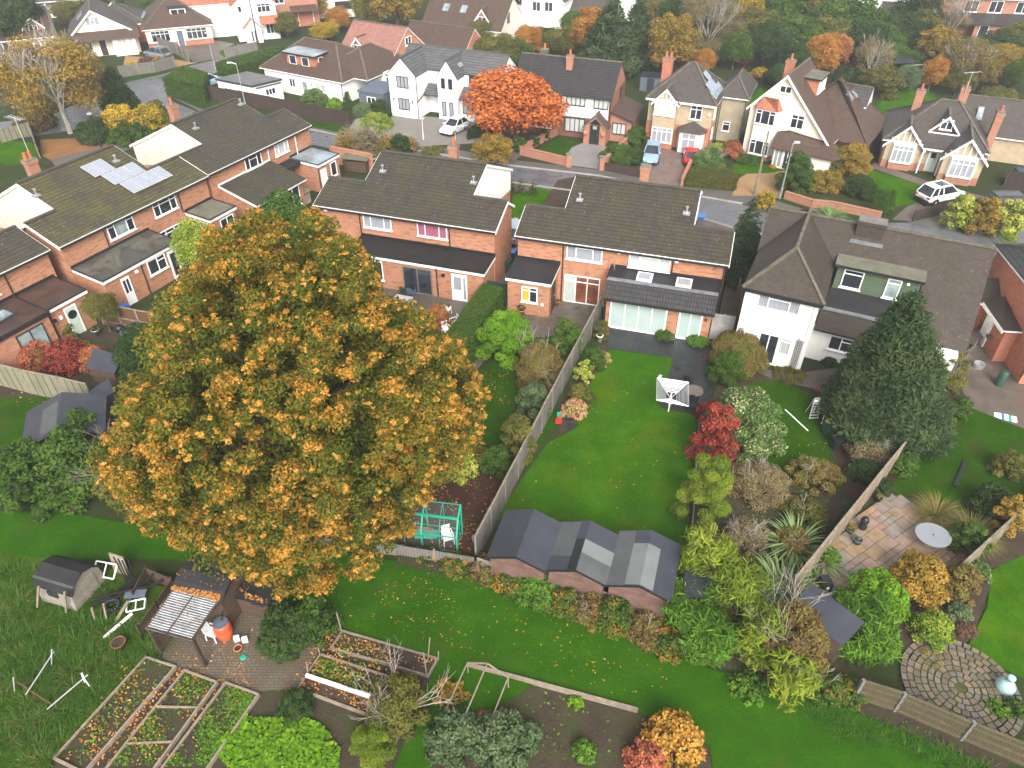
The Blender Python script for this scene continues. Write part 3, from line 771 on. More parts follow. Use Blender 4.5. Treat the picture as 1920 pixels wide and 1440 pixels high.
t_ = NT("solar_cells")
br_ = t_.n("TexBrick", dict(offset=0.0), Vector=t_.uv(), Color1=(0.2, 0.22, 0.27), Color2=(0.24, 0.26, 0.31), Mortar=(0.42, 0.44, 0.47), Scale=1.0)
for k_, v_ in (("Mortar Size", 0.008), ("Brick Width", 0.16), ("Row Height", 0.16)): br_.inputs[k_].default_value = v_
M['solar'] = t_.done(br_.outputs["Color"], 0.12, 0.8)
M['solar_b'] = plain("blue_grey_solar", (0.2, 0.25, 0.3), 0.15, 0.7, 0.1)

# ---------------------------------------------------------------- the brick semis with the stepped rear roof
PIT = math.tan(R(20))
E = 4.5
def semi(label, ox, oy, ang, u0, m0, m1, u1, vr=5.4, roofmat='roof_moss', gable='render_w', vents=(), notch=2.4, wingd=3.7):
 """rear wall v=0 from u0 to u1, higher main block m0..m1 with ridge at vr, lower wings each side with a ridge at notch"""
 r = thing("brick_house", label, "house", (ox, oy), ang)
 ze = lambda v: E + PIT * v
 zr, zw = ze(vr), ze(notch)
 vf = 11.0
 Ef = 3.95
 ov = .22
 w = MB()
 a0, a1 = u0 + .15, u1 - .15
 # wing walls with their own stepped outline, main block behind
 for x0, x1 in ((a0, m0 + .1), (m1 - .1, a1)):
  w.extr([(x0, 0, 0), (x0, wingd, 0), (x0, wingd, E - .1 + .0), (x0, notch, zw - .12), (x0, 0, E - .1)], (x1 - x0, 0, 0))
 w.extr([(m0 + .102, 0, 0), (m0 + .102, vf, 0), (m0 + .102, vf, Ef - .14), (m0 + .102, vr, zr - .16), (m0 + .102, notch, zw - .12), (m0 + .102, 0, E - .1)], (m1 - m0 - .204, 0, 0))
 w.build("wall", M['brick'], r)
 for x in (m0 + .06, m1 - .09):
  gb = MB()
  gb.extr([(x, notch + .05, 3.4), (x, vf - .01, 2.2), (x, vf - .01, Ef - .12), (x, vr, zr - .13), (x, notch + .05, zw - .1)], (.03, 0, 0))
  gb.build("gable_wall", M[gable], r)
 e0 = E - PIT * ov
 zf = zw - (wingd + .2 - notch) * .62
 ef = zr - (vf + .3 - vr) * (zr - Ef) / (vf - vr)
 mm = MB()
 # rear slope in one: wings up to the notch, main up to the ridge
 P = [(u0, -ov, e0), (u1, -ov, e0), (u1, notch, zw), (m1, notch, zw), (m1, vr, zr), (m0, vr, zr), (m0, notch, zw), (u0, notch, zw)]
 mm.slab(P, .1, 0, 1)
 mm.slab([(m0, vr, zr), (m1, vr, zr), (m1, vf + .3, ef), (m0, vf + .3, ef)], .1, 0, 1)
 for x0, x1 in ((u0, m0 + .09), (m1 - .09, u1)):
  mm.slab([(x0, notch, zw), (x1, notch, zw), (x1, wingd + .2, zf), (x0, wingd + .2, zf)], .1, 0, 1)
 ro = mm.build("roof", [M[roofmat], M['fascia']], r)
 k = MB()
 for a, b in (((m0, vr, zr + .03), (m1, vr, zr + .03)), ((u0, notch, zw + .03), (m0 - .02, notch, zw + .03)), ((m1 + .02, notch, zw + .03), (u1, notch, zw + .03))): k.bar(a, b, .22, .09)
 k.build("ridge_tiles", M['ridge_d'], ro)
 for x in (m0 - .035, m1 + .005):
  f = MB()
  f.extr([(x, notch + .2, ze(notch + .2) - .02), (x, vr, zr - .02), (x, vf + .3, ef - .02), (x, vf + .3, ef - .2), (x, vr, zr - .2), (x, notch + .2, ze(notch + .2) - .2)], (.03, 0, 0))
  f.build("bargeboard", M['fascia'], ro)
 for x in (u0 - .035, u1 + .005):
  f = MB()
  f.extr([(x, -ov, e0 - .02), (x, notch, zw - .02), (x, wingd + .2, zf - .02), (x, wingd + .2, zf - .2), (x, notch, zw - .2), (x, -ov, e0 - .2)], (.03, 0, 0))
  f.build("bargeboard", M['fascia'], ro)
 m = MB(); m.bar((u0, -ov - .07, e0 - .1), (u1, -ov - .07, e0 - .1), .11, .1); m.build("gutter", M['black'], r)
 m = MB(); m.bar((u0, -ov + .05, e0 - .16), (u1, -ov + .05, e0 - .16), .1, .1); m.build("fascia", M['fascia'], r)
 for (u, v) in vents: vent(r, u, v, ze(v) + .05)
 return r
GLC = ['glass_c', 'glass', 'glass_cw']

# right-hand semi of the pair in the middle
x_, y_ = G(1056.6, 563.6)
h = semi("brick semi behind the bright green lawn, with skylights and a tiled lean-to along its back", x_, y_, -16.5, -3.35, -.72, 7.56, 10.05, vents=((.05, 3.3), (6.95, 3.3)))
pl = rear()
window(h, pl, .04, 2.35, 3.23, 4.42, (1, 2, 1), (1,), glass=['glass_c', 'glass_cw'], gl=[0, 0, 0])
window(h, pl, 4.03, 6.6, 3.28, 4.42, (1, 2, 1), (1,), glass='glass_cw')
f_ = window(h, pl, .0, 2.35, .02, 2.06, (1.1, 1.2, 1.2), (0, 1, 2), glass=['glass_cw', 'glass_r'], gl=[0, 1, 1], transom=1.62, sill=False, name="patio_door")
pipe(h, [(-.35, -.07, 4.3), (-.17, -.06, 4.05), (-.17, -.06, .05)]); pipe(h, [(6.75, -.06, 4.3), (6.75, -.06, 3.1)])
pipe(h, [(9.8, -.1, 4.3), (9.85, -.07, 4.1), (9.85, -.07, .1)])
m = MB(); m.lathe([(.13, 4.12), (.16, 4.2), (.02, 4.32)], 8, (6.95, -.16)); m.build("security_light", M['white'], h)
m = MB(); m.lathe([(.1, 4.14), (.12, 4.2), (.02, 4.28)], 8, (3.4, -.14)); m.build("security_light", M['white'], h)
flat_ext(h, -3.22, -.45, -2.3, 0, 2.62, top='felt')
pe = PL((-3.22, -2.3), (1, 0))
window(h, pe, .95, 2.0, .98, 2.1, (1, 1), (0, 1), glass=['glass_o', 'glass'], gl=[0, 1], transom=1.82)
pr = PL((-.45, -2.3), (0, 1)); door(h, pr, .5, 1.4, .02, 2.05, 'wood_dark', 'wood_dark')
m = MB(); m.box(-1.0, -.8, -2.36, -2.31, .85, 1.02); m.build("vent_cover", M['white'], h)
m = MB(); m.box(-1.15, -.95, -2.44, -2.31, 1.75, 1.9); m.build("wall_lamp", M['steel'], h)
# tiled lean-to with a flat roof behind it
lv, lh = -2.22, 2.32
m = MB(); m.prism([(3.2, lv), (9.6, lv), (9.6, 0), (3.2, 0)], 0, lh); m.extr([(3.2, lv, lh), (3.2, -1.75, 2.95), (3.2, 0, 2.95), (3.2, 0, lh)], (6.4, 0, 0))
m.build("extension_wall", M['brick'], h)
m = MB(); m.slab([(3.05, -2.68, 2.36), (9.75, -2.68, 2.36), (9.75, -1.7, 3.16), (3.05, -1.7, 3.16)], .1, 0, 1); lr = m.build("lean_to_roof", [M['roof_wet'], M['black']], h)
m = MB(); m.bar((3.05, -1.66, 3.18), (9.75, -1.66, 3.18), .3, .07); m.build("lead_flashing", M['lead'], lr)
m = MB(); m.slab([(3.05, -1.52, 3.06), (9.75, -1.52, 3.06), (9.75, -.004, 3.1), (3.05, -.004, 3.1)], .1); m.build("flat_roof", M['felt'], h)
m = MB(); m.bar((3.0, -1.5, 3.12), (3.0, -.03, 3.12), .1, .1); m.bar((9.8, -1.5, 3.12), (9.8, -.03, 3.12), .1, .1); m.bar((2.95, -.05, 3.2), (9.85, -.05, 3.2), .06, .2); m.build("roof_edge", M['felt_black'], h)
for x in (4.75, 7.15): skylight(h, [(x, -1.35, 3.1), (x + .95, -1.35, 3.1), (x + .95, -.45, 3.12), (x, -.45, 3.12)], 'glass_c', 'fascia', .16)
m = MB(); m.bar((3.05, -2.74, 2.3), (9.75, -2.74, 2.3), .11, .1); m.build("gutter", M['black'], h)
pk = PL((0, lv), (1, 0))
window(h, pk, 3.45, 6.98, .03, 2.08, (1, 1, 1, 1), (), glass='glass_bl', sill=False, fw=.1, name="bifold_door")
window(h, pk, 7.68, 9.1, .03, 2.06, (1, 1), (), glass='glass_bl', sill=False, fw=.1, name="french_door")
m = MB(); m.box(7.15, 7.45, lv - .14, lv - .01, 2.02, 2.12); m.build("outside_light", M['steel'], h)
m = MB(); m.box(9.25, 9.35, lv - .1, lv - .01, 1.6, 1.75); m.build("wall_lamp", M['black'], h)
pipe(h, [(3.12, -2.7, 2.25), (3.12, -2.3, 1.9), (3.12, -2.3, .05)])
m = MB()
for x in (2.95, 3.25): m.bar((x, -1.0, 1.9), (x - .05, -.1, 3.6), .04, .03)
for k in range(6): m.bar((2.95, -1.0 + .15 * k, 1.95 + .28 * k), (3.25, -1.0 + .15 * k, 1.95 + .28 * k), .03, .03)
tag(m.build("trellis_ladder", M['wood']), "short timber ladder leaning at the edge of the lean-to roof", "ladder").parent = None
lad_ = D.objects["trellis_ladder"]; lad_.location = h.location; lad_.rotation_euler = h.rotation_euler
m = MB(); m.bar((10.35, -1.75, .03), (10.35, -1.75, 1.95), .1, .1); m.prism([(9.68, -1.78), (11.0, -1.78), (11.0, -1.74), (9.68, -1.74)], .05, 1.9)
gt = m.build("side_gate", M['render_w']); gt.location = h.location; gt.rotation_euler = h.rotation_euler
gt.data.materials[0] = boards("pale_grey_gate", (0.36, 0.35, 0.33), (0.42, 0.41, 0.39), .12)
tag(gt, "tall pale grey boarded side gate beside the french doors", "gate")

# left-hand semi of the pair in the middle
x_, y_ = G(928.2, 431, 4.45)
h1 = semi("brick semi with a black felted roof along its back and pink curtains upstairs", x_, y_, -17.5, -13.15, -10.4, -2.37, .1, vents=((-9.45, 3.5), (-2.7, 3.55)))
window(h1, pl, -9.5, -7.4, 3.25, 4.42, (1, 2, 1), (), glass='glass_c')
window(h1, pl, -5.5, -3.37, 3.22, 4.4, (1, 2, 1), (), glass='glass_pk')
pipe(h1, [(-9.75, -.06, 4.3), (-9.75, -.06, 2.8)]); pipe(h1, [(-3.2, -.06, 4.3), (-3.2, -.06, 2.7)])
m = MB(); m.lathe([(.13, 4.12), (.16, 4.2), (.02, 4.32)], 8, (-12.2, -.16)); m.build("security_light", M['white'], h1)
flat_ext(h1, -9.7, -.12, -2.15, 0, 2.45, top='felt_black', slope=.1, fas='fascia', edge='felt_black')
pe = PL((0, -2.15), (1, 0))
window(h1, pe, -5.82, -3.75, .05, 2.0, (1, 1), (), glass='glass', frame='concrete', sill=False, name="patio_door")
door(h1, pe, -2.33, -1.25, .03, 2.02, 'white', 'white', ((.14, .62, .42, .9), (.76, .9, .1, .9)), 'glass_c')
window(h1, pe, -8.0, -7.3, .6, 2.05, (1,), (), glass='glass')
window(h1, pe, -9.2, -8.2, .6, 2.05, (1, 1), (), glass='glass')
pipe(h1, [(-3.35, -2.25, 2.3), (-3.35, -2.22, .05)])
m = MB(); m.box(-3.0, -2.8, -2.3, -2.16, 1.72, 1.9); m.build("wall_lamp", M['black'], h1)

# the leafy pair on the left with solar panels
x_, y_ = G(*(320 * .3612, 180 + 768 * .3611), 4.45)
h = semi("brick semi with solar panels on a green mossy roof", x_, y_, 62.5, -.35, 1.85, 9.45, 12.1, 5.7, 'roof_green', 'render_p', ((1.95, 4.1), (8.25, 4.2)), 2.5)
vv = lambda v: E + PIT * v + .02
sp = lambda a, b: (a, b, vv(b))
cells = [(5.9, 6.72, 3.55, 4.85), (6.75, 7.57, 3.55, 4.85), (6.3, 7.17, 2.3, 3.5), (7.2, 8.07, 2.3, 3.5), (8.1, 8.97, 2.3, 3.5), (6.6, 7.45, 1.0, 2.25), (7.48, 8.33, 1.0, 2.25), (8.36, 9.2, 1.0, 2.25), (9.23, 10.05, 1.0, 2.25)]
solar(h, sp, cells, M['solar'])
window(h, pl, 3.15, 5.2, 3.2, 4.38, (1, 2, 1), (0, 2), glass=['glass', 'glass_l'], gl=[0, 1, 0])
window(h, pl, 6.92, 8.93, 3.2, 4.32, (1, 2, 1), (0, 1, 2))
pipe(h, [(2.9, -.06, 4.3), (2.9, -.06, 2.9)]); pipe(h, [(9.2, -.06, 4.3), (9.2, -.06, 2.7)])
flat_ext(h, .05, 6.0, -2.7, 0, 2.5, top='felt_pud', slope=.18, edge='felt')
pe = PL((0, -2.7), (1, 0))
door(h, pe, 1.15, 1.78, .03, 1.98, 'white', 'white', ((.16, .44, .45, .92), (.56, .84, .45, .92)))
window(h, pe, 3.3, 4.78, 1.15, 2.2, (1.2, 1), (1,))
door(h, pe, 5.0, 5.75, .03, 2.1, 'white', 'white', ((.2, .8, .1, .9),))
pipe(h, [(2.85, -2.82, 2.3), (2.85, -2.76, 2.1), (2.85, -2.76, .05)])
m = MB(); m.box(2.3, 2.5, -2.85, -2.71, 1.9, 2.05); m.build("wall_lamp", M['white'], h)
window(h, pl, 6.5, 8.9, 1.1, 2.1, (1, 1, 1), (0, 1, 2))
flat_ext(h, 9.5, 11.9, -2.3, 0, 2.5, top='felt_moss', slope=.1, edge='felt')
pe = PL((0, -2.3), (1, 0))
window(h, pe, 10.3, 11.6, .05, 2.1, (1, 1), (), sill=False, name="french_door")
window(h, PL((9.5, 0), (0, -1)), .3, 2.0, 1.0, 2.1, (1, 1), ())

h_a = h

# the semi beyond, end of the row
x_, y_ = G(1112 * .3612, 180 + 383 * .3611, 4.45)
h = semi("brick semi at the far end of the left row, with a tiled rear extension", x_, y_, 62.5, -.85, 1.62, 8.62, 10.95, 5.45, 'roof_moss', 'render_p', ((2.7, 4.1), (8.2, 4.6)), 2.42)
window(h, pl, 3.0, 4.82, 3.22, 4.24, (1, 2, 1), (1,), glass='glass')
window(h, pl, 6.4, 8.0, 3.2, 4.3, (1, 2, 1), (), glass='glass_cw')
pipe(h, [(5.6, -.06, 4.3), (5.6, -.06, 2.5)], mat='white'); pipe(h, [(8.9, -.06, 4.3), (8.9, -.06, 2.6)], mat='white')
m = MB(); m.prism([(.2, -3.3), (5.4, -3.3), (5.4, 0), (.2, 0)], 0, 2.25); m.extr([(.2, -3.3, 2.25), (.2, 0, 2.25), (.2, 0, 3.05)], (5.2, 0, 0)); m.build("extension_wall", M['brick'], h)
roof(h, 'roof_moss', [[(-.05, -3.65, 2.3), (5.65, -3.65, 2.3), (5.65, -.01, 3.2), (-.05, -.01, 3.2)]], name="lean_to_roof")
m = MB(); m.bar((-.05, -.05, 3.24), (5.65, -.05, 3.24), .08, .1); m.bar((-.08, -3.65, 2.25), (-.08, -.05, 3.15), .04, .16); m.build("fascia", M['fascia'], h)
pe = PL((0, -3.3), (1, 0))
window(h, pe, .9, 2.1, .7, 2.05, (1, 1), (0,), glass='glass'); window(h, pe, 3.3, 4.9, .4, 2.05, (1, 1), (), glass='glass')
flat_ext(h, 8.0, 10.6, -2.9, 0, 2.5, top='puddle', slope=.06, edge='felt')
m = MB(); m.slab([(5.7, -1.2, 2.5), (7.85, -1.2, 2.5), (7.85, -.01, 2.55), (5.7, -.01, 2.55)], .15); m.build("canopy", M['felt_black'], h)
pe = PL((0, -2.9), (1, 0)); door(h, pe, 8.15, 8.85, .03, 1.95, 'white', 'white', handle=True)
window(h, pe, 9.45, 10.2, .9, 2.1, (1,), ())
pipe(h, [(8.3, -3.0, 2.3), (7.9, -2.95, 2.2), (7.9, -2.95, .05)])


# the house cut by the left edge of the picture
x_, y_ = G(238 * .3612, 180 + 795 * .3611, 4.45)
h = semi("brick semi cut by the left edge, with a wet brown flat roof and sage door", x_, y_, 62.5, -11.6, -9.4, -2.2, .1, 5.5, 'roof_moss', 'render_w', ((-3, 4.1),), 2.45)
flat_ext(h, -2.85, -.35, -2.85, 0, 2.5, top='felt_brown', slope=.12, edge='felt_black')
pe = PL((0, -2.85), (1, 0))
d_ = door(h, pe, -2.02, -1.22, .03, 2.02, 'sage', 'white', (), label="pale green back door with a round window")
m = MB()
for k in range(16):
 a, b = 2 * math.pi * k / 16, 2 * math.pi * (k + 1) / 16
 m.tube((-1.62 + .27 * math.cos(a), -2.9, 1.45 + .27 * math.sin(a)), (-1.62 + .27 * math.cos(b), -2.9, 1.45 + .27 * math.sin(b)), .025, 5)
m.face([(-1.62 + .26 * math.cos(2 * math.pi * k / 16), -2.895, 1.45 + .26 * math.sin(2 * math.pi * k / 16)) for k in range(16)])
m.build("round_window", M['black'], d_)
for x in (-2.35, -2.75):
 m = MB(); m.box(x - .07, x + .07, -2.98, -2.86, 1.55, 1.75); m.build("wall_lamp", M['black' if x < -2.5 else 'white'], h)
pv = PL((0, -3.0), (1, 0))
flat_ext(h, -9.0, -3.05, -3.0, 0, 2.5, top='felt_brown', slope=.14, edge='felt_black', fas='black')
window(h, pv, -5.25, -3.55, .1, 2.05, (1, 1), (), frame='frame_d', glass='glass_l', sill=False, name="sliding_door")
skylight(h, [(-5.3, -2.0, 2.56), (-4.1, -1.9, 2.56), (-4.1, -.8, 2.6), (-5.3, -.9, 2.6)], 'glass_l', 'frame_d', .14)
window(h, pl, -5.2, -3.6, 3.2, 4.3, (1, 2, 1), ())
pipe(h, [(-2.95, -3.05, 2.4), (-2.95, -3.03, .05)]); pipe(h, [(-2.95, -.06, 4.3), (-2.95, -.06, 2.6)])
m = MB(); m.box(-5.7, -5.5, -3.15, -3.01, .7, .9); m.build("wall_lamp", M['black'], h)

# ---------------------------------------------------------------- generic blocks for the other houses
def block(root, u0, u1, v0, v1, h, mat, name="wall", z0=0.0):
 m = MB(); m.prism([(u0, v0), (u1, v0), (u1, v1), (u0, v1)], z0, h); return m.build(name, M[mat], root)
def gable_u(root, u0, u1, v0, v1, h, hr, wall, rf, ov=.3, ends=None, vr=None, edge='fascia', gov=.12, rmat='ridge', rname="roof"):
 """ridge along u"""
 vr = (v0 + v1) / 2 if vr is None else vr
 m = MB(); m.extr([(u0, v0, 0), (u0, v1, 0), (u0, v1, h - .02), (u0, vr, hr - .12), (u0, v0, h - .02)], (u1 - u0, 0, 0))
 w = m.build("wall", M[wall], root)
 s0 = (hr - h) / (vr - v0); s1 = (hr - h) / (v1 - vr)
 a, b = u0 - gov, u1 + gov
 o = roof(root, rf, [[(a, v0 - ov, h - s0 * ov), (b, v0 - ov, h - s0 * ov), (b, vr, hr), (a, vr, hr)], [(b, v1 + ov, h - s1 * ov), (a, v1 + ov, h - s1 * ov), (a, vr, hr), (b, vr, hr)]], .1, edge, [((a, vr, hr), (b, vr, hr))], rmat=rmat, name=rname)
 return w, o
def gable_v(root, u0, u1, v0, v1, h, hr, wall, rf, ov=.3, ur=None, edge='fascia', gov=.15, v_end=None, rmat='ridge', h1=None, rname="roof", barge=None):
 """ridge along v, gable towards the viewer at v0; h1 = other eave height"""
 ur = (u0 + u1) / 2 if ur is None else ur
 h1 = h if h1 is None else h1
 m = MB(); m.extr([(u0, v0, 0), (u1, v0, 0), (u1, v0, h1 - .02), (ur, v0, hr - .12), (u0, v0, h - .02)], (0, v1 - v0, 0))
 w = m.build("wall", M[wall], root)
 s0 = (hr - h) / (ur - u0); s1 = (hr - h1) / (u1 - ur)
 a, b = v0 - gov, (v1 if v_end is None else v_end)
 o = roof(root, rf, [[(u0 - ov, a, h - s0 * ov), (ur, a, hr), (ur, b, hr), (u0 - ov, b, h - s0 * ov)], [(ur, a, hr), (u1 + ov, a, h1 - s1 * ov), (u1 + ov, b, h1 - s1 * ov), (ur, b, hr)]], .1, edge, [((ur, a, hr), (ur, b, hr))], rmat=rmat, name=rname)
 if barge:
  f = MB()
  f.extr([(u0 - ov, a - .005, h - s0 * ov + .02), (ur, a - .005, hr + .02), (ur, a - .005, hr - .22), (u0 - ov, a - .005, h - s0 * ov - .2)], (0, -.05, 0))
  f.extr([(ur + .001, a - .005, hr + .02), (u1 + ov, a - .005, h1 - s1 * ov + .02), (u1 + ov, a - .005, h1 - s1 * ov - .2), (ur + .001, a - .005, hr - .22)], (0, -.05, 0))
  f.build("bargeboard", M[barge], o)
 return w, o
def hip(root, u0, u1, v0, v1, h, hr, rf, ov=.35, r0=None, r1=None, along='u', edge='fascia', gut='black', rmat='ridge', rname="roof"):
 a, b, c, d = u0 - ov, u1 + ov, v0 - ov, v1 + ov
 if along == 'u':
  k = (d - c) / 2; vm = (c + d) / 2
  p = (a + k if r0 is None else r0, vm, hr); q = (b - k if r1 is None else r1, vm, hr)
  pl_ = [[(a, c, h), (b, c, h), q, p], [(b, d, h), (a, d, h), p, q], [(a, d, h), (a, c, h), p], [(b, c, h), (b, d, h), q]]
  hp = [((a, c, h), p), ((a, d, h), p), ((b, c, h), q), ((b, d, h), q)]
 else:
  k = (b - a) / 2; um = (a + b) / 2
  p = (um, c + k if r0 is None else r0, hr); q = (um, d - k if r1 is None else r1, hr)
  pl_ = [[(a, c, h), (b, c, h), p], [(b, c, h), (b, d, h), q, p], [(b, d, h), (a, d, h), q], [(a, d, h), (a, c, h), p, q]]
  hp = [((a, c, h), p), ((b, c, h), p), ((b, d, h), q), ((a, d, h), q)]
 o = roof(root, rf, pl_, .1, edge, [(p, q)] + hp, rmat=rmat, rr=.09, name=rname)
 return o
def eaves(root, u0, u1, v0, z, mat='white'):
 m = MB(); m.bar((u0, v0, z - .12), (u1, v0, z - .12), .12, .14); return m.build("gutter", M[mat], root)
def base_course(root, u0, u1, v0, h, mat='brick_front', d=.012, v1=None):
 m = MB(); m.box(u0 - d, u1 + d, v0 - d, (v1 if v1 is not None else v0 + .5), 0, h); return m.build("brick_base", M[mat], root)

# ---------------------------------------------------------------- white rendered house on the right
def z7(x, y): return 1340 + x * .3818, 350 + y * .3819
x_, y_ = G(*z7(415, 912))
h = thing("white_house", "white rendered house with a hipped wing and a green boarded dormer", "house", (x_, y_), -25.5)
block(h, -4.0, 0, 0, 6.0, 4.8, 'render_w')
hip(h, -4.0, 0, 0, 9.5, 4.82, 6.85, 'roof_plain', .2, along='v', r0=1.75, r1=7.2, edge='black', rmat='ridge')
eaves(h, -4.2, .2, -.22, 4.82, 'black')
window(h, pl, -3.24, -.93, 3.72, 4.62, (1, 2.2, 1), (1,), glass='glass_c', transom=4.4)
window(h, pl, -3.3, -2.72, 1.0, 2.15, (1,), (0,), glass='glass_cw', transom=1.9)
window(h, pl, -1.5, -.85, .95, 2.1, (1,), (0,), glass='glass_cw', transom=1.85)
window(h, pl, -2.7, -1.52, .08, 2.15, (1, 1), (), fw=.09, sill=False, name="french_door")
def trellis(root, u0, u1, z0, z1, mat='wood_dark', v=-.03):
 m = MB()
 n = 3
 for k in range(n + 1): m.box(u0 + (u1 - u0) * k / n - .012, u0 + (u1 - u0) * k / n + .012, v - .02, v, z0, z1)
 k = z0
 while k < z1: m.box(u0, u1, v - .04, v - .021, k, k + .025); k += (u1 - u0) / n
 return m.build("trellis", M[mat], root)
trellis(h, -.62, -.3, .25, 2.15); trellis(h, -3.9, -3.62, .25, 2.1)
m = MB(); m.lathe([(.12, 2.3), (.16, 2.4), (.05, 2.5)], 8, (-.35, -.16)); m.build("security_light", M['white'], h)
pipe(h, [(-.2, -.05, 4.5), (-.2, -.05, .05)], mat='white'); pipe(h, [(.1, .3, 4.5), (.06, .8, 3.0)])
block(h, .004, 7.6, 1.7, 10.5, 2.4, 'render_w')
sz = lambda v: 6.75 - (6.6 - v) * 1.02
# main roof: rear slope left and right of the dormer, street slope behind
roof(h, 'roof_plain', [[(4.95, 2.3, sz(2.3)), (8.0, 2.3, sz(2.3)), (8.0, 6.6, 6.75), (4.95, 6.6, 6.75)], [(.3, 5.2, sz(5.2)), (4.948, 5.2, sz(5.2)), (4.948, 6.6, 6.75), (.3, 6.6, 6.75)], [(-4.3, 4.6, sz(4.6)), (.298, 4.6, sz(4.6)), (.298, 6.6, 6.75), (-4.3, 6.6, 6.75)],
  [(8.0, 10.9, 2.4), (-4.3, 10.9, 2.4), (-4.3, 6.6, 6.75), (8.0, 6.6, 6.75)]], .1, 'black', [((-4.3, 6.6, 6.75), (8.0, 6.6, 6.75))])
m = MB(); m.extr([(7.6, 2.5, 2.35), (7.6, 10.5, 2.35), (7.6, 6.6, 6.5)], (-.15, 0, 0)); m.build("gable_wall", M['render_w'], h); m = MB(); m.extr([(-4.0, 6.2, 4.5), (-4.0, 10.5, 2.4), (-4.0, 6.6, 6.5)], (.15, 0, 0)); m.build("gable_wall", M['render_w'], h)
block(h, -4.0, .002, 6.002, 10.5, 2.4, 'render_w')
# dormer with green boards
m = MB(); m.prism([(.4, 4.2), (4.85, 4.2), (4.85, 6.0), (.4, 6.0)], 2.6, 5.05); dm = m.build("dormer", M['clad_g'], h)
m = MB(); m.slab([(.2, 3.95, 5.24), (5.0, 3.95, 5.24), (5.0, 5.6, 5.36), (.2, 5.6, 5.36)], .18, 0, 1); m.build("dormer_roof", [M['felt_moss'], M['felt_black']], dm)
pd = PL((0, 4.2), (1, 0))
window(h, pd, .78, 1.88, 3.8, 4.98, (1,), (0,), glass='glass', transom=4.7); window(h, pd, 3.15, 3.9, 3.7, 4.95, (1,), (0,), glass='glass_l', transom=4.65)
m = MB(); m.box(4.15, 4.3, 4.13, 4.19, 4.75, 4.88); m.build("vent_cover", M['white'], h)
m = MB(); m.slab([(.3, 2.7, 2.95), (5.0, 2.7, 2.95), (5.0, 4.19, 3.6), (.3, 4.19, 3.6)], .08, 0, 1); m.build("lower_roof", [M['felt_black'], M['lead']], h)
m = MB(); m.slab([(.1, 1.3, 2.32), (5.6, 1.3, 2.32), (5.6, 2.68, 2.98), (.1, 2.68, 2.98)], .1, 0, 1); lr = m.build("lean_to_roof", [M['roof_plain'], M['black']], h)
m = MB(); m.bar((.1, 2.66, 3.02), (5.2, 2.66, 3.02), .3, .08); m.build("lead_flashing", M['lead'], lr)
pw = PL((0, 1.7), (1, 0))
window(h, pw, 1.08, 2.4, 1.0, 1.95, (1, 1), (1,)); window(h, pw, 4.2, 5.6, 1.0, 1.95, (1, 1), ())
chimney(h, 1.5, 6.4, 5.8, 7.25, 1.5, .7, 'roof_plain', 0)
m = MB(); m.box(.6, 2.4, 5.75, 5.95, 5.85, 6.05); m.build("lead_flashing", M['lead'], h)

# ---------------------------------------------------------------- red brick house at the right edge
x_, y_ = G(*z7(1355, 975))
h = thing("brick_house", "orange brick house at the right edge with a hanging basket on its wall", "house", (x_, y_), -7)
PRB = PL((0, 0), (1, 0))
block(h, 1.6, 9, .3, 8, 4.8, 'brick_red'); block(h, .9, 1.598, 2.4, 5.2, 2.3, 'brick_red')
block(h, .4, 1.598, 5.2, 8.0, 2.2, 'brick_red', "garage_wall")
hip(h, 1.6, 9, .3, 8, 4.8, 6.8, 'roof_wet', .3)
roof(h, 'roof_plain', [[(.55, 2.1, 2.4), (1.59, 2.1, 2.4), (1.59, 5.2, 2.9), (.55, 5.2, 2.4)]], name="porch_roof")
roof(h, 'roof_plain', [[(.1, 5.1, 2.35), (3.0, 5.1, 2.35), (3.0, 6.6, 3.3), (.1, 6.6, 3.3)], [(3.0, 8.2, 2.3), (.1, 8.2, 2.3), (.1, 6.6, 3.3), (3.0, 6.6, 3.3)]], name="garage_roof")
pg_ = PL((.4, 8.0), (0, -1))
m = MB(); pg_.box(m, .4, 2.4, .05, 2.0, .003, .05); m.build("garage_door", M['white'], h)
m = MB(); m.bar((.5, 2.08, 2.3), (.5, 5.2, 2.3), .04, .2); m.build("fascia", M['fascia'], h)
pipe(h, [(1.5, .25, 4.6), (1.5, .25, .6)]); door(h, PL((.9, 5.2), (0, -1)), .5, 1.4, .03, 2.0, 'white', 'white')
hb = thing("hanging_basket", "hanging basket of flowers on the orange brick side wall", "basket"); hb.parent = None
hb.location = (x_ + .9, y_ + 3.0, 1.35)
m = MB(); m.lathe([(.02, -.2), (.14, -.15), (.2, 0)], 8); m.build("basket", M['wood_dark'], hb)

# ---------------------------------------------------------------- houses across the street
def q3(x, y): return 680 + x / 6, 60 + y / 6
def q4(x, y): return 960 + x * 320 / 1646, 60 + y * 280 / 1440
def q5(x, y): return 1180 + x * 280 / 1493, 90 + y * 270 / 1440
def q6(x, y): return 1380 + x * 320 / 1396, 90 + y * 330 / 1440
def q7(x, y): return 1620 + x * 300 / 1440, 150 + y * 300 / 1440
def q2(x, y): return 320 + x * 400 / 1920, y * 240 / 1152
def q1(x, y): return x * 400 / 1920, y * 300 / 1440

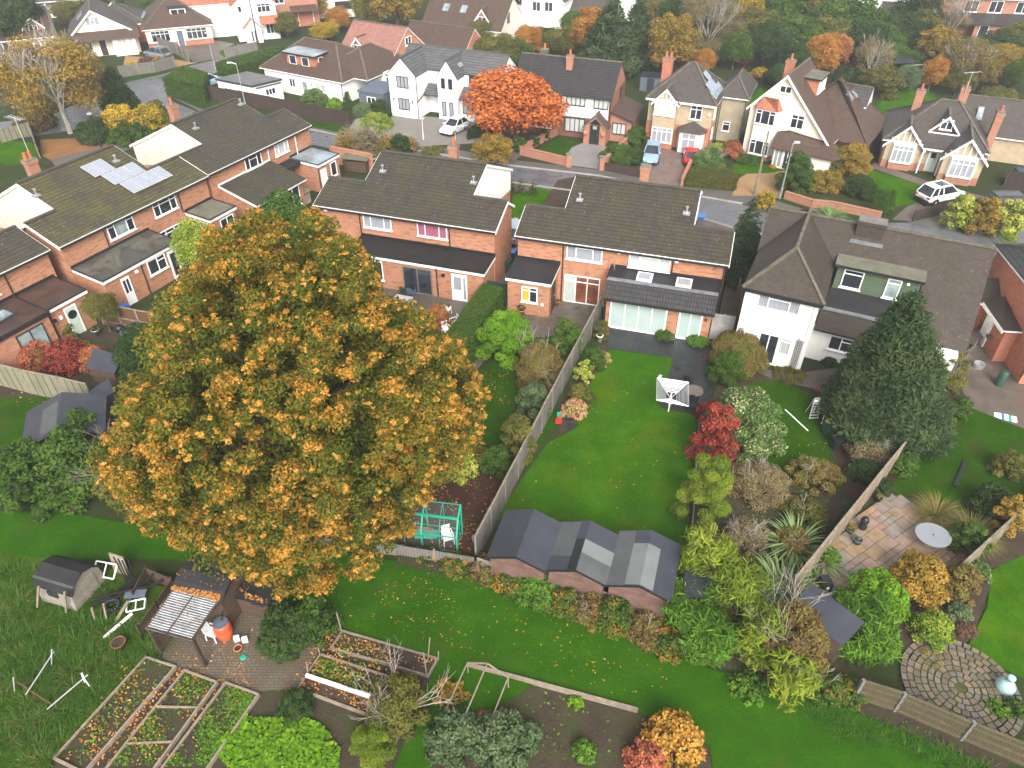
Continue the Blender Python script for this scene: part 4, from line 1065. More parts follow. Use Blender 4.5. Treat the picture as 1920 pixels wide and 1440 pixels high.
# white modern house with two gables
h = thing("white_house", "white modern house with two front gables and dark windows", "house", G(*q3(332, 938)), -22.6)
gable_v(h, 0, 3.15, 0, 4.6, 4.4, 5.95, 'render_w', 'roof_slate', .08, edge='frame_d', gov=.05, v_end=4.7, rmat='roof_slate')
gable_v(h, 5.08, 7.28, 1.0, 4.6, 4.35, 5.9, 'render_w', 'roof_slate', .08, edge='frame_d', gov=.05, v_end=4.7, rmat='roof_slate')
gable_u(h, .01, 11.4, 2.62, 6.9, 4.4, 6.0, 'render_w', 'roof_slate', .08, vr=4.72, edge='frame_d', gov=.06, rmat='roof_slate')
window(h, pl, .95, 2.3, 3.0, 4.15, (1, 1, 1), (), 'frame_d', 'glass_c', False); window(h, pl, .95, 2.25, .8, 1.95, (1, 1, 1), (), 'frame_d', 'glass_c', False)
p2_ = PL((0, 1.0), (1, 0))
for a, b in ((5.52, 5.95), (6.33, 6.78)):
 window(h, p2_, a, b, 3.15, 4.15, (1,), (), 'frame_d', 'glass', False); window(h, p2_, a, b, .4, 1.85, (1,), (), 'frame_d', 'glass_c', False)
p3_ = PL((0, 2.62), (1, 0))
window(h, p3_, 7.9, 9.3, 3.2, 4.25, (1, 1), (), 'frame_d', 'glass', False)
door(h, p3_, 3.4, 4.9, .05, 2.0, 'white', 'white', ())
m = MB(); m.slab([(3.16, 1.4, 2.2), (5.07, 1.4, 2.2), (5.07, 2.6, 3.0), (3.16, 2.6, 3.0)], .12, 0, 1); m.build("porch_roof", [M['roof_slate'], M['frame_d']], h)
block(h, 7.3, 10.2, 1.5, 2.61, 2.2, 'render_w', "bay_wall")
m = MB(); m.slab([(7.29, 1.25, 2.2), (10.4, 1.25, 2.2), (10.4, 2.6, 3.1), (7.29, 2.6, 3.1)], .12, 0, 1); m.build("bay_roof", [M['roof_slate'], M['frame_d']], h)
window(h, PL((0, 1.5), (1, 0)), 7.6, 9.8, .75, 1.95, (1, 1, 1, 1), (), 'frame_d', 'glass_c', False)
pipe(h, [(3.2, -.03, 4.3), (3.2, -.03, .05)]); pipe(h, [(3.2, .02, 1.75), (3.2, 1.4, 2.15)], .05)
for u, z in ((.45, 1.8), (2.62, 1.7)):
 m = MB(); m.box(u - .05, u + .05, -.12, -.005, z - .1, z + .1); m.build("wall_lamp", M['black'], h)
skylight(h, [(6.75, 2.4, 5.25), (7.0, 2.4, 4.92), (7.0, 3.2, 4.92), (6.75, 3.2, 5.25)], 'glass_l', 'steel', .06)

# brick semi with white boarding
h = thing("brick_house", "brick semi with white boarded front, black windows and a gabled porch", "house", G(*q4(500, 1000)), -19)
block(h, -5.4, 4.55, 0, 6.0, 4.2, 'brick_front')
gable_u(h, -5.4, 4.55, .0, 6.0, 4.22, 6.55, 'brick_front', 'roof_wet', .2, edge='frame_d', gov=.06, rmat='ridge')
m = MB(); m.box(-.35, 4.3, -.05, -.005, 2.0, 4.15); m.build("white_boarding", M['clad_w'], h)
pb = PL((0, -.05), (1, 0))
window(h, pb, .12, 2.0, 3.05, 4.12, (1, 1, 1, 1), (), 'frame_d', 'glass_cw', False, .08); window(h, pb, 2.82, 4.25, 2.98, 4.05, (1, 1, 1), (), 'frame_d', 'glass_cw', False, .08)
window(h, pl, .05, 2.05, .5, 1.88, (1, 1, 1, 1), (), 'frame_d', 'glass_cw', False, .08)
window(h, pl, -3.8, -1.0, 3.1, 4.1, (1, 1, 1, 1), (), 'white', 'glass'); window(h, pl, -3.8, -1.0, .6, 1.8, (1, 1, 1, 1), (), 'white', 'glass')
gable_v(h, 2.35, 4.5, -1.5, -.004, 1.75, 2.75, 'brick_front', 'roof_brown', .2, edge='wood', gov=.12, v_end=-.06)
pp = PL((0, -1.5), (1, 0))
door(h, pp, 2.95, 3.9, .1, 1.95, 'black', 'frame_d', ((.3, .7, .78, .95),), 'glass_c')
m = MB(); m.face([(2.8, -1.512, 1.98), (4.05, -1.512, 1.98), (3.43, -1.512, 2.5)]); m.build("porch_glazing", M['glass'], h)
m = MB(); m.prism([(4.56, .2), (6.6, .2), (6.6, 4.8), (4.56, 4.8)], 0, 2.2); m.build("side_extension_wall", M['brick_front'], h)
roof(h, 'roof_brown', [[(4.57, -.15, 2.9), (4.57, 5.1, 2.9), (6.85, 5.1, 2.15), (6.85, -.15, 2.15)]], .1, 'frame_d', name="side_roof")
m = MB(); m.extr([(4.57, .21, 2.2), (6.6, .21, 2.2), (4.57, .21, 2.85)], (0, 4.5, 0)); m.build("side_gable", M['brick_front'], h)
window(h, PL((0, .2), (1, 0)), 4.75, 6.1, .7, 1.8, (1, 1, 1), (), 'frame_d', 'glass_cw', False, .08)
window(h, right(4.55), 3.4, 4.1, 3.0, 4.1, (1,), (), 'frame_d', 'glass', False)
pipe(h, [(4.45, -.1, 4.1), (4.45, -.1, .05)]); eaves(h, -5.5, 4.6, -.25, 4.1, 'frame_d')
chimney(h, -.3, 2.2, 5.0, 7.0, .6, .6, 'brick_front', 1); chimney(h, -3.4, 4.0, 5.8, 6.9, .7, .5, 'ridge', 1)
m = MB()
for u in (2.55, 4.28): m.lathe([(.02, 1.0), (.16, 1.08), (.2, 1.25), (.1, 1.4)], 8, (u, -1.75))
m.build("hanging_basket", M['terra'], h)

# tan pebbledashed house with solar panels
h = thing("pebbledash_house", "tan pebbledashed house with a hipped roof and blue-grey solar panels", "house", G(*q5(205, 985)), -23)
block(h, -.75, 5.25, .8, 6.8, 4.3, 'render_t'); base_course(h, -.75, 5.25, .8, 2.2, 'brick_red', .02, 2.4)
hip(h, -.75, 5.25, .8, 6.8, 4.32, 7.0, 'roof_grey', .3, r0=2.1, r1=2.5); eaves(h, -1, 5.5, .5, 4.35)
gable_v(h, -.05, 2.02, 0, .79, 4.4, 5.5, 'render_t', 'roof_grey', .25, gov=.1, v_end=1.8, barge='white')
base_course(h, -.05, 2.02, 0, .55, 'brick_red', .02, .79)
pt = PL((0, .8), (1, 0))
window(h, pl, .0, 1.97, 3.1, 4.35, (1, 1, 1, 1), (0, 1, 2, 3), glass='glass_cw', transom=3.95); window(h, pl, .0, 1.97, .6, 1.95, (1, 1, 1, 1), (0, 1, 2, 3), glass='glass_c', transom=1.6)
m = MB()
for k in range(5): m.bar((.3 + .35 * k, -.03, 4.45), (.3 + .35 * k, -.03, 4.55 + .75 * (1 - abs(k - 2) / 2.4)), .06, .03)
m.bar((-.1, -.03, 4.45), (2.1, -.03, 4.45), .05, .1); m.build("gable_timbers", M['white'], h)
window(h, pt, 3.22, 4.3, 2.85, 4.15, (1, 1), (0, 1), glass='glass', transom=3.75)
window(h, right(5.25), 1.6, 2.4, 2.8, 4.1, (1, 1), (0, 1)); window(h, right(5.25), 1.8, 2.4, .9, 1.9, (1,), ())
m = MB(); m.prism([(2.75, -.35), (4.6, -.35), (4.85, .1), (4.85, .78), (2.55, .78), (2.55, .1)], 0, 1.95); m.build("porch", M['white'], h)
pq = PL((0, -.35), (1, 0)); window(h, pq, 3.0, 4.3, .15, 1.85, (1, 1), (0, 1), glass='glass_c', sill=False, name="porch_door"); 
m = MB(); 
c_ = (3.7, .75, 2.7)
pp_ = [(2.3, .78, 1.98), (2.3, 0, 1.98), (2.65, -.6, 1.98), (4.7, -.6, 1.98), (5.1, 0, 1.98), (5.1, .78, 1.98)]
for a, b in zip(pp_[:-1], pp_[1:]): m.face([a, b, c_])
m.build("porch_roof", M['roof_grey'], h)
sr = lambda a, b: (5.55 - b * .78, a, 4.32 + .88 * b * .8)
solar(h, sr, [(1.35, 2.5, .45, 1.2), (1.7, 2.85, 1.22, 1.97), (2.52, 3.7, .45, 1.2), (2.87, 4.0, 1.22, 1.97), (3.1, 4.2, 1.99, 2.75), (3.72, 4.9, .45, 1.2)], M['solar_b'])
block(h, 5.252, 7.6, 4.2, 9.0, 4.2, 'render_tg'); hip(h, 5.25, 7.6, 4.2, 9.0, 4.22, 5.8, 'roof_grey', .3, along='v')
window(h, PL((0, 4.2), (1, 0)), 5.9, 6.6, 1.0, 1.9, (1,), (0,)); 
pipe(h, [(5.45, 4.1, 4.1), (5.45, 3.9, 2.6), (5.45, 4.1, .05)]); pipe(h, [(5.35, 3.2, 4.1), (5.4, 3.2, .05)])
chimney(h, -.2, 4.6, 4.2, 7.0, .9, .6, 'brick_red', 2)
m = MB(); m.lathe([(.05, 3.3), (.12, 3.35), (.12, 3.5)], 8, (4.95, .72)); m.build("alarm_box", M['white'], h)

# white gabled house with the big sweeping roof
h = thing("gabled_house", "cream gabled house with a long sweeping brown roof and bay windows", "house", G(*q6(280, 925)), -34)
gable_v(h, -2.85, 4.6, .2, 6.3, 4.6, 7.6, 'render_c', 'roof_brown', .25, ur=-.1, h1=2.6, gov=.3, barge='white')
hip(h, -1.3, 7.2, 2.6, 10.4, 2.2, 6.2, 'roof_brown', .3, along='v', edge='frame_d', rmat='roof_brown')
block(h, 4.62, 7.0, 3.2, 10.2, 2.15, 'brick_front')
gable_u(h, 3.4, 5.6, 7.2, 8.8, 4.3, 5.5, 'render_c', 'roof_wet', .2)
pg = PL((0, .2), (1, 0))
base_course(h, -2.85, 4.6, .2, 2.35, 'brick_front', .0, .25) if False else None
m = MB(); m.prism([(-2.4, .198), (-2.1, -.35), (-.3, -.35), (-.05, .198)], 0, 4.6); m.build("bay_wall", M['render_c'], h)
m = MB(); m.prism([(-2.42, .17), (-2.11, -.37), (-.29, -.37), (-.03, .17)], 0, .45); m.build("brick_base", M['brick_front'], h)
m = MB()
for a, b in (((-2.55, .2, 4.55), (-2.2, -.5, 4.55)), ((-2.2, -.5, 4.55), (-.2, -.5, 4.55)), ((-.2, -.5, 4.55), (.1, .2, 4.55))): m.face([a, b, (-.5, .2, 5.45), (-1.9, .2, 5.45)])
m.build("bay_roof", M['roof_red'], h)
pb_ = PL((0, -.35), (1, 0))
window(h, pb_, -2.08, -.32, 3.25, 4.5, (1, 1.6, 1), (0, 2), transom=4.2); window(h, pb_, -2.08, -.32, .5, 1.8, (1, 1.6, 1), (0, 2), transom=1.5)
window(h, pg, -.6, .42, 6.05, 6.65, (1, 1), ()); window(h, pg, .95, 2.08, 3.25, 4.45, (1, 1), (0, 1), transom=4.1)
m = MB(); m.extr([(0.0, .19, 2.7), (1.0, .19, 3.0), (5.0, .19, 2.6), (6.1, -1.2, 1.95), (5.6, -1.6, 1.85), (.2, -1.6, 1.85)], (0, 0, -.1)); m.build("porch_roof", M['roof_brown'], h)
m = MB(); m.prism([(2.2, -1.3), (5.3, -1.3), (5.3, .19), (2.2, .19)], 0, 1.8); m.build("porch_wall", M['render_c'], h)
door(h, PL((0, -1.3), (1, 0)), .5, 1.35, .05, 1.78, 'white', 'white', ((.12, .45, .1, .92), (.55, .88, .1, .92)), 'glass_c'); window(h, PL((0, -1.3), (1, 0)), 1.4, 2.1, .05, 1.78, (1, 1), (), sill=False)
m = MB(); m.prism([(.4, 2.9), (1.95, 2.9), (1.95, 5.3), (.4, 5.3)], 4.6, 6.75); dm = m.build("dormer", M['brick_red'], h)
m = MB(); m.slab([(.1, 2.7, 6.9), (2.15, 2.7, 6.9), (2.15, 5.5, 6.92), (.1, 5.5, 6.92)], .14, 0, 1); m.build("dormer_roof", [M['felt_moss'], M['felt_black']], dm)
window(h, right(1.95), 3.0, 5.2, 5.6, 6.7, (1, 1, 1, 1), ())
hz = lambda u: 2.2 + (7.5 - u) * 4 / 4.7
for u, v in ((3.9, 5.6), (4.0, 6.9), (4.75, 9.0)): skylight(h, [(u + .62, v, hz(u + .62)), (u + .62, v + .75, hz(u + .62)), (u, v + .75, hz(u)), (u, v, hz(u))], 'glass_l', 'lead', .1)
chimney(h, -1.0, 3.4, 6.0, 8.0, .7, .6, 'brick_red', 1)
m = MB(); m.lathe([(.05, 4.55), (.14, 4.6), (.14, 4.75)], 8, (1.9, .12)); m.build("alarm_box", M['white'], h)

# bungalow with half-timbered gables
h = thing("bungalow", "bungalow with two half-timbered front gables and tall brick chimneys", "bungalow", G(*q7(215, 785)), -24)
block(h, -.85, 7.1, .3, 8.0, 2.4, 'render_t'); base_course(h, -.85, 7.1, .3, .7, 'brick_front', .015, 8.0)
hip(h, -.85, 7.1, .3, 8.0, 2.4, 5.2, 'roof_grey', .3, r0=2.8, r1=4.2, along='u')
for (a, b, v, g) in ((-.7, 2.2, .0, 4.0), (3.95, 7.05, -1.4, 4.0)):
 gable_v(h, a, b, v, .3, 2.35, g - .05, 'render_t', 'roof_grey', .3, gov=.3, v_end=2.6, barge='white')
 m = MB(); u_ = (a + b) / 2
 for k in range(6):
  x = a + .1 + (b - a - .2) * (k + .5) / 6
  m.bar((x, v - .03, 2.4), (x, v - .03, 2.45 + (g - 2.6) * (1 - abs(x - u_) / ((b - a) / 2))), .09, .04)
 m.bar((a - .05, v - .03, 2.38), (b + .05, v - .03, 2.38), .05, .14); m.build("gable_timbers", M['white'], h)
 p_ = PL((0, v), (1, 0))
 m = MB(); m.prism([(a + .45, v - .004), (a + .6, v - .3), (b - .6, v - .3), (b - .45, v - .004)], 0, .68); m.build("brick_base", M['brick_front'], h)
 m = MB(); m.prism([(a + .45, v - .004), (a + .6, v - .3), (b - .6, v - .3), (b - .45, v - .004)], .682, 2.3); m.build("bay_wall", M['white'], h)
 window(h, PL((0, v - .3), (1, 0)), a + .62, b - .62, .7, 2.2, (1, 1, 1, 1), (0, 1, 2, 3), glass='glass_c', transom=1.8)
 base_course(h, a, b, v, .68, 'brick_front', .014, v + .25)
p_ = PL((0, .3), (1, 0))
door(h, p_, 2.9, 3.7, .1, 2.0, 'sage', 'white', ((.25, .75, .62, .88),), 'glass')
m = MB(); m.bar((2.25, -.35, 2.25), (3.95, -.35, 2.25), .1, .25); m.bar((2.35, -.35, 0), (2.35, -.35, 2.1), .1, .1); m.bar((3.85, -.35, 0), (3.85, -.35, 2.1), .1, .1); m.build("porch_frame", M['white'], h)
m = MB(); m.slab([(2.2, -.45, 2.4), (3.98, -.45, 2.4), (3.98, .4, 2.65), (2.2, .4, 2.65)], .08); m.build("porch_roof", M['roof_grey'], h)
gable_v(h, 2.55, 4.6, 1.4, 2.2, 3.55, 4.7, 'roof_grey', 'roof_grey', .22, gov=.25, v_end=3.6, barge='white')
m = MB(); m.bar((2.4, 1.15, 3.2), (4.75, 1.15, 3.2), .15, .08); m.build("lead_flashing", M['fascia'], h)
window(h, PL((0, 1.4), (1, 0)), 3.1, 4.05, 3.5, 4.35, (1, 1), (0, 1), glass='glass', transom=4.15)
window(h, right(7.1), 1.0, 1.6, .9, 2.1, (1, 1), ()); window(h, right(7.1), 4.0, 4.7, .9, 2.1, (1, 1), ())
chimney(h, 1.0, 5.0, 2.6, 5.6, .7, .6, 'brick_front', 1); chimney(h, 7.6, 3.9, .0, 4.9, .6, .9, 'brick_front', 1); chimney(h, 4.6, 6.4, 4.5, 5.9, .7, .6, 'brick_front', 1)
gable_u(h, 4.5, 12, 5.5, 10.5, 2.5, 4.8, 'render_t', 'roof_grey', .3)
skylight(h, [(6.2, 6.0, 3.25), (6.7, 6.0, 3.25), (6.7, 7.0, 4.15), (6.2, 7.0, 4.15)], 'glass_l', 'lead', .08)

# white bungalow with a red brick dormer
L0 = G(*q2(1540, 735), 2.4)
h = thing("bungalow", "white bungalow with a red brick dormer on its brown hipped roof", "bungalow", L0, -28.9)
block(h, -11.2, .0, 0, 4.5, 2.35, 'render_w'); block(h, -4.2, 2.2, 4.502, 10, 2.35, 'render_w'); block(h, -11.2, -4.202, 4.502, 9.0, 2.35, 'render_w')
hip(h, -11.2, .0, 0, 8.6, 2.4, 4.9, 'roof_brown', .35, r0=-8.4, r1=-3.9, along='u')
hip(h, -4.2, 1.8, 2.0, 10, 2.4, 4.6, 'roof_brown', .35, along='v')
m = MB(); m.prism([(-8.3, .9), (-4.3, .9), (-4.3, 4.0), (-8.3, 4.0)], 2.5, 4.15); dm = m.build("dormer", M['brick_red'], h)
m = MB(); m.slab([(-8.7, .6, 4.25), (-4.0, .6, 4.25), (-4.0, 4.4, 4.3), (-8.7, 4.4, 4.3)], .16, 0, 1); m.build("dormer_roof", [M['puddle'], M['felt_black']], dm)
pd = PL((0, .9), (1, 0)); window(h, pd, -7.9, -6.9, 3.0, 3.95, (1,), ()); window(h, pd, -6.1, -5.1, 3.0, 3.95, (1,), ()); window(h, right(-4.3), 1.5, 2.2, 3.1, 3.9, (1,), ())
window(h, pl, -7.6, -6.75, .8, 1.75, (1, 1), ()); door(h, pl, -5.85, -4.95, .05, 1.8, 'white', 'white', ((.15, .85, .1, .9),), 'glass_l'); window(h, pl, -3.8, -2.4, .85, 1.75, (1, 1), (), glass='glass_cw'); window(h, pl, -4.5, -4.2, 1.2, 1.7, (1,), ())
window(h, right(2.2), 5.0, 6.6, 1.0, 2.0, (1, 1), ())
pipe(h, [(-.05, -.1, 2.2), (-.05, -.1, .05)])
m = MB(); m.slab([(1.9, 4.6, 2.5), (4.6, 4.6, 2.2), (4.6, 9.0, 2.2), (1.9, 9.0, 2.5)], .1); cs = m.build("conservatory_roof", M['render_c'], h)
block(h, 2.202, 4.4, 4.8, 8.8, .9, 'render_w', "conservatory_wall"); window(h, PL((2.2, 4.8), (1, 0)), .05, 2.15, .95, 2.05, (1, 1, 1, 1), ()); window(h, right(4.4), 4.9, 8.7, .95, 2.05, (1, 1, 1, 1, 1), ())

g = thing("garage", "white flat-roofed garage behind the dark brown street fence", "garage", G(*q2(730, 780), 2.2), -29)
A_ = [G(*q2(*p), 2.2) for p in ((400, 715), (730, 780), (1005, 715), (690, 650))]
O_ = Vector(A_[1])
def gl_(p, k=1.0):
 d = Vector(p) - O_; a = R(29); c, s = math.cos(a), math.sin(a)
 return ((d.x * c - d.y * s) * k, (d.x * s + d.y * c) * k)
Q_ = [gl_(p) for p in A_]
cx_ = sum(q[0] for q in Q_) / 4; cy_ = sum(q[1] for q in Q_) / 4
m = MB(); m.prism([(cx_ + (q[0] - cx_) * .95, cy_ + (q[1] - cy_) * .95) for q in Q_], 0, 2.1); m.build("wall", M['render_w'], g)
m = MB(); m.prism(Q_, 2.102, 2.3, 1, 0); m.build("flat_roof", [M['felt_grey'], M['frame_d']], g)
e_ = PL((cx_ + (Q_[1][0] - cx_) * .95, cy_ + (Q_[1][1] - cy_) * .95), (Q_[2][0] - Q_[1][0], Q_[2][1] - Q_[1][1]))
window(g, e_, 1.4, 2.6, .9, 1.6, (1, 1, 1), (), glass='glass', sill=False)
m = MB(); e_.box(m, .4, 3.4, 1.85, 1.95, .003, .1); m.build("trim_board", M['frame_d'], g)

s_ = thing("garden_office", "dark blue-grey flat-roofed garden office beside the white modern house", "garden building", G(*q3(225, 690), 2.3), -24)
block(s_, -3.0, 0, 0, 3.6, 2.1, 'bluegrey')
m = MB(); m.prism([(-3.1, -.1), (.1, -.1), (.1, 3.7), (-3.1, 3.7)], 2.102, 2.28); m.build("flat_roof", M['bluegrey'], s_)
window(s_, pl, -2.0, -.95, .6, 1.75, (1, 1), (), sill=False)

# ---------------------------------------------------------------- houses at the far side
h = thing("bungalow", "cream gabled bungalow with two roof windows at the upper left", "bungalow", G(*q1(1120, 490)), 24)
gable_v(h, -5.6, 2.1, .4, 9.5, 2.6, 5.4, 'render_c', 'roof_grey', .35, ur=-2.4, gov=.3, barge='white')
m = MB(); m.slab([(-5.9, -1.0, 2.2), (2.5, -1.0, 2.2), (2.5, .38, 2.95), (-5.9, .38, 2.95)], .1); m.build("veranda_roof", M['roof_brown'], h)
block(h, -.9, 1.8, -.6, .398, 2.15, 'render_c', "bay_wall")
p_ = PL((0, -.6), (1, 0)); window(h, p_, -.4, 1.5, .9, 2.05, (1, 1, 1), (), glass='glass_cw'); p_ = PL((0, .4), (1, 0)); window(h, p_, -3.3, -1.7, 3.6, 4.6, (1, 1, 1), (1,), glass='glass_c'); window(h, p_, -5.2, -3.4, .8, 2.0, (1, 1, 1), (), glass='glass'); door(h, p_, -2.6, -1.7, .05, 1.95, 'wood_dark', 'white', ())
for v in (3.2, 4.3): skylight(h, [(-4.3, v, 3.85), (-4.3, v + .8, 3.85), (-3.6, v + .8, 4.45), (-3.6, v, 4.45)], 'glass_l', 'lead', .12)
h = thing("bungalow", "brown roofed bungalow with a small gabled dormer at the left edge", "bungalow", G(60, 108), 26)
gable_u(h, -12, 3.2, 0, 8, 2.5, 5.0, 'render_c', 'roof_brown', .35)
gable_v(h, .2, 2.4, .8, 3.0, 3.4, 4.5, 'brick_red', 'roof_brown', .2, gov=.15, barge='white'); window(h, PL((0, .8), (1, 0)), .8, 1.8, 2.9, 3.8, (1, 1), (0, 1)); window(h, pl, -4, -2, .9, 2.1, (1, 1, 1), ())
h = thing("bungalow", "bungalow with brick-based bays and a navy front door, brown hipped roof", "bungalow", G(*q2(0, 425)), 22)
block(h, -2.6, 5.6, 0, 10, 2.4, 'render_c'); base_course(h, -2.6, 5.6, 0, .65, 'brick_red', .015, 10.0)
hip(h, -2.6, 5.6, 0, 10, 2.4, 5.5, 'roof_brown', .35, along='v'); hip(h, -9, -2.6, 4, 11, 2.4, 4.6, 'roof_grey', .3); block(h, -9, -2.602, 4, 11, 2.4, 'brick_red')
window(h, pl, -2.0, .3, .75, 2.1, (1, 1, 1, 1), (0, 1, 2, 3)); window(h, pl, 2.4, 5.0, .75, 2.1, (1, 1, 1, 1), (0, 1, 2, 3)); door(h, pl, 1.1, 2.0, .05, 2.0, 'bluegrey', 'white', ())
block(h, 1.0, 3.0, 1.5, 4.5, 4.3, 'render_w', "dormer", 2.4); m = MB(); m.box(.8, 3.2, 1.3, 5, 4.302, 4.42); m.build("dormer_roof", M['felt'], h); window(h, PL((0, 1.5), (1, 0)), 1.1, 2.9, 3.4, 4.2, (1, 1), ())
skylight(h, [(-2.6, 4, 2.9), (-2.6, 4.7, 2.9), (-2.0, 4.7, 3.6), (-2.0, 4, 3.6)], 'glass_l', 'lead', .25)
h = thing("white_house", "large white house with an orange-red tiled roof and porch", "house", G(*q2(690, 385)), 22)
gable_v(h, -.9, 4.6, .8, 9, 4.5, 6.6, 'render_w', 'roof_red', .25, gov=.2, barge='white'); gable_u(h, -7.5, -.92, 4.5, 10, 4.3, 5.8, 'render_w', 'roof_red', .25)
gable_v(h, 0, 2.1, -.6, .79, 1.9, 2.9, 'render_w', 'roof_red', .2, gov=.15); m = MB(); m.slab([(2.2, -.3, 2.2), (4.8, -.3, 2.2), (4.8, .78, 3.0), (2.2, .78, 3.0)], .1); m.build("bay_roof", M['roof_red'], h)
p_ = PL((0, .8), (1, 0)); window(h, p_, 2.2, 3.9, 3.4, 4.5, (1, 1, 1), (0, 1, 2)); window(h, p_, 2.9, 4.4, .7, 1.95, (1, 1, 1), ()); window(h, p_, -.3, .2, 3.6, 4.4, (1,), ()); door(h, PL((0, -.6), (1, 0)), .6, 1.5, .05, 1.7, 'white', 'white', ((.15, .4, .1, .9), (.6, .85, .1, .9)), 'glass')
pipe(h, [(-1.3, .9, 4.3), (-1.3, .9, .1)]); window(h, left(-.9), -3.2, -2.6, 3.3, 4.0, (1,), ()); window(h, left(-.9), -5.0, -4.2, 1.0, 1.8, (1, 1), ())
h = thing("brick_house", "red brick house at the top with white windows and a dark porch canopy", "house", G(*q2(1150, 240)), 20)
block(h, -4.6, 3.2, 0, 8, 5, 'brick_front'); hip(h, -4.6, 3.2, 0, 8, 5, 7.5, 'roof_brown')
window(h, pl, -3.4, -1.4, 3.2, 4.5, (1, 1, 1), (0, 1, 2)); window(h, pl, .9, 1.7, 3.6, 4.4, (1, 1), ()); m = MB(); m.slab([(-.8, -1.4, 2.3), (3.0, -1.4, 2.3), (3.0, -.01, 2.8), (-.8, -.01, 2.8)], .12); m.build("canopy", M['roof_brown'], h); door(h, pl, .2, 2.4, .05, 2.1, 'brick_red', 'white', ())
h = thing("house", "pale modern house with wide windows at the top edge", "house", G(650, 32), 14)
block(h, -7, 8, 0, 8, 6, 'render_c'); m = MB(); m.box(-7.3, 8.3, -.3, 8.3, 6.002, 6.3); m.build("flat_roof", M['felt'], h)
window(h, pl, -5.6, -3.4, 1.0, 2.1, (1, 1), (), 'frame_d'); window(h, pl, -3.0, .6, 3.4, 4.6, (1, 1, 1), (), 'white'); window(h, pl, -1.5, 1.0, 1.2, 2.2, (1, 1), (), 'frame_d')
x_, y_ = G(*q3(300, 375), 2.4)
h = thing("house", "house with a weathered pink-red half-hipped roof and a small white dormer", "house", (x_, y_), -28)
block(h, -7.5, 0, 0, 8, 2.5, 'render_w'); block(h, -.002 - 6, .0, .01, 7.99, 2.51, 'render_w')
gable_u(h, -7.5, .0, 0, 8, 2.5, 5.6, 'brick', 'roof_pink', .3)
gable_v(h, -5.6, -4.4, .9, 2.6, 3.9, 4.6, 'roof_pink', 'roof_pink', .2, gov=.12, barge='white'); window(h, PL((0, .9), (1, 0)), -5.5, -4.5, 2.95, 3.8, (1, 1), ()); window(h, right(0), 3.4, 4.6, 3.7, 4.6, (1, 1), ())
gable_u(h, -4, 5.0, 8.3, 13, 2.6, 4.6, 'brick_red', 'roof_brown', .3); flat_ext(h, 2.8, 8.5, 7.2, 10.8, 2.6, 'brick', 'puddle', slope=.02); window(h, PL((0, 7.2), (1, 0)), 5.8, 7.6, 1.1, 2.2, (1, 1), ())
h = thing("house", "long brown roofed house with a cream gable end and red gabled dormer", "house", G(940, 96), -22)
gable_u(h, -11.5, 0, 0, 8, 2.6, 5.6, 'render_c', 'roof_brown', .3); gable_v(h, -4.0, -2.2, 1.0, 3.2, 3.4, 4.6, 'brick_red', 'roof_brown', .25, gov=.2, barge='white'); window(h, PL((0, 1.0), (1, 0)), -3.7, -2.5, 2.9, 3.7, (1, 1), ())
for u in (-9.2, -6.6): skylight(h, [(u, 1.5, 3.75), (u + .9, 1.5, 3.75), (u + .9, 2.5, 4.5), (u, 2.5, 4.5)], 'glass_l', 'lead', .12)
window(h, right(0), 2, 2.8, 3.0, 4.2, (1,), (), 'frame_d'); chimney(h, -.8, 4.4, 4.8, 6.6, .6, .6, 'brick_red', 1); chimney(h, -11, 4, 4.8, 6.5, .8, .6, 'brick_red', 1)
h = thing("white_house", "white house with grey roofs beyond the long brown roofed house", "house", G(1040, 72), -24)
gable_v(h, -5, 1, 0, 10, 4.8, 7.4, 'render_w', 'roof_grey', .3, gov=.2, barge='white'); gable_u(h, -14, -5.02, 4, 11, 4.5, 7, 'render_c', 'roof_grey', .3); gable_u(h, 1.02, 7, 2, 8, 2.6, 4.8, 'render_w', 'roof_grey', .3)
window(h, pl, -3.4, -2.2, 3.2, 4.4, (1, 1), ()); window(h, pl, -1.6, -.4, 3.3, 4.5, (1, 1), ()); window(h, PL((0, 2), (1, 0)), 3.5, 5.4, 1.0, 2.0, (1, 1, 1), (), glass='glass'); window(h, PL((0, 4), (1, 0)), -8, -6.4, 3.0, 4.2, (1, 1), (), 'frame_d')
h = thing("white_house", "small white house glimpsed between the conifers at the top", "house", G(1160, 38), -20)
gable_u(h, -4, 4, 0, 7, 4.6, 7, 'render_w', 'roof_grey', .3); window(h, pl, -3, -1.6, 3.0, 4.2, (1, 1), ()); window(h, pl, 1, 2.6, 3.0, 4.2, (1, 1), ())
h = thing("white_house", "white house half hidden by trees right of the top centre", "house", G(1650, 54), -16)
gable_v(h, -4, 4, 0, 10, 5, 8, 'render_w', 'roof_grey', .3, gov=.2, barge='white'); window(h, pl, -1.6, 1.0, 4.4, 5.6, (1, 1, 1), (), 'frame_d'); gable_u(h, -1, 6, -5, -.4, 2.4, 4.0, 'render_w', 'roof_grey', .3)
h = thing("brick_house", "brown brick house with rows of white windows at the top right", "house", G(1830, 72), -8)
block(h, -8, 16, 0, 9, 5, 'brick_front'); hip(h, -8, 16, 0, 9, 5, 7.6, 'roof_grey')
m = MB(); m.slab([(-7, -2.4, 2.3), (16, -2.4, 2.3), (16, -.01, 3.2), (-7, -.01, 3.2)], .12); m.build("lean_to_roof", M['roof_wet'], h); block(h, -1.5, 15, -2.0, -.002, 2.2, 'brick_front', "bay_wall")
for a, b in ((-2.9, -1.2), (.2, 1.9), (3.6, 7.0), (9, 12)): window(h, pl, a, b, 3.3, 4.7, (1, 1) if b - a < 2 else (1, 1, 1, 1), ())
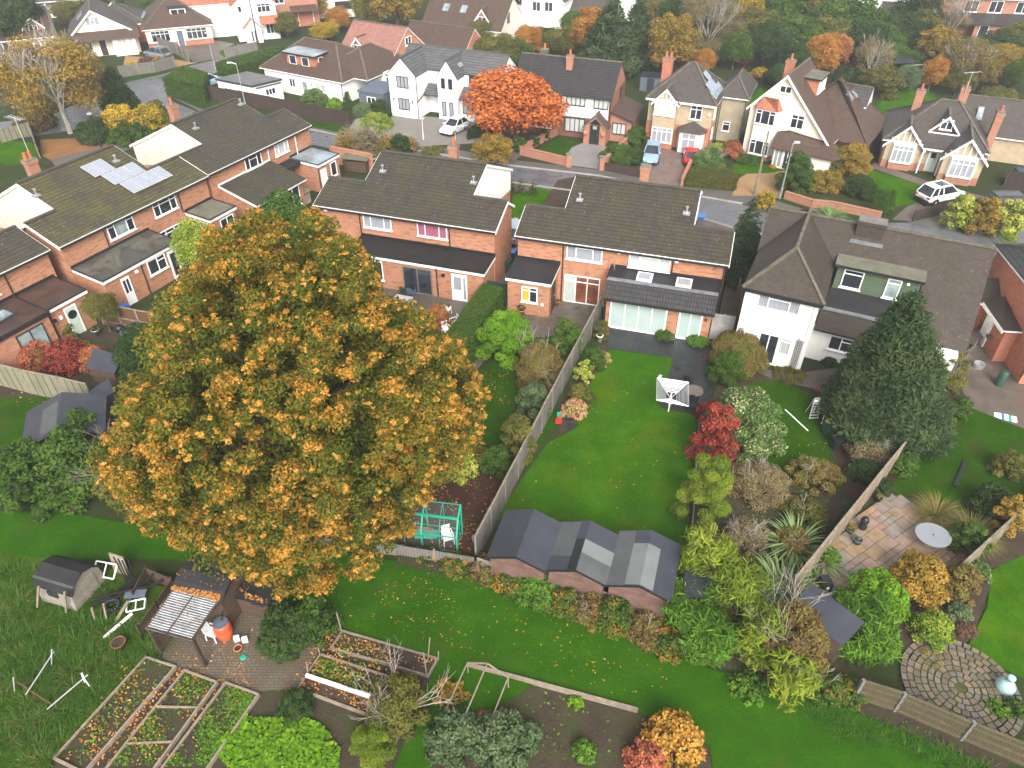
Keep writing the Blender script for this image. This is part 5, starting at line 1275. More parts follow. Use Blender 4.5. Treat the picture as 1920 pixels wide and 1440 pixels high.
window(h, PL((0, -2.0), (1, 0)), 2.2, 6.2, .9, 2.1, (1, 1, 1, 1), ()); window(h, PL((0, -2.0), (1, 0)), -.9, .3, .5, 2.1, (1,), ())
h = thing("house", "cream house with small windows behind the trees near the top centre", "house", G(1490, 20), -10)
gable_u(h, -5, 5, 0, 8, 4.8, 7.4, 'render_c', 'roof_grey', .3); window(h, pl, -3.5, -1.8, 2.6, 3.8, (1, 1), ()); window(h, pl, .5, 2.2, 2.6, 3.8, (1, 1), ())
h = thing("summer_house", "small pale summer house with an open front at the top left", "summer house", G(78, 38), 20)
block(h, -3.6, 3.6, 1.0, 4, 2.5, 'render_c'); m = MB()
for x in (-3.5, -1.2, 1.2, 3.5): m.bar((x, -.2, 0), (x, -.2, 2.5), .2, .2)
m.build("veranda_post", M['white'], h); hip(h, -3.6, 3.6, -.2, 4, 2.5, 3.8, 'roof_grey', .4); door(h, PL((0, 1.0), (1, 0)), -.6, .6, .1, 2.1, 'wood', 'white', ()); window(h, PL((0, 1.0), (1, 0)), -2.8, -1.3, .9, 2.0, (1, 1), ())
h = thing("house", "grey roofed house peeping out between trees above the far bungalows", "house", G(140, 20), 20)
gable_u(h, -4, 5, 0, 8, 4.2, 6.8, 'render_c', 'roof_grey', .3); window(h, pl, 1.0, 3.2, 2.9, 4.0, (1, 1, 1), ())

# ---------------------------------------------------------------- leaves, shrubs, trees
def LM(n, *c, **k):
 c = [(r * 1.05, g * 1.05, b * .7) for r, g, b in c]
 M[n] = leafmat("leaf_" + n, [(i / (len(c) - 1), x) for i, x in enumerate(c)], **k)
LM('oak', (0.04, 0.06, 0.013), (0.09, 0.11, 0.022), (0.17, 0.135, 0.03), (0.38, 0.175, 0.035), (0.5, 0.27, 0.085))
LM('green', (0.025, 0.055, 0.012), (0.05, 0.1, 0.018), (0.08, 0.14, 0.03))
LM('dark', (0.015, 0.035, 0.014), (0.028, 0.06, 0.02), (0.05, 0.085, 0.03))
LM('conif', (0.018, 0.036, 0.02), (0.032, 0.062, 0.032), (0.06, 0.092, 0.05), (0.09, 0.1, 0.055), rough=0.6)
LM('lime', (0.07, 0.16, 0.012), (0.12, 0.25, 0.018), (0.2, 0.34, 0.035))
LM('olive', (0.05, 0.06, 0.02), (0.1, 0.105, 0.03), (0.17, 0.155, 0.05))
LM('brown', (0.08, 0.055, 0.03), (0.15, 0.1, 0.05), (0.19, 0.15, 0.06), (0.12, 0.14, 0.04))
LM('yellow', (0.1, 0.12, 0.02), (0.28, 0.2, 0.03), (0.5, 0.33, 0.04))
LM('gold', (0.09, 0.09, 0.025), (0.22, 0.15, 0.035), (0.36, 0.22, 0.055))
LM('orange', (0.15, 0.085, 0.025), (0.32, 0.14, 0.035), (0.45, 0.22, 0.07))
LM('acer', (0.24, 0.06, 0.025), (0.44, 0.12, 0.045), (0.55, 0.19, 0.08))
LM('red', (0.06, 0.025, 0.035), (0.2, 0.025, 0.035), (0.34, 0.06, 0.05), (0.14, 0.04, 0.05))
LM('redpink', (0.06, 0.09, 0.03), (0.3, 0.08, 0.05), (0.42, 0.13, 0.12), (0.3, 0.14, 0.04))
LM('russet', (0.24, 0.08, 0.035), (0.36, 0.14, 0.07), (0.4, 0.19, 0.1))
LM('silver', (0.05, 0.1, 0.035), (0.075, 0.14, 0.05), (0.11, 0.17, 0.07), (0.5, 0.47, 0.38))
LM('greygr', (0.05, 0.085, 0.05), (0.09, 0.135, 0.085), (0.15, 0.2, 0.14))
LM('bamboo', (0.07, 0.12, 0.015), (0.14, 0.2, 0.025), (0.24, 0.28, 0.05))
LM('bamb2', (0.04, 0.1, 0.015), (0.075, 0.17, 0.022), (0.14, 0.25, 0.04))
LM('reed', (0.09, 0.16, 0.07), (0.17, 0.26, 0.13), (0.32, 0.4, 0.27))
LM('plume', (0.08, 0.1, 0.03), (0.2, 0.17, 0.08), (0.36, 0.29, 0.18))
LM('varieg', (0.08, 0.15, 0.02), (0.2, 0.27, 0.04), (0.48, 0.46, 0.15))
LM('hydr', (0.06, 0.11, 0.02), (0.16, 0.18, 0.05), (0.42, 0.3, 0.2), (0.45, 0.22, 0.18))
LM('bramb', (0.02, 0.05, 0.012), (0.04, 0.085, 0.016), (0.07, 0.12, 0.025), (0.12, 0.12, 0.035), (0.34, 0.17, 0.04))
LM('twig', (0.1, 0.075, 0.05), (0.19, 0.15, 0.11), (0.27, 0.22, 0.16))
LM('purple', (0.07, 0.03, 0.045), (0.12, 0.06, 0.07), (0.17, 0.11, 0.09))
LM('weed', (0.04, 0.09, 0.015), (0.08, 0.17, 0.025), (0.14, 0.26, 0.035))
LM('tuft', (0.02, 0.06, 0.01), (0.036, 0.105, 0.016), (0.065, 0.14, 0.025), (0.13, 0.135, 0.05))
LM('blade', (0.012, 0.045, 0.006), (0.028, 0.088, 0.008), (0.05, 0.12, 0.012), (0.1, 0.13, 0.03), rough=0.9)
M['bark'] = plain("bark", (0.1, 0.08, 0.06), 0.9, 0.15, 0.3, 3, bump=0.6)
M['bark_pale'] = plain("pale_bark", (0.27, 0.24, 0.2), 0.9, 0.15, 0.3, 3, bump=0.6)
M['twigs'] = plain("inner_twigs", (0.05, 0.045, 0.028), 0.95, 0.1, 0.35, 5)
M['cane'] = plain("yellow_cane", (0.45, 0.36, 0.1), 0.5, 0.3, 0.2, 3)

def unit(n):
 d = rng.normal(size=(n, 3)); return d / np.linalg.norm(d, axis=1, keepdims=True)
def leaves(C, S, N, asp=0.55, axis=None, axk=0.0):
 """rhombic leaves at C, half-length S, facing N; axis pulls their length along a direction"""
 n = len(C)
 T = unit(n)
 if axis is not None: T = T * (1 - axk) + axis * axk
 T = T - N * (T * N).sum(1, keepdims=True)
 T /= np.linalg.norm(T, axis=1, keepdims=True) + 1e-9
 B = np.cross(N, T)
 S = S[:, None]
 V = np.empty((n, 4, 3))
 V[:, 0] = C + T * S; V[:, 1] = C + B * S * asp + T * S * .1; V[:, 2] = C - T * S; V[:, 3] = C - B * S * asp + T * S * .1
 return V
def clump_leaves(K, size, cover=1.25, flat=0.8, up=0.35, tbase=0.5, tclump=0.16, tleaf=0.14, ttop=0.12, asp=0.55, plume=0.0, inner=0.55):
 """leaves in the outer shell of every clump (x, y, z, r) of K"""
 Cs, Ns, Ts, As = [], [], [], []
 for x, y, z, r in K:
  n = max(5, int(cover * 2 * math.pi * r * r / (2 * size * size * asp)))
  d = unit(n); d[:, 2] = np.where(rng.random(n) < 0.6, np.abs(d[:, 2]), d[:, 2])
  rad = r * (inner + (1.05 - inner) * np.sqrt(rng.random(n)))
  p = d * rad[:, None]; p[:, 2] *= flat
  Cs.append(p + np.array([x, y, z]))
  m = d * .55 + unit(n) * .6; m[:, 2] += up
  Ns.append(m / np.linalg.norm(m, axis=1, keepdims=True))
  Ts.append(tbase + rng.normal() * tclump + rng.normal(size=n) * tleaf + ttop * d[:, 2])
  As.append(d)
 C = np.concatenate(Cs); N = np.concatenate(Ns); T = np.clip(np.concatenate(Ts), 0.01, 0.99)
 S = size * (0.65 + 0.7 * rng.random(len(C)))
 A = np.concatenate(As); A[:, 2] += 0.6
 A /= np.linalg.norm(A, axis=1, keepdims=True)
 return leaves(C, S, N, asp, A if plume else None, plume), T
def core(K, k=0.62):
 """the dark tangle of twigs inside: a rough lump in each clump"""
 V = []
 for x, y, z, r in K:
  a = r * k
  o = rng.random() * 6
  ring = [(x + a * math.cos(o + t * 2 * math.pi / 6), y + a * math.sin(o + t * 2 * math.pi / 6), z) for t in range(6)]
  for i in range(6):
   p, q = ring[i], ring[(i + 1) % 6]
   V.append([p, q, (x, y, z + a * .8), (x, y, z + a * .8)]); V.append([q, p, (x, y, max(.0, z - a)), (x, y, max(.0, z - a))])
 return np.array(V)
def dome_clumps(R_, H, n=None, lump=0.42, squash=1.0, seed=None):
 n = n or max(9, int(12 + R_ * 9))
 K = [(0, 0, H * .45, min(R_, H) * .55)]
 g = math.pi * (3 - math.sqrt(5))
 for i in range(n):
  zz = (i + .5) / n
  rr = math.sqrt(max(0.02, 1 - (zz * .97) ** 2))
  t = i * g + rng.random() * .5
  s = 0.62 + rng.random() * .16
  r = lump * .88 * min(R_, max(H, .55 * R_)) * (0.7 + rng.random() * .6)
  K.append((math.cos(t) * rr * R_ * s * 1.05, math.sin(t) * rr * R_ * s * squash * 1.05, max(min(r * .45, H * .6), zz * (H - r * .75)), r))
 return K
def twigs(m, p, d, L, r, depth, n=3, spread=0.6, bend=0.25, rr=None):
 """branching bare twigs"""
 rr = rr or rnd
 d = d.normalized()
 q = p + d * L
 m.tube(p, q, r, 5 if r > .04 else 3, r * .65, cap=False)
 if depth <= 0: return
 for k in range(n):
  e = (d + Vector((rr.gauss(0, spread), rr.gauss(0, spread), rr.gauss(bend, spread * .6))))
  twigs(m, p + d * L * rr.uniform(.55, 1.0), e, L * rr.uniform(.55, .85), r * .6, depth - 1, n, spread, bend, rr)
def foot(px, by, ty, k=.5):
 """column where the foot stands under something seen at column px"""
 t = by + (ty - by) * k
 return 950 + (px - 950) * (2434 - by) / (2434 - t)
def place(px, by, w):
 s = mpp(px, by); R_ = w * s / 2
 x, y = G(px, by)
 return x, y + R_ * .75, R_
def shrub(label, px, by, w, ty, mat, size=.09, lump=.42, tb=.5, group=None, name="shrub", cat="shrub", cover=1.3, asp=.55, squash=1.0, tcl=.16, hmin=.35, plume=0.0, twig=0, hk=1.0, ttop=.12, tl=.14):
 """a shrub whose front foot stands at (px, by) and whose top reaches row ty"""
 px = foot(px, by, ty, .4)
 x, y, R_ = place(px, by, w)
 k = -(ty - 720) / CAM_F
 H = max(hmin, CAM_H + y * (k * _c - _s) / (_c + k * _s)) * hk
 size *= .8
 K = dome_clumps(R_, H, None, lump, squash)
 V, T = clump_leaves(K, size, cover, tbase=tb, asp=asp, tclump=tcl, plume=plume, ttop=ttop, tleaf=tl)
 V[:, :, 2] = np.maximum(V[:, :, 2], .01)
 Cc = core(K)
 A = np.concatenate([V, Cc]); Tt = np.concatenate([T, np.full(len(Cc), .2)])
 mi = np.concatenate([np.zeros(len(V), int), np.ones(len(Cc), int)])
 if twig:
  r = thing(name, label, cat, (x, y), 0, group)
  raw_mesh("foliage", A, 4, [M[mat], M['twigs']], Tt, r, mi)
  m = MB(); rr = random.Random(int(px))
  for q in range(twig):
   a = rr.uniform(0, 6.28); e = Vector((math.cos(a) * .6, math.sin(a) * .6, 1))
   twigs(m, Vector((0, 0, H * .1)), e, H * .55, .03, 3, 3, .55, .2, rr)
  m.build("twigs", M['bark_pale'], r)
  return r
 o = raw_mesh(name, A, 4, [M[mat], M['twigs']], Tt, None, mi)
 o.location = (x, y, 0)
 return tag(o, label, cat, group)
def hedge(label, poly, z, mat, size=.06, cover=2.2, group=None, bump=.07, tb=.5):
 """clipped hedge: leaves over the faces of a prism"""
 P = [Vector((a, b, 0)) for a, b in poly]
 c = sum(P, Vector()) / len(P)
 Q = [p - c for p in P]
 Vs, Ts = [], []
 def patch(a, b, d, nrm):
  area = (b - a).length * (d - a).length
  n = int(cover * area / (2 * size * size * .55))
  u, v = rng.random(n), rng.random(n)
  A, B, D_ = np.array(a), np.array(b), np.array(d)
  C = A + np.outer(u, B - A) + np.outer(v, D_ - A) + np.outer(rng.normal(size=n) * bump, np.array(nrm))
  N = unit(n) * .7 + np.array(nrm); N /= np.linalg.norm(N, axis=1, keepdims=True)
  Vs.append(leaves(C, size * (.6 + .8 * rng.random(n)), N)); Ts.append(np.clip(tb + .17 * rng.normal(size=n) + .1 * np.sin(u * 9) * np.sin(v * 4), 0.01, .99))
 n = len(Q); up = Vector((0, 0, z))
 for i in range(n):
  a, b = Q[i], Q[(i + 1) % n]
  e = (b - a).cross(Vector((0, 0, 1)));  e.normalize()
  if e.dot((a + b) / 2) < 0: e = -e
  patch(a, b, a + up, e)
 # top as a fan of parallelograms clipped to triangles
 for i in range(1, n - 1):
  a, b, d = Q[0] + up, Q[i] + up, Q[i + 1] + up
  area = (b - a).cross(d - a).length / 2
  m = int(cover * area / (2 * size * size * .55))
  u, v = rng.random(m), rng.random(m); f = u + v > 1; u[f], v[f] = 1 - u[f], 1 - v[f]
  C = np.array(a) + np.outer(u, np.array(b - a)) + np.outer(v, np.array(d - a)); C[:, 2] += rng.normal(size=m) * bump
  N = unit(m) * .7; N[:, 2] += 1; N /= np.linalg.norm(N, axis=1, keepdims=True)
  Vs.append(leaves(C, size * (.6 + .8 * rng.random(m)), N)); Ts.append(np.clip(tb + .06 + .17 * rng.normal(size=m), .01, .99))
 core_ = []
 for i in range(n):
  a, b = Q[i] * .94, Q[(i + 1) % n] * .94
  zt = Vector((0, 0, z - .06))
  core_.append([a, b, b + zt, a + zt]); core_.append([a + zt, b + zt, zt, zt])
 V = np.concatenate(Vs + [np.array([[tuple(p) for p in f] for f in core_])]); T = np.concatenate(Ts + [np.full(len(core_), .3)])
 V[:, :, 2] = np.maximum(V[:, :, 2], .01)
 mi = np.zeros(len(V), int); mi[-len(core_):] = 1
 o = raw_mesh("hedge", V, 4, [M[mat], M['twigs']], T, None, mi)
 o.location = (c.x, c.y, 0)
 return tag(o, label, "hedge", group)
def blades(n, spread, L, w, droop, tb=.5, upk=.5, tl=.18, seg=4):
 """arching strap leaves from a common foot"""
 a = rng.random(n) * 2 * math.pi
 d = np.stack([np.cos(a), np.sin(a), np.zeros(n)], 1)
 l = L * (.55 + .5 * rng.random(n))
 el = np.clip(rng.normal(1.0, .28, n), .3, 1.5)
 p = d * (spread * np.sqrt(rng.random(n)))[:, None] * .5
 s = np.stack([-np.sin(a), np.cos(a), np.zeros(n)], 1)
 V = []
 for k in range(seg):
  st = (l / seg)[:, None]
  e = el - droop * (k + .5) / seg * 1.6
  dirv = d * np.cos(e)[:, None]; dirv[:, 2] = np.sin(e)
  q = p + dirv * st
  w0 = w * (1 - (k / seg) ** 2 * .9); w1 = w * (1 - ((k + 1) / seg) ** 2 * .95)
  V.append(np.stack([p - s * w0, p + s * w0, q + s * w1, q - s * w1], 1))
  p = q
 T = np.clip(tb + tl * rng.normal(size=n), .01, .99)
 A = np.concatenate(V); A[:, :, 2] = np.maximum(A[:, :, 2], .005)
 return A, np.tile(T, seg)
def tuft(label, px, by, L, mat, n=260, w=.018, droop=.9, spread=.3, name="ornamental_grass", cat="grass clump", group=None, tb=.5):
 x, y = G(px, by)
 A, T = blades(n, spread, L, w, droop, tb)
 o = raw_mesh(name, A, 4, M[mat], T)
 o.location = (x, y, 0)
 return tag(o, label, cat, group)
def limb(m, p, q, r0, r1, rr, wob=.12, seg=4):
 pts = [p + (q - p) * (k / seg) + Vector((rr.gauss(0, wob), rr.gauss(0, wob), rr.gauss(0, wob * .5))) * (0 if k in (0, seg) else 1) for k in range(seg + 1)]
 for k in range(seg): m.tube(pts[k], pts[k + 1], r0 + (r1 - r0) * k / seg, 7 if r0 > .1 else 5, r0 + (r1 - r0) * (k + 1) / seg, cap=(k == 0))
 return pts
def trunk_mesh(H, r, K, rr, every=1):
 """trunk with limbs reaching to the clumps of the crown"""
 m = MB()
 top = Vector((0, 0, H))
 pts = limb(m, Vector((0, 0, 0)), top, r, r * .35, rr, r * .35, 6)
 for i, (x, y, z, c) in enumerate(K):
  if i % every: continue
  q = Vector((x, y, z))
  hb = max(H * .18, min(H * .95, z - math.hypot(x, y) * .55))
  f = hb / H * 6; k = min(5, int(f)); b = pts[k] + (pts[k + 1] - pts[k]) * (f - k)
  limb(m, b, q, r * .36, r * .07, rr, .15)
 return m
ARCH = {}
def crown_arch(key, n, lump, size_, cover, rz=1.0, low=-.55, tb=.5, plume=0.0, tcl=.18, inner=.5):
 """a unit crown mesh shared by many trees far away"""
 if key in ARCH: return ARCH[key]
 K = []
 g = math.pi * (3 - math.sqrt(5))
 for i in range(n):
  zz = low + (1 - low) * (i + .5) / n
  rr = math.sqrt(max(0, 1 - zz * zz)); t = i * g + rng.random() * .8
  s = .55 + .3 * rng.random(); r = lump * (.7 + .6 * rng.random())
  K.append((math.cos(t) * rr * s, math.sin(t) * rr * s, zz * s * rz, r))
 for i in range(n // 3):
  d = unit(1)[0] * .4 * rng.random(); K.append((d[0], d[1], d[2] * rz, lump * 1.1))
 V, T = clump_leaves(K, size_, cover, tbase=tb, tclump=tcl, plume=plume, inner=inner)
 o = raw_mesh("crown", V, 4, [M['green']], T)
 o.data.materials[0] = M['green']
 ARCH[key] = (o.data, K)
 D.objects.remove(o)
 return ARCH[key]
def tree(label, px, by, w, ty, mat, arch=0, name="tree", bare=.22, group=None, trunk='bark', tr=.03, cat="tree", by_center=True):
 """tree with trunk at (px, by), crown w pixels wide, top at row ty"""
 px = foot(px, by, ty, .55); x, y = G(px, by)
 H = max(1.5, top_z(px, by, ty)); R_ = w * mpp(px, by) / 2 * (1.04)
 specs = [("round_a", 60, .27, .042, .95), ("round_b", 44, .32, .04, .85), ("loose", 64, .2, .036, .7), ("round_c", 80, .24, .04, 1.1)]
 s = specs[arch]
 me, K = crown_arch(*s)
 r = thing(name, label, cat, (x, y), rnd.uniform(0, 360), group)
 c = D.objects.new("crown", me); c.parent = r; COL.objects.link(c)
 zb = H * bare; hz = (H - zb) / 1.62
 c.scale = (R_, R_, hz); c.location = (0, 0, zb + hz * .62)
 c.material_slots[0].link = 'OBJECT'; c.material_slots[0].material = M[mat]
 KK = [(a * R_, b * R_, zb + hz * .62 + d * hz, e) for a, b, d, e in K]
 trunk_mesh(H * .8, max(.08, H * tr), KK, rnd, 3).build("trunk", M[trunk], r, smooth=True)
 return r
def bare_tree(label, px, by, w, ty, depth=5, mat='twig', name="bare_tree", group=None, leafy=None, lsize=.1):
 px = foot(px, by, ty, .6); x, y = G(px, by); H = max(2, top_z(px, by, ty)); R_ = w * mpp(px, by) / 2
 r = thing(name, label, "tree", (x, y), 0, group)
 rr = random.Random(int(px * 7 + by)); m = MB()
 limb(m, Vector((0, 0, 0)), Vector((0, 0, H * .35)), H * .03, H * .02, rr, .05)
 for k in range(6):
  a = k * 1.05 + rr.random() * .6; e = Vector((math.cos(a) * R_ / H * 1.3, math.sin(a) * R_ / H * 1.3, 1.0))
  twigs(m, Vector((0, 0, H * rr.uniform(.2, .36))), e, H * .3, H * .013, depth - 1, 3, .5, .3, rr)
 m.build("trunk", M['bark_pale'], r)
 K = []
 for k in range(34):
  d = unit(1)[0]; K.append((d[0] * R_ * .72, d[1] * R_ * .72, H * .58 + d[2] * H * .33, R_ * .3))
 V, T = clump_leaves(K, .13 if not leafy else lsize, .26 if not leafy else .4, asp=.14 if not leafy else .5, tclump=.1, inner=.1)
 raw_mesh("crown", V, 4, M[leafy or mat], T, r)
 return r
def conifer(label, px, by, w, ty, mat='conif', size=.2, name="conifer", group=None, n=150, cover=1.0, skew=0.0, plume=.75, inner=.4):
 px = foot(px, by, ty, .85); x, y = G(px, by); H = top_z(px, by, ty); R_ = w * mpp(px, by) / 2
 K = []; g = math.pi * (3 - math.sqrt(5))
 for i in range(n):
  f = 1 - math.sqrt((i + .5) / n)           # more clumps low down
  z = H * (.04 + .93 * f); rad = R_ * (1 - f) ** .72 * (.8 + .3 * rng.random())
  t = i * g
  r = max(.16, R_ * (.13 + .16 * (1 - f))) * (.8 + .4 * rng.random())
  K.append((skew * (1 - f) + math.cos(t) * (rad - r * .3), math.sin(t) * (rad - r * .3), max(r, z), r))
  if i % 3 == 0: K.append((math.cos(t) * rad * .45, math.sin(t) * rad * .45, max(r, z), r * 1.2))
 V, T = clump_leaves(K, size, cover, tbase=.4, asp=.24, plume=plume, flat=1.1, tclump=.15, tleaf=.18, ttop=.1, inner=inner)
 r = thing(name, label, "conifer", (x, y), 0, group)
 raw_mesh("foliage", V, 4, M[mat], T, r)
 m = MB(); limb(m, Vector((0, 0, 0)), Vector((0, 0, H * .93)), max(.05, R_ * .07), .02, rnd, .02); m.build("trunk", M['bark'], r)
 return r
def scatter(name, polys, dens, size, mat, kind="stuff", z=.03, up=1.2, tb=.5, tsd=.25, asp=.6, px=True):
 """loose leaves, weeds or grass tips lying over areas of the ground: one mass nobody could count"""
 Cs = []
 for P, k in polys:
  Q = [G(*p) for p in P] if px else P
  xs = [q[0] for q in Q]; ys = [q[1] for q in Q]
  n = int((max(xs) - min(xs)) * (max(ys) - min(ys)) * dens * k)
  X = rng.uniform(min(xs), max(xs), n); Y = rng.uniform(min(ys), max(ys), n)
  ins = np.zeros(n, bool)
  for i in range(len(Q)):
   (xa, ya), (xb, yb) = Q[i], Q[i - 1]
   if ya == yb: continue
   c = ((ya > Y) != (yb > Y)) & (X < (xb - xa) * (Y - ya) / (yb - ya) + xa); ins ^= c
  # patchy
  f = np.sin(X * 1.3 + 1) * np.sin(Y * 1.1) + .6 * np.sin(X * 3.1 + Y * 2.3) + rng.normal(size=n) * .6
  ins &= f > -.2
  Cs.append(np.stack([X[ins], Y[ins], z + rng.random(ins.sum()) * .04], 1))
 C = np.concatenate(Cs); n = len(C)
 N = unit(n) * .5; N[:, 2] += up; N /= np.linalg.norm(N, axis=1, keepdims=True)
 V = leaves(C, size * (.6 + .7 * rng.random(n)), N, asp)
 o = raw_mesh(name, V, 4, M[mat], np.clip(tb + tsd * rng.normal(size=n), .01, .99))
 o["kind"] = kind
 return o
def grass_mass(name, polys, dens, L, w, mat, droop=.7, tb=.45):
 """tufts of rough grass as one mass"""
 Vs, Ts = [], []
 for P, k in polys:
  Q = [G(*p) for p in P]; xs = [q[0] for q in Q]; ys = [q[1] for q in Q]
  n = int((max(xs) - min(xs)) * (max(ys) - min(ys)) * dens * k)
  for _ in range(n):
   x, y = rnd.uniform(min(xs), max(xs)), rnd.uniform(min(ys), max(ys))
   if not inside(x, y, Q): continue
   p = math.sin(x * .9 + 2) * math.sin(y * .8) + .5 * math.sin(x * 2.3 + y * 1.7)
   A, T = blades(16, .3, L * k * rnd.uniform(.5, 1.3) * (1 + .3 * p), w, droop, tb + .12 * p + rnd.gauss(0, .1), seg=2)
   A[:, :, 0] += x; A[:, :, 1] += y
   Vs.append(A); Ts.append(T)
 o = raw_mesh(name, np.concatenate(Vs), 4, M[mat], np.concatenate(Ts))
 o["kind"] = "stuff"
 return o

# ---------------------------------------------------------------- the great orange oak
def great_oak():
 bx, by, bz = *G(545, 762, 7.6), 0
 r = thing("oak_tree", "great spreading oak in orange autumn leaf in the middle of the gardens", "tree", (bx, by))
 rr = random.Random(4)
 K, Kin = [], []
 OUT = [(480, 395), (560, 385), (640, 420), (690, 480), (705, 560), (785, 590), (855, 650), (897, 740), (890, 830), (830, 900), (770, 950), (760, 1020), (700, 1085), (620, 1130), (545, 1128), (480, 1085), (420, 1045), (350, 1012), (262, 985), (212, 905), (190, 850), (238, 790), (248, 735), (290, 700), (280, 640), (325, 560), (385, 470), (435, 410)]
 def seen(x, y, z):
  X, Y, Z = bx + x, by + y, z - CAM_H
  f = Y * _c - Z * _s
  return inside(960 + CAM_F * X / f, 720 - CAM_F * (Y * _s + Z * _c) / f, OUT)
 while len(K) < 1250 or len(Kin) < 330:
  d = Vector((rr.gauss(0, 1), rr.gauss(0, 1), rr.gauss(0, 1))).normalized()
  if d.z < -.6: continue
  az = math.atan2(d.y, d.x)
  q = 1 + .05 * math.sin(3 * az + 1 + d.z * 2) + .04 * math.sin(5 * az + d.z * 4)
  outer = rr.random() < .72
  k = q * (rr.uniform(.76, 1.02) if outer else rr.uniform(.4, .8))
  x, y, z = 8.3 * d.x * k, 7.6 * d.y * k, 7.4 + d.z * k * (7.6 if d.z > 0 else 5.6)
  r0 = rr.uniform(.24, .52)
  if not seen(x, y, z): continue
  if outer: K.append((x, y, z, r0))
  elif len(Kin) < 340: Kin.append((x, y, z, r0 * 1.8))
 # orange leads on the shoots that catch the weather, the leaf between them is still green
 big = [(x, y, z, r_) for x, y, z, r_ in K]
 V1, T1 = clump_leaves(big, .055, .9, tbase=.34, tclump=.13, tleaf=.13, ttop=.1, inner=.2, up=.3)
 tips = []
 for x, y, z, r_ in K:
  for q in range(rr.choice((1, 3, 4, 6, 7))):
   d = Vector((x * .12 + rr.gauss(0, .6), y * .12 + rr.gauss(0, .6) - .2, abs(rr.gauss(.5, .5)))).normalized()
   tips.append((x + d.x * r_, y + d.y * r_, z + d.z * r_ * .9, rr.uniform(.05, .13)))
 V3, T3 = clump_leaves(tips, .052, 1.0, tbase=.74, tclump=.17, tleaf=.11, ttop=.08, inner=.1, up=.5)
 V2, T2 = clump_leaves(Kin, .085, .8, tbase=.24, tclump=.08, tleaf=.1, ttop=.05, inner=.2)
 raw_mesh("crown", np.concatenate([V1, V2, V3]), 4, M['oak'], np.concatenate([T1, T2, T3]), r)
 trunk_mesh(9.5, .3, K[::30] + Kin[::9], rr, 1).build("trunk", M['bark'], r, smooth=True)
 return r
great_oak()

# ---------------------------------------------------------------- shrubs and trees of the back gardens
shrub("dark feathery evergreen shrub left of the great oak, by the tilted felt panel", 258, 745, 135, 612, 'dark', .08, .36)
shrub("orange-red leaved shrub at the left end of the pale fence", 50, 700, 70, 645, 'redpink', .1, tb=.6)
shrub("pink and red leaved shrub in the middle of the pale left fence", 108, 706, 85, 640, 'red', .1, tb=.5, tl=.3)
shrub("dusky red leaved shrub at the right end of the pale left fence", 162, 702, 60, 652, 'redpink', .09, tb=.5, tl=.3)
shrub("yellowing low shrub under the sage back door", 128, 668, 50, 640, 'varieg', .08, tb=.3)
shrub("small green shrub below the potted olive tree", 152, 672, 32, 652, 'lime', .07)
shrub("climbing rose on the brick wall between the dark sliding door and the sage door", 116, 640, 34, 600, 'olive', .07)
tree("little standard olive tree in a pot by the brown fence panels", 192, 622, 60, 552, 'olive', 1, "potted_tree", .45, None, 'bark', .025)
shrub("broad green shrub in front of the big grey shed, lowest at the left edge", 20, 975, 130, 835, 'green', .12, .35)
shrub("leafy green shrub with white flowers before the grey shed", 105, 960, 150, 812, 'green', .13, .33, tb=.6)
shrub("tall airy green shrub over the grey shed's corner", 128, 880, 110, 775, 'green', .13, .3, tb=.62)
shrub("olive green shrub with brown stems right of the grey shed", 210, 960, 130, 830, 'olive', .12, .33, twig=3)
shrub("pale green leafy shrub under the oak's left branches", 275, 945, 90, 860, 'green', .12, .33, tb=.65)
shrub("brown bramble tangle at the foot of the oak's left side", 265, 995, 120, 945, 'brown', .1, .35, twig=3)
shrub("thin brown bushes along the boundary beneath the oak", 370, 1005, 130, 955, 'brown', .1, .35, twig=2)
tree("small yellow-green tree rising behind the oak by the brick extension", 368, 520, 76, 415, 'varieg', 1, "tree", .3)
tree("green tree behind the oak's crown, in front of the tiled rear extension", 530, 500, 115, 366, 'green', 0, "tree", .25)
tree("green and orange tree top at the oak's left shoulder", 452, 560, 90, 440, 'olive', 1, "tree", .25)
hedge("long clipped hedge between the two middle back gardens", [G(905, 532, 1.75), G(942, 541, 1.75), G(868, 664, 1.75), G(820, 648, 1.75)], 1.75, 'green', .05, tb=.62)
shrub("big round bright green bush below the felt-roofed kitchen extension", 947, 690, 116, 588, 'lime', .075, .3, cover=1.6, tb=.45)
shrub("tawny brown twiggy shrub beside the main fence", 1014, 738, 96, 648, 'brown', .06, .38, twig=3)
shrub("tall soft green shrub at the top of the main fence", 1064, 682, 66, 600, 'green', .08, .38, tb=.6)
shrub("dense blue-green dome of a shrub half way down the main fence", 1000, 796, 74, 718, 'greygr', .07, .3, cover=1.5, tb=.35)
shrub("olive shrub yellowing on one side by the main fence", 972, 868, 74, 782, 'olive', .08, .36)
shrub("low spreading shrub at the foot of the yellowing one", 930, 895, 70, 842, 'green', .08, .36)
shrub("yellow variegated shrub at the oak's lower right edge", 860, 908, 74, 852, 'varieg', .1, .36, tb=.6)
shrub("bronze fern clump at the edge of the leaf-strewn bed", 900, 880, 50, 845, 'brown', .09, .36)
shrub("round russet bush beside the white garden chairs", 820, 625, 62, 572, 'russet', .05, .24, cover=1.6)
shrub("small leafy plant on the patio edge by the russet bush", 770, 655, 40, 625, 'green', .07)
tuft("young sprouting plant between the soft green shrub and the fence", 1062, 655, .8, 'weed', 60, .03)
shrub("climber in a pot at the corner of the white bifold doors", 1130, 640, 30, 575, 'olive', .06, hk=.6)
shrub("green shrub right of the main fence above the golden ball", 1118, 695, 48, 645, 'green', .07, hk=.8)
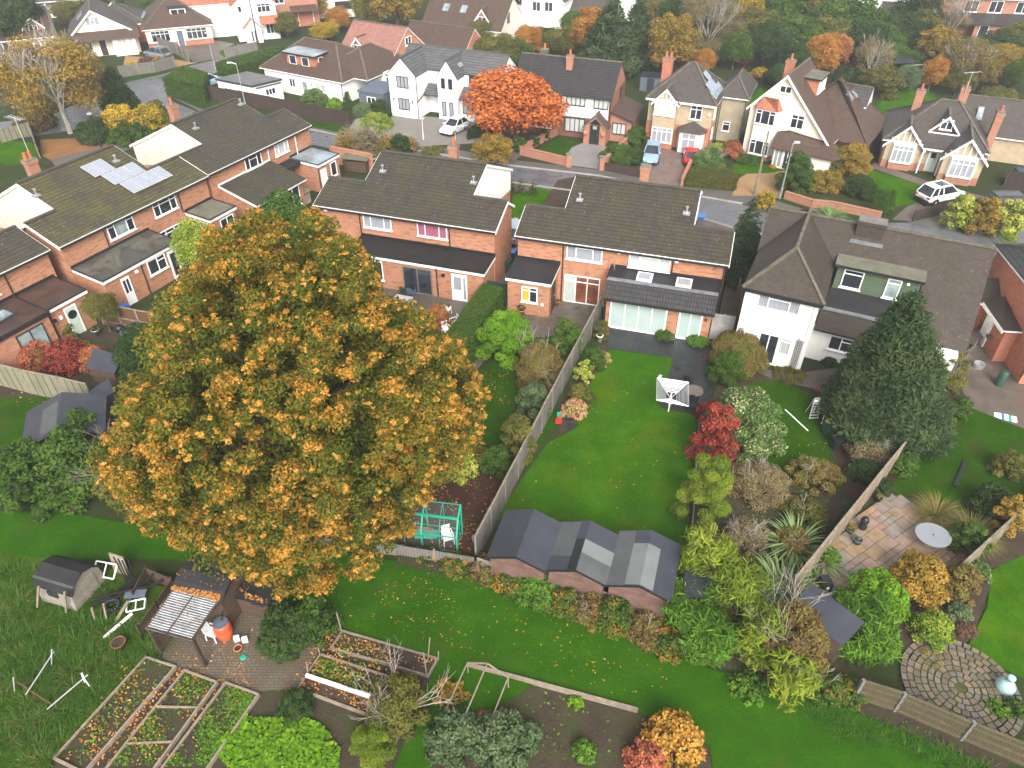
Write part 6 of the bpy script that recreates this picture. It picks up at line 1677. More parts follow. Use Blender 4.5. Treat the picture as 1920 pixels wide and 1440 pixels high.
shrub("pale flowering hydrangea next to the lawn's upper left corner", 1130, 688, 36, 655, 'hydr', .07, tb=.6, hk=.8)
shrub("golden privet ball beside the bright lawn", 1097, 724, 44, 676, 'varieg', .055, .28, cover=1.6, tb=.55)
shrub("green-brown shrub below the golden privet ball", 1090, 765, 52, 722, 'olive', .07, tb=.4)
shrub("peach-headed hydrangea at the lower end of the lawn's border", 1078, 788, 48, 752, 'hydr', .09, tb=.7)
shrub("little shrub between bifold doors and french doors", 1248, 641, 34, 620, 'green', .05)
shrub("pot-grown shrub right of the french doors", 1312, 652, 44, 628, 'weed', .06)
shrub("tall pinkish green shrub against the white house's french doors", 1400, 706, 112, 628, 'brown', .06, .34, tb=.6, tcl=.22)
shrub("feathery green shrub beside the slate patio", 1374, 728, 80, 664, 'green', .06, .34)
shrub("pink flowering shrub under the white house's trellis", 1372, 668, 60, 628, 'hydr', .06, .34, tb=.5)
shrub("large white-flowering mound in the middle of the right-hand border", 1418, 884, 172, 738, 'silver', .085, .27, cover=1.45, tb=.45, tl=.24, tcl=.08)
shrub("crimson leaved shrub in front of the white-flowering mound", 1352, 884, 92, 760, 'red', .1, .36, tb=.58, tcl=.25)
shrub("deep red seedling shrub at the lawn's right edge", 1338, 800, 56, 755, 'red', .09, .36, tb=.4)
shrub("yellow-green feathery conifer bush at the lawn's lower right", 1336, 1004, 112, 850, 'bamboo', .07, .3, cover=1.5, asp=.3, plume=.4)
shrub("purple-brown twiggy shrub in the wild border", 1440, 955, 140, 880, 'twig', .05, .36, twig=6, cover=.9)
shrub("orange-tinted straggling shrub beside the tan fence", 1545, 930, 120, 872, 'brown', .07, .34, tb=.6, twig=3)
shrub("bare pale brown twigs above the reeds", 1412, 1046, 92, 985, 'twig', .05, .36, twig=8, cover=.5)
shrub("grey-green low shrub behind the reeds by the fence", 1525, 1000, 110, 945, 'olive', .07, .36, tb=.35, twig=3)
shrub("dim brown shrub at the foot of the tan fence", 1500, 1050, 80, 1000, 'brown', .07, .36, twig=3)
tuft("tall pale reed clump in the wild border", 1488, 1030, 1.9, 'reed', 150, .05, 1.0, .5, "reed_clump", "reeds", tb=.6)
tuft("broad grey-green reed clump beside the tan fence", 1465, 1110, 1.7, 'reed', 220, .05, 1.1, 1.5, "reed_clump", "reeds")
tuft("lower reed clump next to the bamboo", 1415, 1120, 1.4, 'reed', 150, .05, 1.1, 1.0, "reed_clump", "reeds", tb=.4)
tuft("small reed clump close to the pots on the stone patio", 1540, 1060, 1.1, 'reed', 80, .04, 1.1, .6, "reed_clump", "reeds", tb=.45)
def bamboo(label, px, by, w, ty, mat, n=14, size=.16, canes=True, cover=.7, tb=.5):
 x, y, R_ = place(px, by, w); k = -(ty - 720) / CAM_F
 H = max(.8, CAM_H + y * (k * _c - _s) / (_c + k * _s))
 r = thing("bamboo", label, "bamboo", (x, y), 0, None)
 K = []
 for i in range(n * 2):
  a = rng.random() * 6.28; d = math.sqrt(rng.random()) * R_ * .75; z = H * (.2 + .72 * rng.random())
  K.append((math.cos(a) * d, math.sin(a) * d, z, R_ * (.2 + .18 * rng.random()) + .12))
 V, T = clump_leaves(K, size, cover, asp=.17, tbase=tb, tclump=.14, plume=.55, up=.2, inner=.2)
 V[:, :, 2] = np.maximum(V[:, :, 2], .01)
 raw_mesh("foliage", V, 4, M[mat], T, r)
 m = MB()
 for i in range(7):
  a = rng.random() * 6.28; d = rng.random() * R_ * .3; e = R_ * .4
  m.tube((math.cos(a) * d, math.sin(a) * d, 0), (math.cos(a) * (d + e * .6), math.sin(a) * (d + e * .6), H * .9), .022, 5, .01)
 m.build("canes", M['cane'], r)
 return r
bamboo("tall pale yellow bamboo standing in front of the dark felt shed roof", 1318, 1128, 110, 985, 'bamboo', 13, .15)
bamboo("leafy bamboo at the corner of the third patched shed roof", 1225, 1150, 95, 1075, 'bamb2', 12)
bamboo("dense green bamboo under the tall yellow bamboo", 1290, 1205, 130, 1115, 'bamb2', 16)
bamboo("thick bamboo clump in the middle of the boundary", 1378, 1190, 125, 1070, 'bamboo', 16, tb=.42)
bamboo("bamboo clump leaning over the mown grass", 1330, 1262, 125, 1165, 'bamb2', 14, tb=.42)
bamboo("feathery yellow-green bamboo next to the brown bramble mound", 1422, 1272, 110, 1150, 'bamboo', 15)
bamboo("golden grassy bamboo at the edge of the mown grass", 1478, 1345, 95, 1245, 'bamboo', 12, .2, tb=.66)
bamboo("soft green bamboo behind the railed fence", 1630, 1260, 150, 1165, 'bamb2', 16, tb=.55)
shrub("brown twiggy bramble mound left of the dark felt roof", 1510, 1290, 150, 1150, 'brown', .07, .34, tb=.35, twig=6)
shrub("dark bramble below the brown mound", 1560, 1325, 110, 1265, 'bramb', .08, .36, tb=.3, twig=3)
shrub("ivy sprawl at the bend of the mown grass", 1420, 1325, 90, 1280, 'weed', .09, .36, tb=.4)
shrub("ivy and bramble at the left end of the railed fence", 1610, 1330, 80, 1285, 'bramb', .08, .36)
shrub("bright green climber heaped over the stone patio's edge", 1672, 1180, 132, 1088, 'lime', .08, .28, cover=1.6, tb=.4)
shrub("orange and yellow autumn shrub beside the stone patio", 1752, 1142, 112, 1052, 'gold', .08, .34, tb=.72)
shrub("brown faded hydrangea next to the orange autumn shrub", 1822, 1135, 76, 1065, 'brown', .08, .36)
shrub("golden green shrub above the round patio", 1770, 1218, 82, 1158, 'varieg', .07, .34, tb=.35)
shrub("grey lavender bush at the lawn's edge", 1812, 1172, 50, 1135, 'greygr', .05, .34, tb=.7)
shrub("mauve heather patch along the right lawn", 1825, 1200, 46, 1172, 'purple', .05, .34, tb=.7)
tuft("pale grass tuft on the rim of the round patio", 1745, 1238, .6, 'plume', 120, .012)
shrub("green plants at the right rim of the round patio", 1922, 1350, 46, 1318, 'green', .08, .36)
shrub("small leafy plants beside the lower railed fence", 1890, 1352, 50, 1325, 'weed', .08, .36)
for i, (lx, ly, lw, lt, mt) in enumerate([(800, 1062, 60, 1028, 'bramb'), (850, 1085, 70, 1040, 'bramb'), (905, 1100, 80, 1048, 'brown'), (955, 1122, 90, 1060, 'bramb'), (1010, 1145, 90, 1072, 'weed'), (1060, 1160, 80, 1092, 'bramb'), (1110, 1180, 80, 1108, 'brown'), (1160, 1195, 85, 1115, 'bramb'), (1215, 1215, 85, 1150, 'brown'), (1265, 1240, 80, 1180, 'bramb')]):
 shrub(["bramble at the left end of the low boundary wall", "bramble with orange leaves below the corner of the main fence", "dry brown bramble under the first felt shed", "leafy bramble under the first felt shed's gable", "bright ivy heap below the first and second sheds", "bramble with yellow leaves under the second shed", "dry brown stems under the low wall's broken end", "bramble at the rotten post of the low wall", "brown dead bracken left of the bamboo", "bramble skirt under the dense green bamboo"][i], lx, ly, lw, lt, mt, .08, .36, tb=.38 + .1 * (i % 2), twig=2 if mt == 'brown' else 0, tl=.24, hk=.68)
# right-hand gardens
conifer("broad dark green conifer in the white house's garden", 1703, 800, 205, 542, 'conif', .15, n=190, cover=1.3, skew=1.0, plume=.85, inner=.25)
shrub("pale bare-stemmed shrub at the big conifer's foot", 1650, 880, 96, 815, 'twig', .06, .36, twig=5, cover=.8)
shrub("rounded green shrub over the tan fence by the big conifer", 1706, 898, 72, 848, 'green', .08, .34)
shrub("dark low shrub under the big conifer beside the tan fence", 1640, 915, 70, 870, 'dark', .09, .36)
shrub("grassy yellow-green shrub at the lawn right of the big conifer", 1762, 832, 96, 760, 'olive', .08, .34, tb=.6)
shrub("straggly pale shrub between the big conifer and the brick house", 1792, 742, 76, 660, 'olive', .07, .34, tb=.7, twig=4)
shrub("green shrub spilling onto the muddy back yard", 1812, 790, 50, 745, 'green', .07, .34)
shrub("leafy green climber at the white house's inner corner", 1534, 668, 50, 612, 'weed', .08, .34, tb=.3)
shrub("low plants along the white house's path", 1490, 722, 74, 700, 'olive', .06, .36)
shrub("small box shrub beneath the lower white wall", 1562, 690, 30, 670, 'dark', .05)
shrub("trimmed little bush under the kitchen window of the white house", 1588, 692, 22, 676, 'green', .05)
tuft("left of the two plumed ornamental grasses on the stone patio", 1752, 968, 1.35, 'plume', 800, .012, .9, .6, tb=.45)
tuft("right of the two plumed ornamental grasses, behind the oval table", 1812, 1008, 1.5, 'plume', 900, .012, .9, .7, tb=.5)
shrub("small shrub by the black pot at the patio's upper corner", 1664, 930, 40, 900, 'dark', .06)
shrub("lime climber at the tan fence beside the black-covered seat", 1562, 1062, 44, 1030, 'weed', .07)
shrub("rambling green shrub along the far right fence", 1838, 1050, 76, 985, 'green', .08, .36)
shrub("dark rambling shrub where the right fence meets the lawn", 1885, 985, 84, 915, 'dark', .08, .36)
shrub("golden leaved climber on the far right fence", 1908, 1010, 56, 930, 'gold', .07, .36, tb=.7)
shrub("white flowering shrub at the right lawn's upper corner", 1850, 1092, 56, 1060, 'silver', .07, .36)
shrub("dark shrubs at the right edge above the pale board", 1908, 905, 60, 850, 'olive', .08, .36)
# allotment plants
grp = None
def mound(label, px, n, zmax, size, mat, tb=.35, name="nasturtium", cat="plant"):
 P = [G(*p) for p in px]; cx, cy = sum(p[0] for p in P) / len(P), sum(p[1] for p in P) / len(P); C = []
 while len(C) < n:
  x, y = rnd.uniform(min(p[0] for p in P), max(p[0] for p in P)), rnd.uniform(min(p[1] for p in P), max(p[1] for p in P))
  if inside(x, y, P): C.append((x - cx, y - cy, zmax * rnd.random() ** .5 * (.6 + .3 * math.sin(x * 5) * math.sin(y * 4.3)) + .02))
 N = unit(n) * .4; N[:, 2] += 1; N /= np.linalg.norm(N, axis=1, keepdims=True)
 o = raw_mesh(name, leaves(np.array(C), size * (.6 + .7 * rng.random(n)), N, .85), 4, M[mat], np.clip(tb + .22 * rng.normal(size=n), .01, .99)); o.location = (cx, cy, 0)
 return tag(o, label, cat)
mound("bright green nasturtium mound spreading over the allotment soil", [(410, 1395), (465, 1345), (520, 1352), (560, 1345), (605, 1362), (640, 1412), (630, 1460), (480, 1470), (430, 1440), (412, 1420)], 2600, .3, .075, 'lime')
shrub("upright rosemary bush above the nasturtiums", 542, 1355, 76, 1308, 'dark', .09, .3, asp=.2, plume=.8, tb=.6)
shrub("airy yellow-green currant bush in the middle allotment bed", 735, 1395, 120, 1285, 'olive', .07, .34, twig=5, tb=.45)
shrub("feathery golden asparagus at the allotment's bottom", 690, 1440, 90, 1370, 'bamboo', .06, .34, asp=.25, plume=.5, tb=.3)
shrub("grey-green broad bean thicket at the bottom centre", 945, 1450, 150, 1365, 'greygr', .09, .3, tb=.4)
shrub("grey-green bush left of the bean thicket", 850, 1440, 120, 1355, 'greygr', .09, .3, tb=.3)
shrub("orange blueberry bush at the lower right of the plot", 1275, 1440, 120, 1360, 'oak', .1, .32, tb=.72, tl=.25)
shrub("red and green blueberry bush at the picture's bottom edge", 1225, 1462, 90, 1402, 'redpink', .1, .32, tb=.5)
shrub("squash vine climbing the leaning timber frame", 838, 1335, 80, 1290, 'gold', .1, .3, tb=.6, hk=.8)
shrub("reddish leaves at the foot of the timber frame", 905, 1372, 50, 1345, 'redpink', .09, .3, tb=.5)
shrub("lettuce-like seedling beside the long plank", 1082, 1330, 32, 1308, 'lime', .08, hk=.6)
shrub("row of green seedlings in the bare soil", 1098, 1430, 44, 1385, 'weed', .07, hk=.5)
shrub("dark leafy shrub below the red barrel's yard", 520, 1235, 120, 1150, 'dark', .1, .34, tb=.7)
shrub("small leafy sapling thicket right of the yard", 580, 1215, 90, 1130, 'green', .1, .34, tb=.4)

# ---------------------------------------------------------------- planting along the street
hedge("square clipped hedge at the far street corner", [G(306, 152, 1.6), G(345, 128, 1.6), G(389, 141, 1.6), G(382, 166, 1.6), G(360, 160, 1.6)], 1.9, 'green', .09, tb=.5)
hedge("long clipped hedge in front of the white bungalow", [G(405, 122, 1.6), G(480, 101, 1.6), G(529, 89, 1.6), G(531, 99, 1.6), G(432, 134, 1.6)], 1.9, 'green', .09, tb=.45)
hedge("low clipped hedge in front of the gravel drive", [G(1283, 352), G(1296, 330), G(1375, 336), G(1378, 357)], .9, 'olive', .07, tb=.3)
hedge("clipped hedge beside the white car", [G(876, 262), G(905, 258), G(955, 236), G(935, 228)], 1.0, 'dark', .08, tb=.6)
shrub("loose white-flowered shrub behind the dark street fence", 584, 204, 54, 166, 'silver', .1, .34, tb=.35)
shrub("lime green bush behind the dark street fence", 626, 209, 34, 183, 'lime', .08, .34)
shrub("small brown bush at the bungalow's side door", 622, 188, 28, 166, 'brown', .08)
conifer("slim little cypress by the blue-grey garden office", 650, 206, 22, 170, 'green', .1, n=60)
shrub("dark shrub in front of the blue-grey garden office", 710, 224, 42, 186, 'dark', .09)
shrub("pale grassy shrub at the end of the dark street fence", 680, 222, 44, 192, 'greygr', .09, asp=.25, plume=.5, tb=.6)
shrub("yellow-green shrub at the driveway's corner", 700, 250, 74, 212, 'varieg', .09, .34, tb=.3)
for i, (a, b, c, d) in enumerate([(645, 292, 50, 246), (685, 296, 60, 242), (725, 296, 56, 250), (662, 278, 50, 240), (762, 290, 50, 256)]):
 shrub(["twiggy yellow shrub behind the low brick wall", "straw coloured bare shrub in the middle of the wall's row", "thin bare shrub beside the dark green one", "golden bare shrub nearest to the dark fence", "grey twiggy shrub under the white street sign"][i], a, b, c, d, 'twig' if i % 2 else 'gold', .07, .36, twig=6, cover=.6, tb=.5)
shrub("dark green shrub among the bare ones behind the mossy roof", 748, 298, 44, 250, 'dark', .08)
shrub("low green plants left of the street chimney", 810, 292, 50, 278, 'olive', .08)
tree("small yellow-green tree at the kerb before the orange tree", 925, 318, 80, 248, 'gold', 2, "tree", .2)
tree("brilliant orange-red acer in front of the white modern house", 966, 262, 172, 126, 'acer', 0, "acer_tree", .2, None, 'bark', .03)
for i, (a, b, c, d) in enumerate([(975, 290, 36, 256), (1003, 280, 28, 254), (1022, 268, 28, 242)]):
 shrub(["round clipped bush under the orange-red acer, nearest the road", "middle clipped bush behind the brick garden wall", "clipped bush by the white bay window"][i], a, b, c, d, 'dark' if i else 'green', .07, .25, cover=1.6, tb=.6)
for i, (a, b, c, d) in enumerate([(960, 362, 20, 334), (978, 367, 22, 338), (1000, 372, 22, 341)]):
 shrub(["leftmost of three clipped box balls in the front garden", "middle one of three clipped box balls in the front garden", "rightmost of three clipped box balls in the front garden"][i], a, b, c, d, 'olive', .05, .22, cover=1.8, tb=.25, group="clipped box balls")
shrub("bushy shrub spilling over the low fence by the blue car", 1165, 312, 80, 272, 'green', .08, .34)
shrub("dark shrub beside the blue car", 1190, 310, 50, 276, 'dark', .08, .34)
shrub("green shrub between the brick house and the pebbledashed house", 1195, 276, 50, 236, 'green', .08, .34)
shrub("low lime plants at the end of the sloping brick wall", 1145, 305, 44, 288, 'weed', .07)
shrub("pale twiggy shrub between the red car and the gravel drive", 1335, 326, 70, 278, 'silver', .08, .34, tb=.4, twig=4)
shrub("red-brown shrub right of the pebbledashed house's porch", 1378, 300, 48, 262, 'redpink', .07, .34, tb=.3)
shrub("pale green shrub by the red car's bonnet", 1352, 295, 44, 268, 'varieg', .07, .34, tb=.5)
shrub("brown dry shrub behind the low clipped hedge", 1322, 330, 50, 310, 'brown', .07, .34)
shrub("small plants under the gabled house's bay", 1412, 312, 60, 298, 'green', .06)
shrub("golden flowering pot plant at the gabled house's door", 1450, 317, 14, 308, 'yellow', .05, tb=.8)
shrub("tall evergreen bush beside the lamp post", 1502, 368, 72, 284, 'green', .08, .32, cover=1.5, tb=.4)
shrub("golden hedge bush in the bungalow's roadside hedge", 1560, 366, 90, 322, 'gold', .08, .34, tb=.45)
shrub("dark green hedge bush at the hedge's right end", 1625, 376, 72, 330, 'dark', .08, .3, cover=1.5)
shrub("large yellow shrub before the sweeping brown roof", 1612, 334, 74, 268, 'gold', .08, .34, tb=.55)
shrub("olive green shrub beside the large yellow shrub", 1562, 330, 66, 272, 'olive', .08, .34)
for i, (a, b) in enumerate([(1652, 402), (1664, 405), (1676, 400)]):
 conifer(["leftmost slim cypress by the bungalow's drive", "middle slim cypress by the bungalow's drive", "rightmost slim cypress by the bungalow's drive"][i], a, b, 18, 352 + i * 2, 'green', .1, "cypress", "slim cypresses", 50)
tuft("spiky palm-like cordyline behind the white house's ridge", 1553, 412, 1.8, 'reed', 240, .05, .9, .5, "cordyline", "palm", tb=.3)
shrub("pale yellow shrub under the telegraph pole", 1440, 400, 44, 358, 'yellow', .07, .34, tb=.6)
conifer("tall dense conifer between the two roofs", 1412, 520, 74, 362, 'conif', .14, n=120, plume=.6)
shrub("dark bush at the foot of the tall dense conifer", 1395, 545, 50, 470, 'dark', .09, .34, hk=.6)
for i, (a, b, c, d, mt) in enumerate([(1815, 438, 64, 365, 'varieg'), (1860, 446, 70, 368, 'gold'), (1905, 452, 66, 372, 'varieg')]):
 shrub(["yellow and green hedge bush nearest to the white car", "golden hedge bush in the middle of the right roadside hedge", "mottled hedge bush at the right edge of the picture"][i], a, b, c, d, mt, .1, .34, tb=.5, tl=.22)
bamboo("bamboo thicket beside the white house's right gable", 1888, 580, 110, 458, 'bamboo', 14, .16, tb=.4)
shrub("green thicket between the brick house and the white house's gable", 1850, 620, 60, 570, 'dark', .08)
# upper left
bare_tree("tall russet and gold tree on the left, thinning to bare twigs", 90, 250, 190, 62, leafy='gold', lsize=.15)
bare_tree("bare grey tree at the left edge", 18, 235, 120, 80)
bare_tree("bare pale tree leaning over the far left bungalow", 140, 210, 110, 70, leafy='brown')
conifer("dark ivy-clad tree beside the far street", 203, 205, 66, 118, 'dark', .18, n=80, plume=.2)
shrub("yellow-topped shrub behind the mossy roofs", 212, 262, 84, 196, 'yellow', .12, .34, tb=.45, ttop=.3)
shrub("green shrub with yellow tips nearest the far street", 268, 256, 78, 196, 'yellow', .12, .34, tb=.3, ttop=.3)
shrub("dark shrub below the russet tree", 165, 272, 80, 222, 'dark', .12, .34)
shrub("deep green shrub before the lamp post on the left", 230, 276, 90, 232, 'green', .12, .34, tb=.25)
shrub("olive shrub at the bend of the far street", 286, 225, 44, 186, 'olive', .1, .34)
shrub("rust coloured low shrub below the russet tree", 50, 250, 80, 205, 'brown', .12, .34, tb=.3)
shrub("yellow cushion shrub in front of the cream bungalow", 240, 128, 30, 116, 'yellow', .1, tb=.8)
shrub("purple-brown shrub beside the cream bungalow's car", 268, 128, 34, 106, 'purple', .1)
shrub("small orange shrub by the cream bungalow's fence", 295, 130, 18, 104, 'orange', .1, tb=.6)
# far band of trees
T_ = [
 ("dark evergreen filling the top left corner", 20, 100, 100, -30, 'dark', 0), ("small dark tree left of the summer house", 62, 60, 60, 10, 'green', 1),
 ("green tree behind the cream bungalow's ridge", 190, 40, 70, -20, 'green', 0), ("green tree beside the navy-doored bungalow", 360, 45, 40, 0, 'green', 1),
 ("round clipped tree in front of the red brick house", 536, 72, 46, 22, 'olive', 3), ("yellow bush near the red brick house's drive", 608, 78, 54, 42, 'yellow', 1),
 ("peach coloured small tree beyond the clipped tree", 632, 62, 48, 12, 'orange', 1), ("big golden tree at the top behind the long brown roof", 742, 62, 92, -60, 'gold', 0),
 ("green tree left of the big golden tree", 690, 58, 60, -20, 'olive', 1), ("orange and green tree beside the cream gable", 992, 108, 54, 46, 'orange', 1),
 ("grey-green tree behind the white modern house", 930, 130, 90, 62, 'olive', 0), ("olive tree right behind the white modern house", 970, 128, 60, 72, 'green', 1),
 ("dull green tree behind the brick semi's ridge", 1052, 110, 70, 48, 'olive', 0), ("tall apricot tree behind the brick semi", 1112, 118, 84, 4, 'orange', 2),
 ("flame orange sapling behind the chimney", 1075, 108, 24, 80, 'orange', 1), ("golden weeping birch behind the pebbledashed house", 1262, 150, 98, 16, 'gold', 2),
 ("small orange tree behind the blue solar panels", 1318, 140, 50, 92, 'orange', 1), ("yellow-green poplar beyond the bare tree", 1405, 90, 50, -30, 'yellow', 0),
 ("dark green tree behind the tan rear wing", 1440, 128, 80, 40, 'dark', 0), ("broad green tree in the middle of the far trees", 1498, 110, 110, 28, 'green', 0),
 ("orange-yellow tree behind the sweeping roof's ridge", 1540, 150, 70, 62, 'orange', 1), ("russet fading tree right of the sweeping roof", 1572, 138, 56, 56, 'russet', 2),
 ("large green tree at the top right of centre", 1590, 90, 130, -10, 'green', 0), ("dark round tree beyond the swing frame", 1625, 120, 90, 40, 'dark', 3),
 ("high brownish tree along the top edge", 1520, 60, 120, -40, 'brown', 2), ("tall dark tree before the far white house", 1725, 80, 90, -40, 'dark', 2),
 ("yellow tree right of the tall dark tree", 1762, 120, 80, 44, 'gold', 2), ("bright orange young tree on the far lawn", 1752, 172, 46, 106, 'orange', 1),
 ("yellowing tree at the right edge above the bungalow", 1885, 158, 88, 86, 'gold', 1), ("dark trees under the brown brick house", 1868, 112, 90, 58, 'dark', 0),
 ("grey willow-like tree beside the far lawn", 1655, 178, 84, 122, 'olive', 2), ("blue-green small tree beside the black shelter", 1705, 172, 44, 122, 'greygr', 1),
 ("dark green shrubby tree behind the pebbledashed house's wing", 1470, 172, 60, 120, 'dark', 1), ("green tree behind the far tan chimney", 1225, 60, 70, -20, 'dark', 0),
 ("green tree right of the bare tree", 1380, 130, 66, 60, 'green', 1), ("hazy green tree at the top edge over the birch", 1300, 50, 110, -50, 'green', 0),
 ("green shrubby tree left of the orange young tree", 1690, 140, 70, 88, 'green', 1), ("olive green tree at the far right edge", 1915, 110, 70, 40, 'olive', 0),
 ("brown-green tree over the half-timbered bungalow's lawn", 1800, 178, 60, 128, 'olive', 2), ("dusky tree at the top between the white houses", 880, 30, 80, -50, 'green', 0), ("grey-brown tree near the top edge beside the pale house", 690, 40, 60, -30, 'twig', 2)]
T_ += [('hazy green tree at the top edge left of the spruces', 1090, 40, 90, -60, 'green', 0), ('olive tree between the apricot tree and the dark spruce', 1130, 95, 70, 20, 'olive', 1), ('dense green tree behind the golden birch', 1280, 100, 100, -10, 'dark', 0), ("brown-leaved tree behind the weeping birch's crown", 1230, 90, 80, -10, 'brown', 2), ("dark green tree beside the ash tree's trunk", 1300, 120, 70, 50, 'dark', 1), ('grey-green tree above the tan rear wing', 1420, 100, 80, 10, 'olive', 0), ('broad muted tree at the top edge right of the poplar', 1460, 60, 110, -40, 'green', 0), ('dark hedge-like tree left of the orange-yellow tree', 1500, 150, 70, 80, 'dark', 1), ('muted green tree behind the russet fading tree', 1560, 110, 90, 30, 'olive', 0), ('dull green tree below the far white house', 1650, 110, 90, 40, 'green', 0), ('dark green tree right of the far white house', 1690, 100, 80, 20, 'dark', 0), ('green shrubby tree behind the swing frame', 1665, 135, 80, 85, 'green', 1), ('olive tree left of the brown brick house', 1740, 100, 80, 10, 'olive', 2), ('dark tree in the corner below the brown brick house', 1830, 130, 80, 75, 'dark', 1), ('brownish tree beside the yellowing tree at the right', 1840, 170, 70, 100, 'brown', 2), ('green tree at the right edge over the far lawn', 1910, 170, 60, 105, 'green', 1), ('grey-brown tree behind the cream house near the top', 1530, 40, 100, -60, 'brown', 2), ('tall green tree at the top edge above the white modern house', 840, 40, 70, -40, 'green', 0), ("olive tree between the pink roof and the white modern house's ridge", 900, 90, 60, 40, 'olive', 1), ('small dark tree behind the orange tree near the cream gable', 1020, 90, 50, 50, 'dark', 1), ('green tree at the top between the white house and the spruces', 1080, 80, 60, 20, 'green', 1), ('green tree at the far left beyond the summer house', 130, 50, 60, 0, 'olive', 1), ('green tree right of the summer house', 165, 70, 40, 25, 'green', 1), ('dark garden tree between the two far bungalows', 225, 60, 46, 8, 'dark', 1), ('mixed green tree behind the navy-doored bungalow', 300, 40, 70, -20, 'green', 0), ('fading gold tree behind the red brick house', 590, 40, 50, -20, 'gold', 2)]
for lb, a, b, c, d, mt, ar in T_: tree(lb, a, b, c, d, mt, ar, group=None)
conifer("tall dark spruce behind the brick semi's roof", 1150, 140, 110, -10, 'conif', .4, n=130)
conifer("second dark spruce next to the golden birch", 1200, 130, 80, -20, 'conif', .4, n=110)
bare_tree("large bare ash tree above the solar panelled roof", 1335, 125, 130, -30)
bare_tree("bare grey apple tree on the far lawn", 1640, 160, 76, 70)
bare_tree("bare pale tree right of the orange young tree", 1812, 170, 100, 70, leafy='brown')
bare_tree("bare tall tree by the brown brick house", 1790, 105, 70, -20)
shrub("round dark shrub behind the swing on the far lawn", 1605, 165, 60, 130, 'dark', .14)
shrub("small mound shrub on the far lawn", 1675, 190, 40, 172, 'olive', .1)
shrub("long grass and shrubs at the far lawn's right edge", 1890, 190, 80, 165, 'olive', .12)
shrub("clipped dome shrub behind the sweeping roof's left slope", 1460, 165, 50, 125, 'dark', .12)
shrub("red leaved shrub beyond the tan rear wing", 1395, 128, 22, 108, 'red', .12)
shrub("yellow low shrub behind the tan rear wing", 1430, 150, 36, 126, 'yellow', .12, tb=.3)

# loose masses on the ground
scatter("fallen_leaves", [([(600, 1120), (760, 1075), (1100, 1180), (1300, 1270), (1150, 1310), (900, 1230), (640, 1170)], 1.5), ([(600, 1120), (760, 1075), (900, 1130), (850, 1220), (640, 1170)], 1.5), ([(420, 1150), (500, 1190), (600, 1220), (540, 1300), (400, 1275), (310, 1235)], 9), ([(440, 1240), (490, 1215), (520, 1290), (400, 1282)], 12), ([(330, 1254), (346, 1258), (180, 1440), (160, 1440)], 6), ([(409, 1285), (424, 1286), (300, 1440), (288, 1440)], 6), ([(720, 900), (880, 870), (975, 885), (930, 970), (890, 1045), (720, 1010)], 2.2), ([(970, 1200), (1300, 1280), (1250, 1310), (950, 1250)], .2)], 14, .05, 'leaf_litter')
scatter("fallen_leaves", [([(240, 1240), (330, 1250), (480, 1300), (330, 1440), (110, 1430)], 3), ([(600, 1180), (820, 1240), (780, 1290), (690, 1340), (560, 1290)], 6)], 20, .05, 'leaf_litter', z=.13)
scatter("fallen_leaves", [([(900, 700), (1000, 700), (1000, 760), (920, 760)], 1.5), ([(970, 640), (1290, 700), (1280, 1030), (950, 950)], .06), ([(0, 730), (130, 745), (200, 800), (60, 790)], .7), ([(80, 262), (240, 262), (230, 290), (95, 296)], 1.2)], 14, .05, 'leaf_litter')
scatter("weeds", [([(120, 1420), (270, 1245), (325, 1258), (150, 1445)], 3), ([(350, 1266), (404, 1285), (285, 1440), (200, 1440)], 7), ([(428, 1290), (480, 1308), (390, 1440), (310, 1440)], 22), ([(640, 1190), (810, 1245), (790, 1280), (620, 1240)], 1.6), ([(600, 1238), (735, 1282), (715, 1308), (580, 1270)], 8)], 34, .06, 'weed', up=.7, z=.13)
scatter("weeds", [([(860, 1260), (1190, 1340), (1320, 1430), (900, 1430)], .7), ([(780, 1040), (1180, 1160), (1180, 1190), (800, 1080)], 2), ([(1180, 1190), (1640, 1330), (1900, 1440), (1560, 1320)], 2), ([(1400, 880), (1560, 930), (1500, 1060), (1380, 1040)], 1.2), ([(700, 880), (900, 880), (900, 1010)], .5)], 30, .06, 'weed', up=.7)
scatter("white_petals", [([(1480, 830), (1550, 830), (1545, 900), (1480, 905)], 1.0)], 22, .035, 'petal' if 'petal' in M else 'silver', tb=.97, tsd=.02)
grass_mass("rough_grass", [([(-60, 1060), (190, 1075), (310, 1180), (300, 1225), (100, 1430), (-80, 1440)], 1.0), ([(1480, 1330), (1640, 1345), (1890, 1450), (1800, 1460), (1560, 1380)], .8)], 17, .62, .014, 'tuft')
grass_mass("dead_grass", [([(-60, 1060), (190, 1085), (310, 1180), (300, 1225), (100, 1430), (-80, 1440)], 1.0)], 1.2, .6, .012, 'plume', tb=.5)
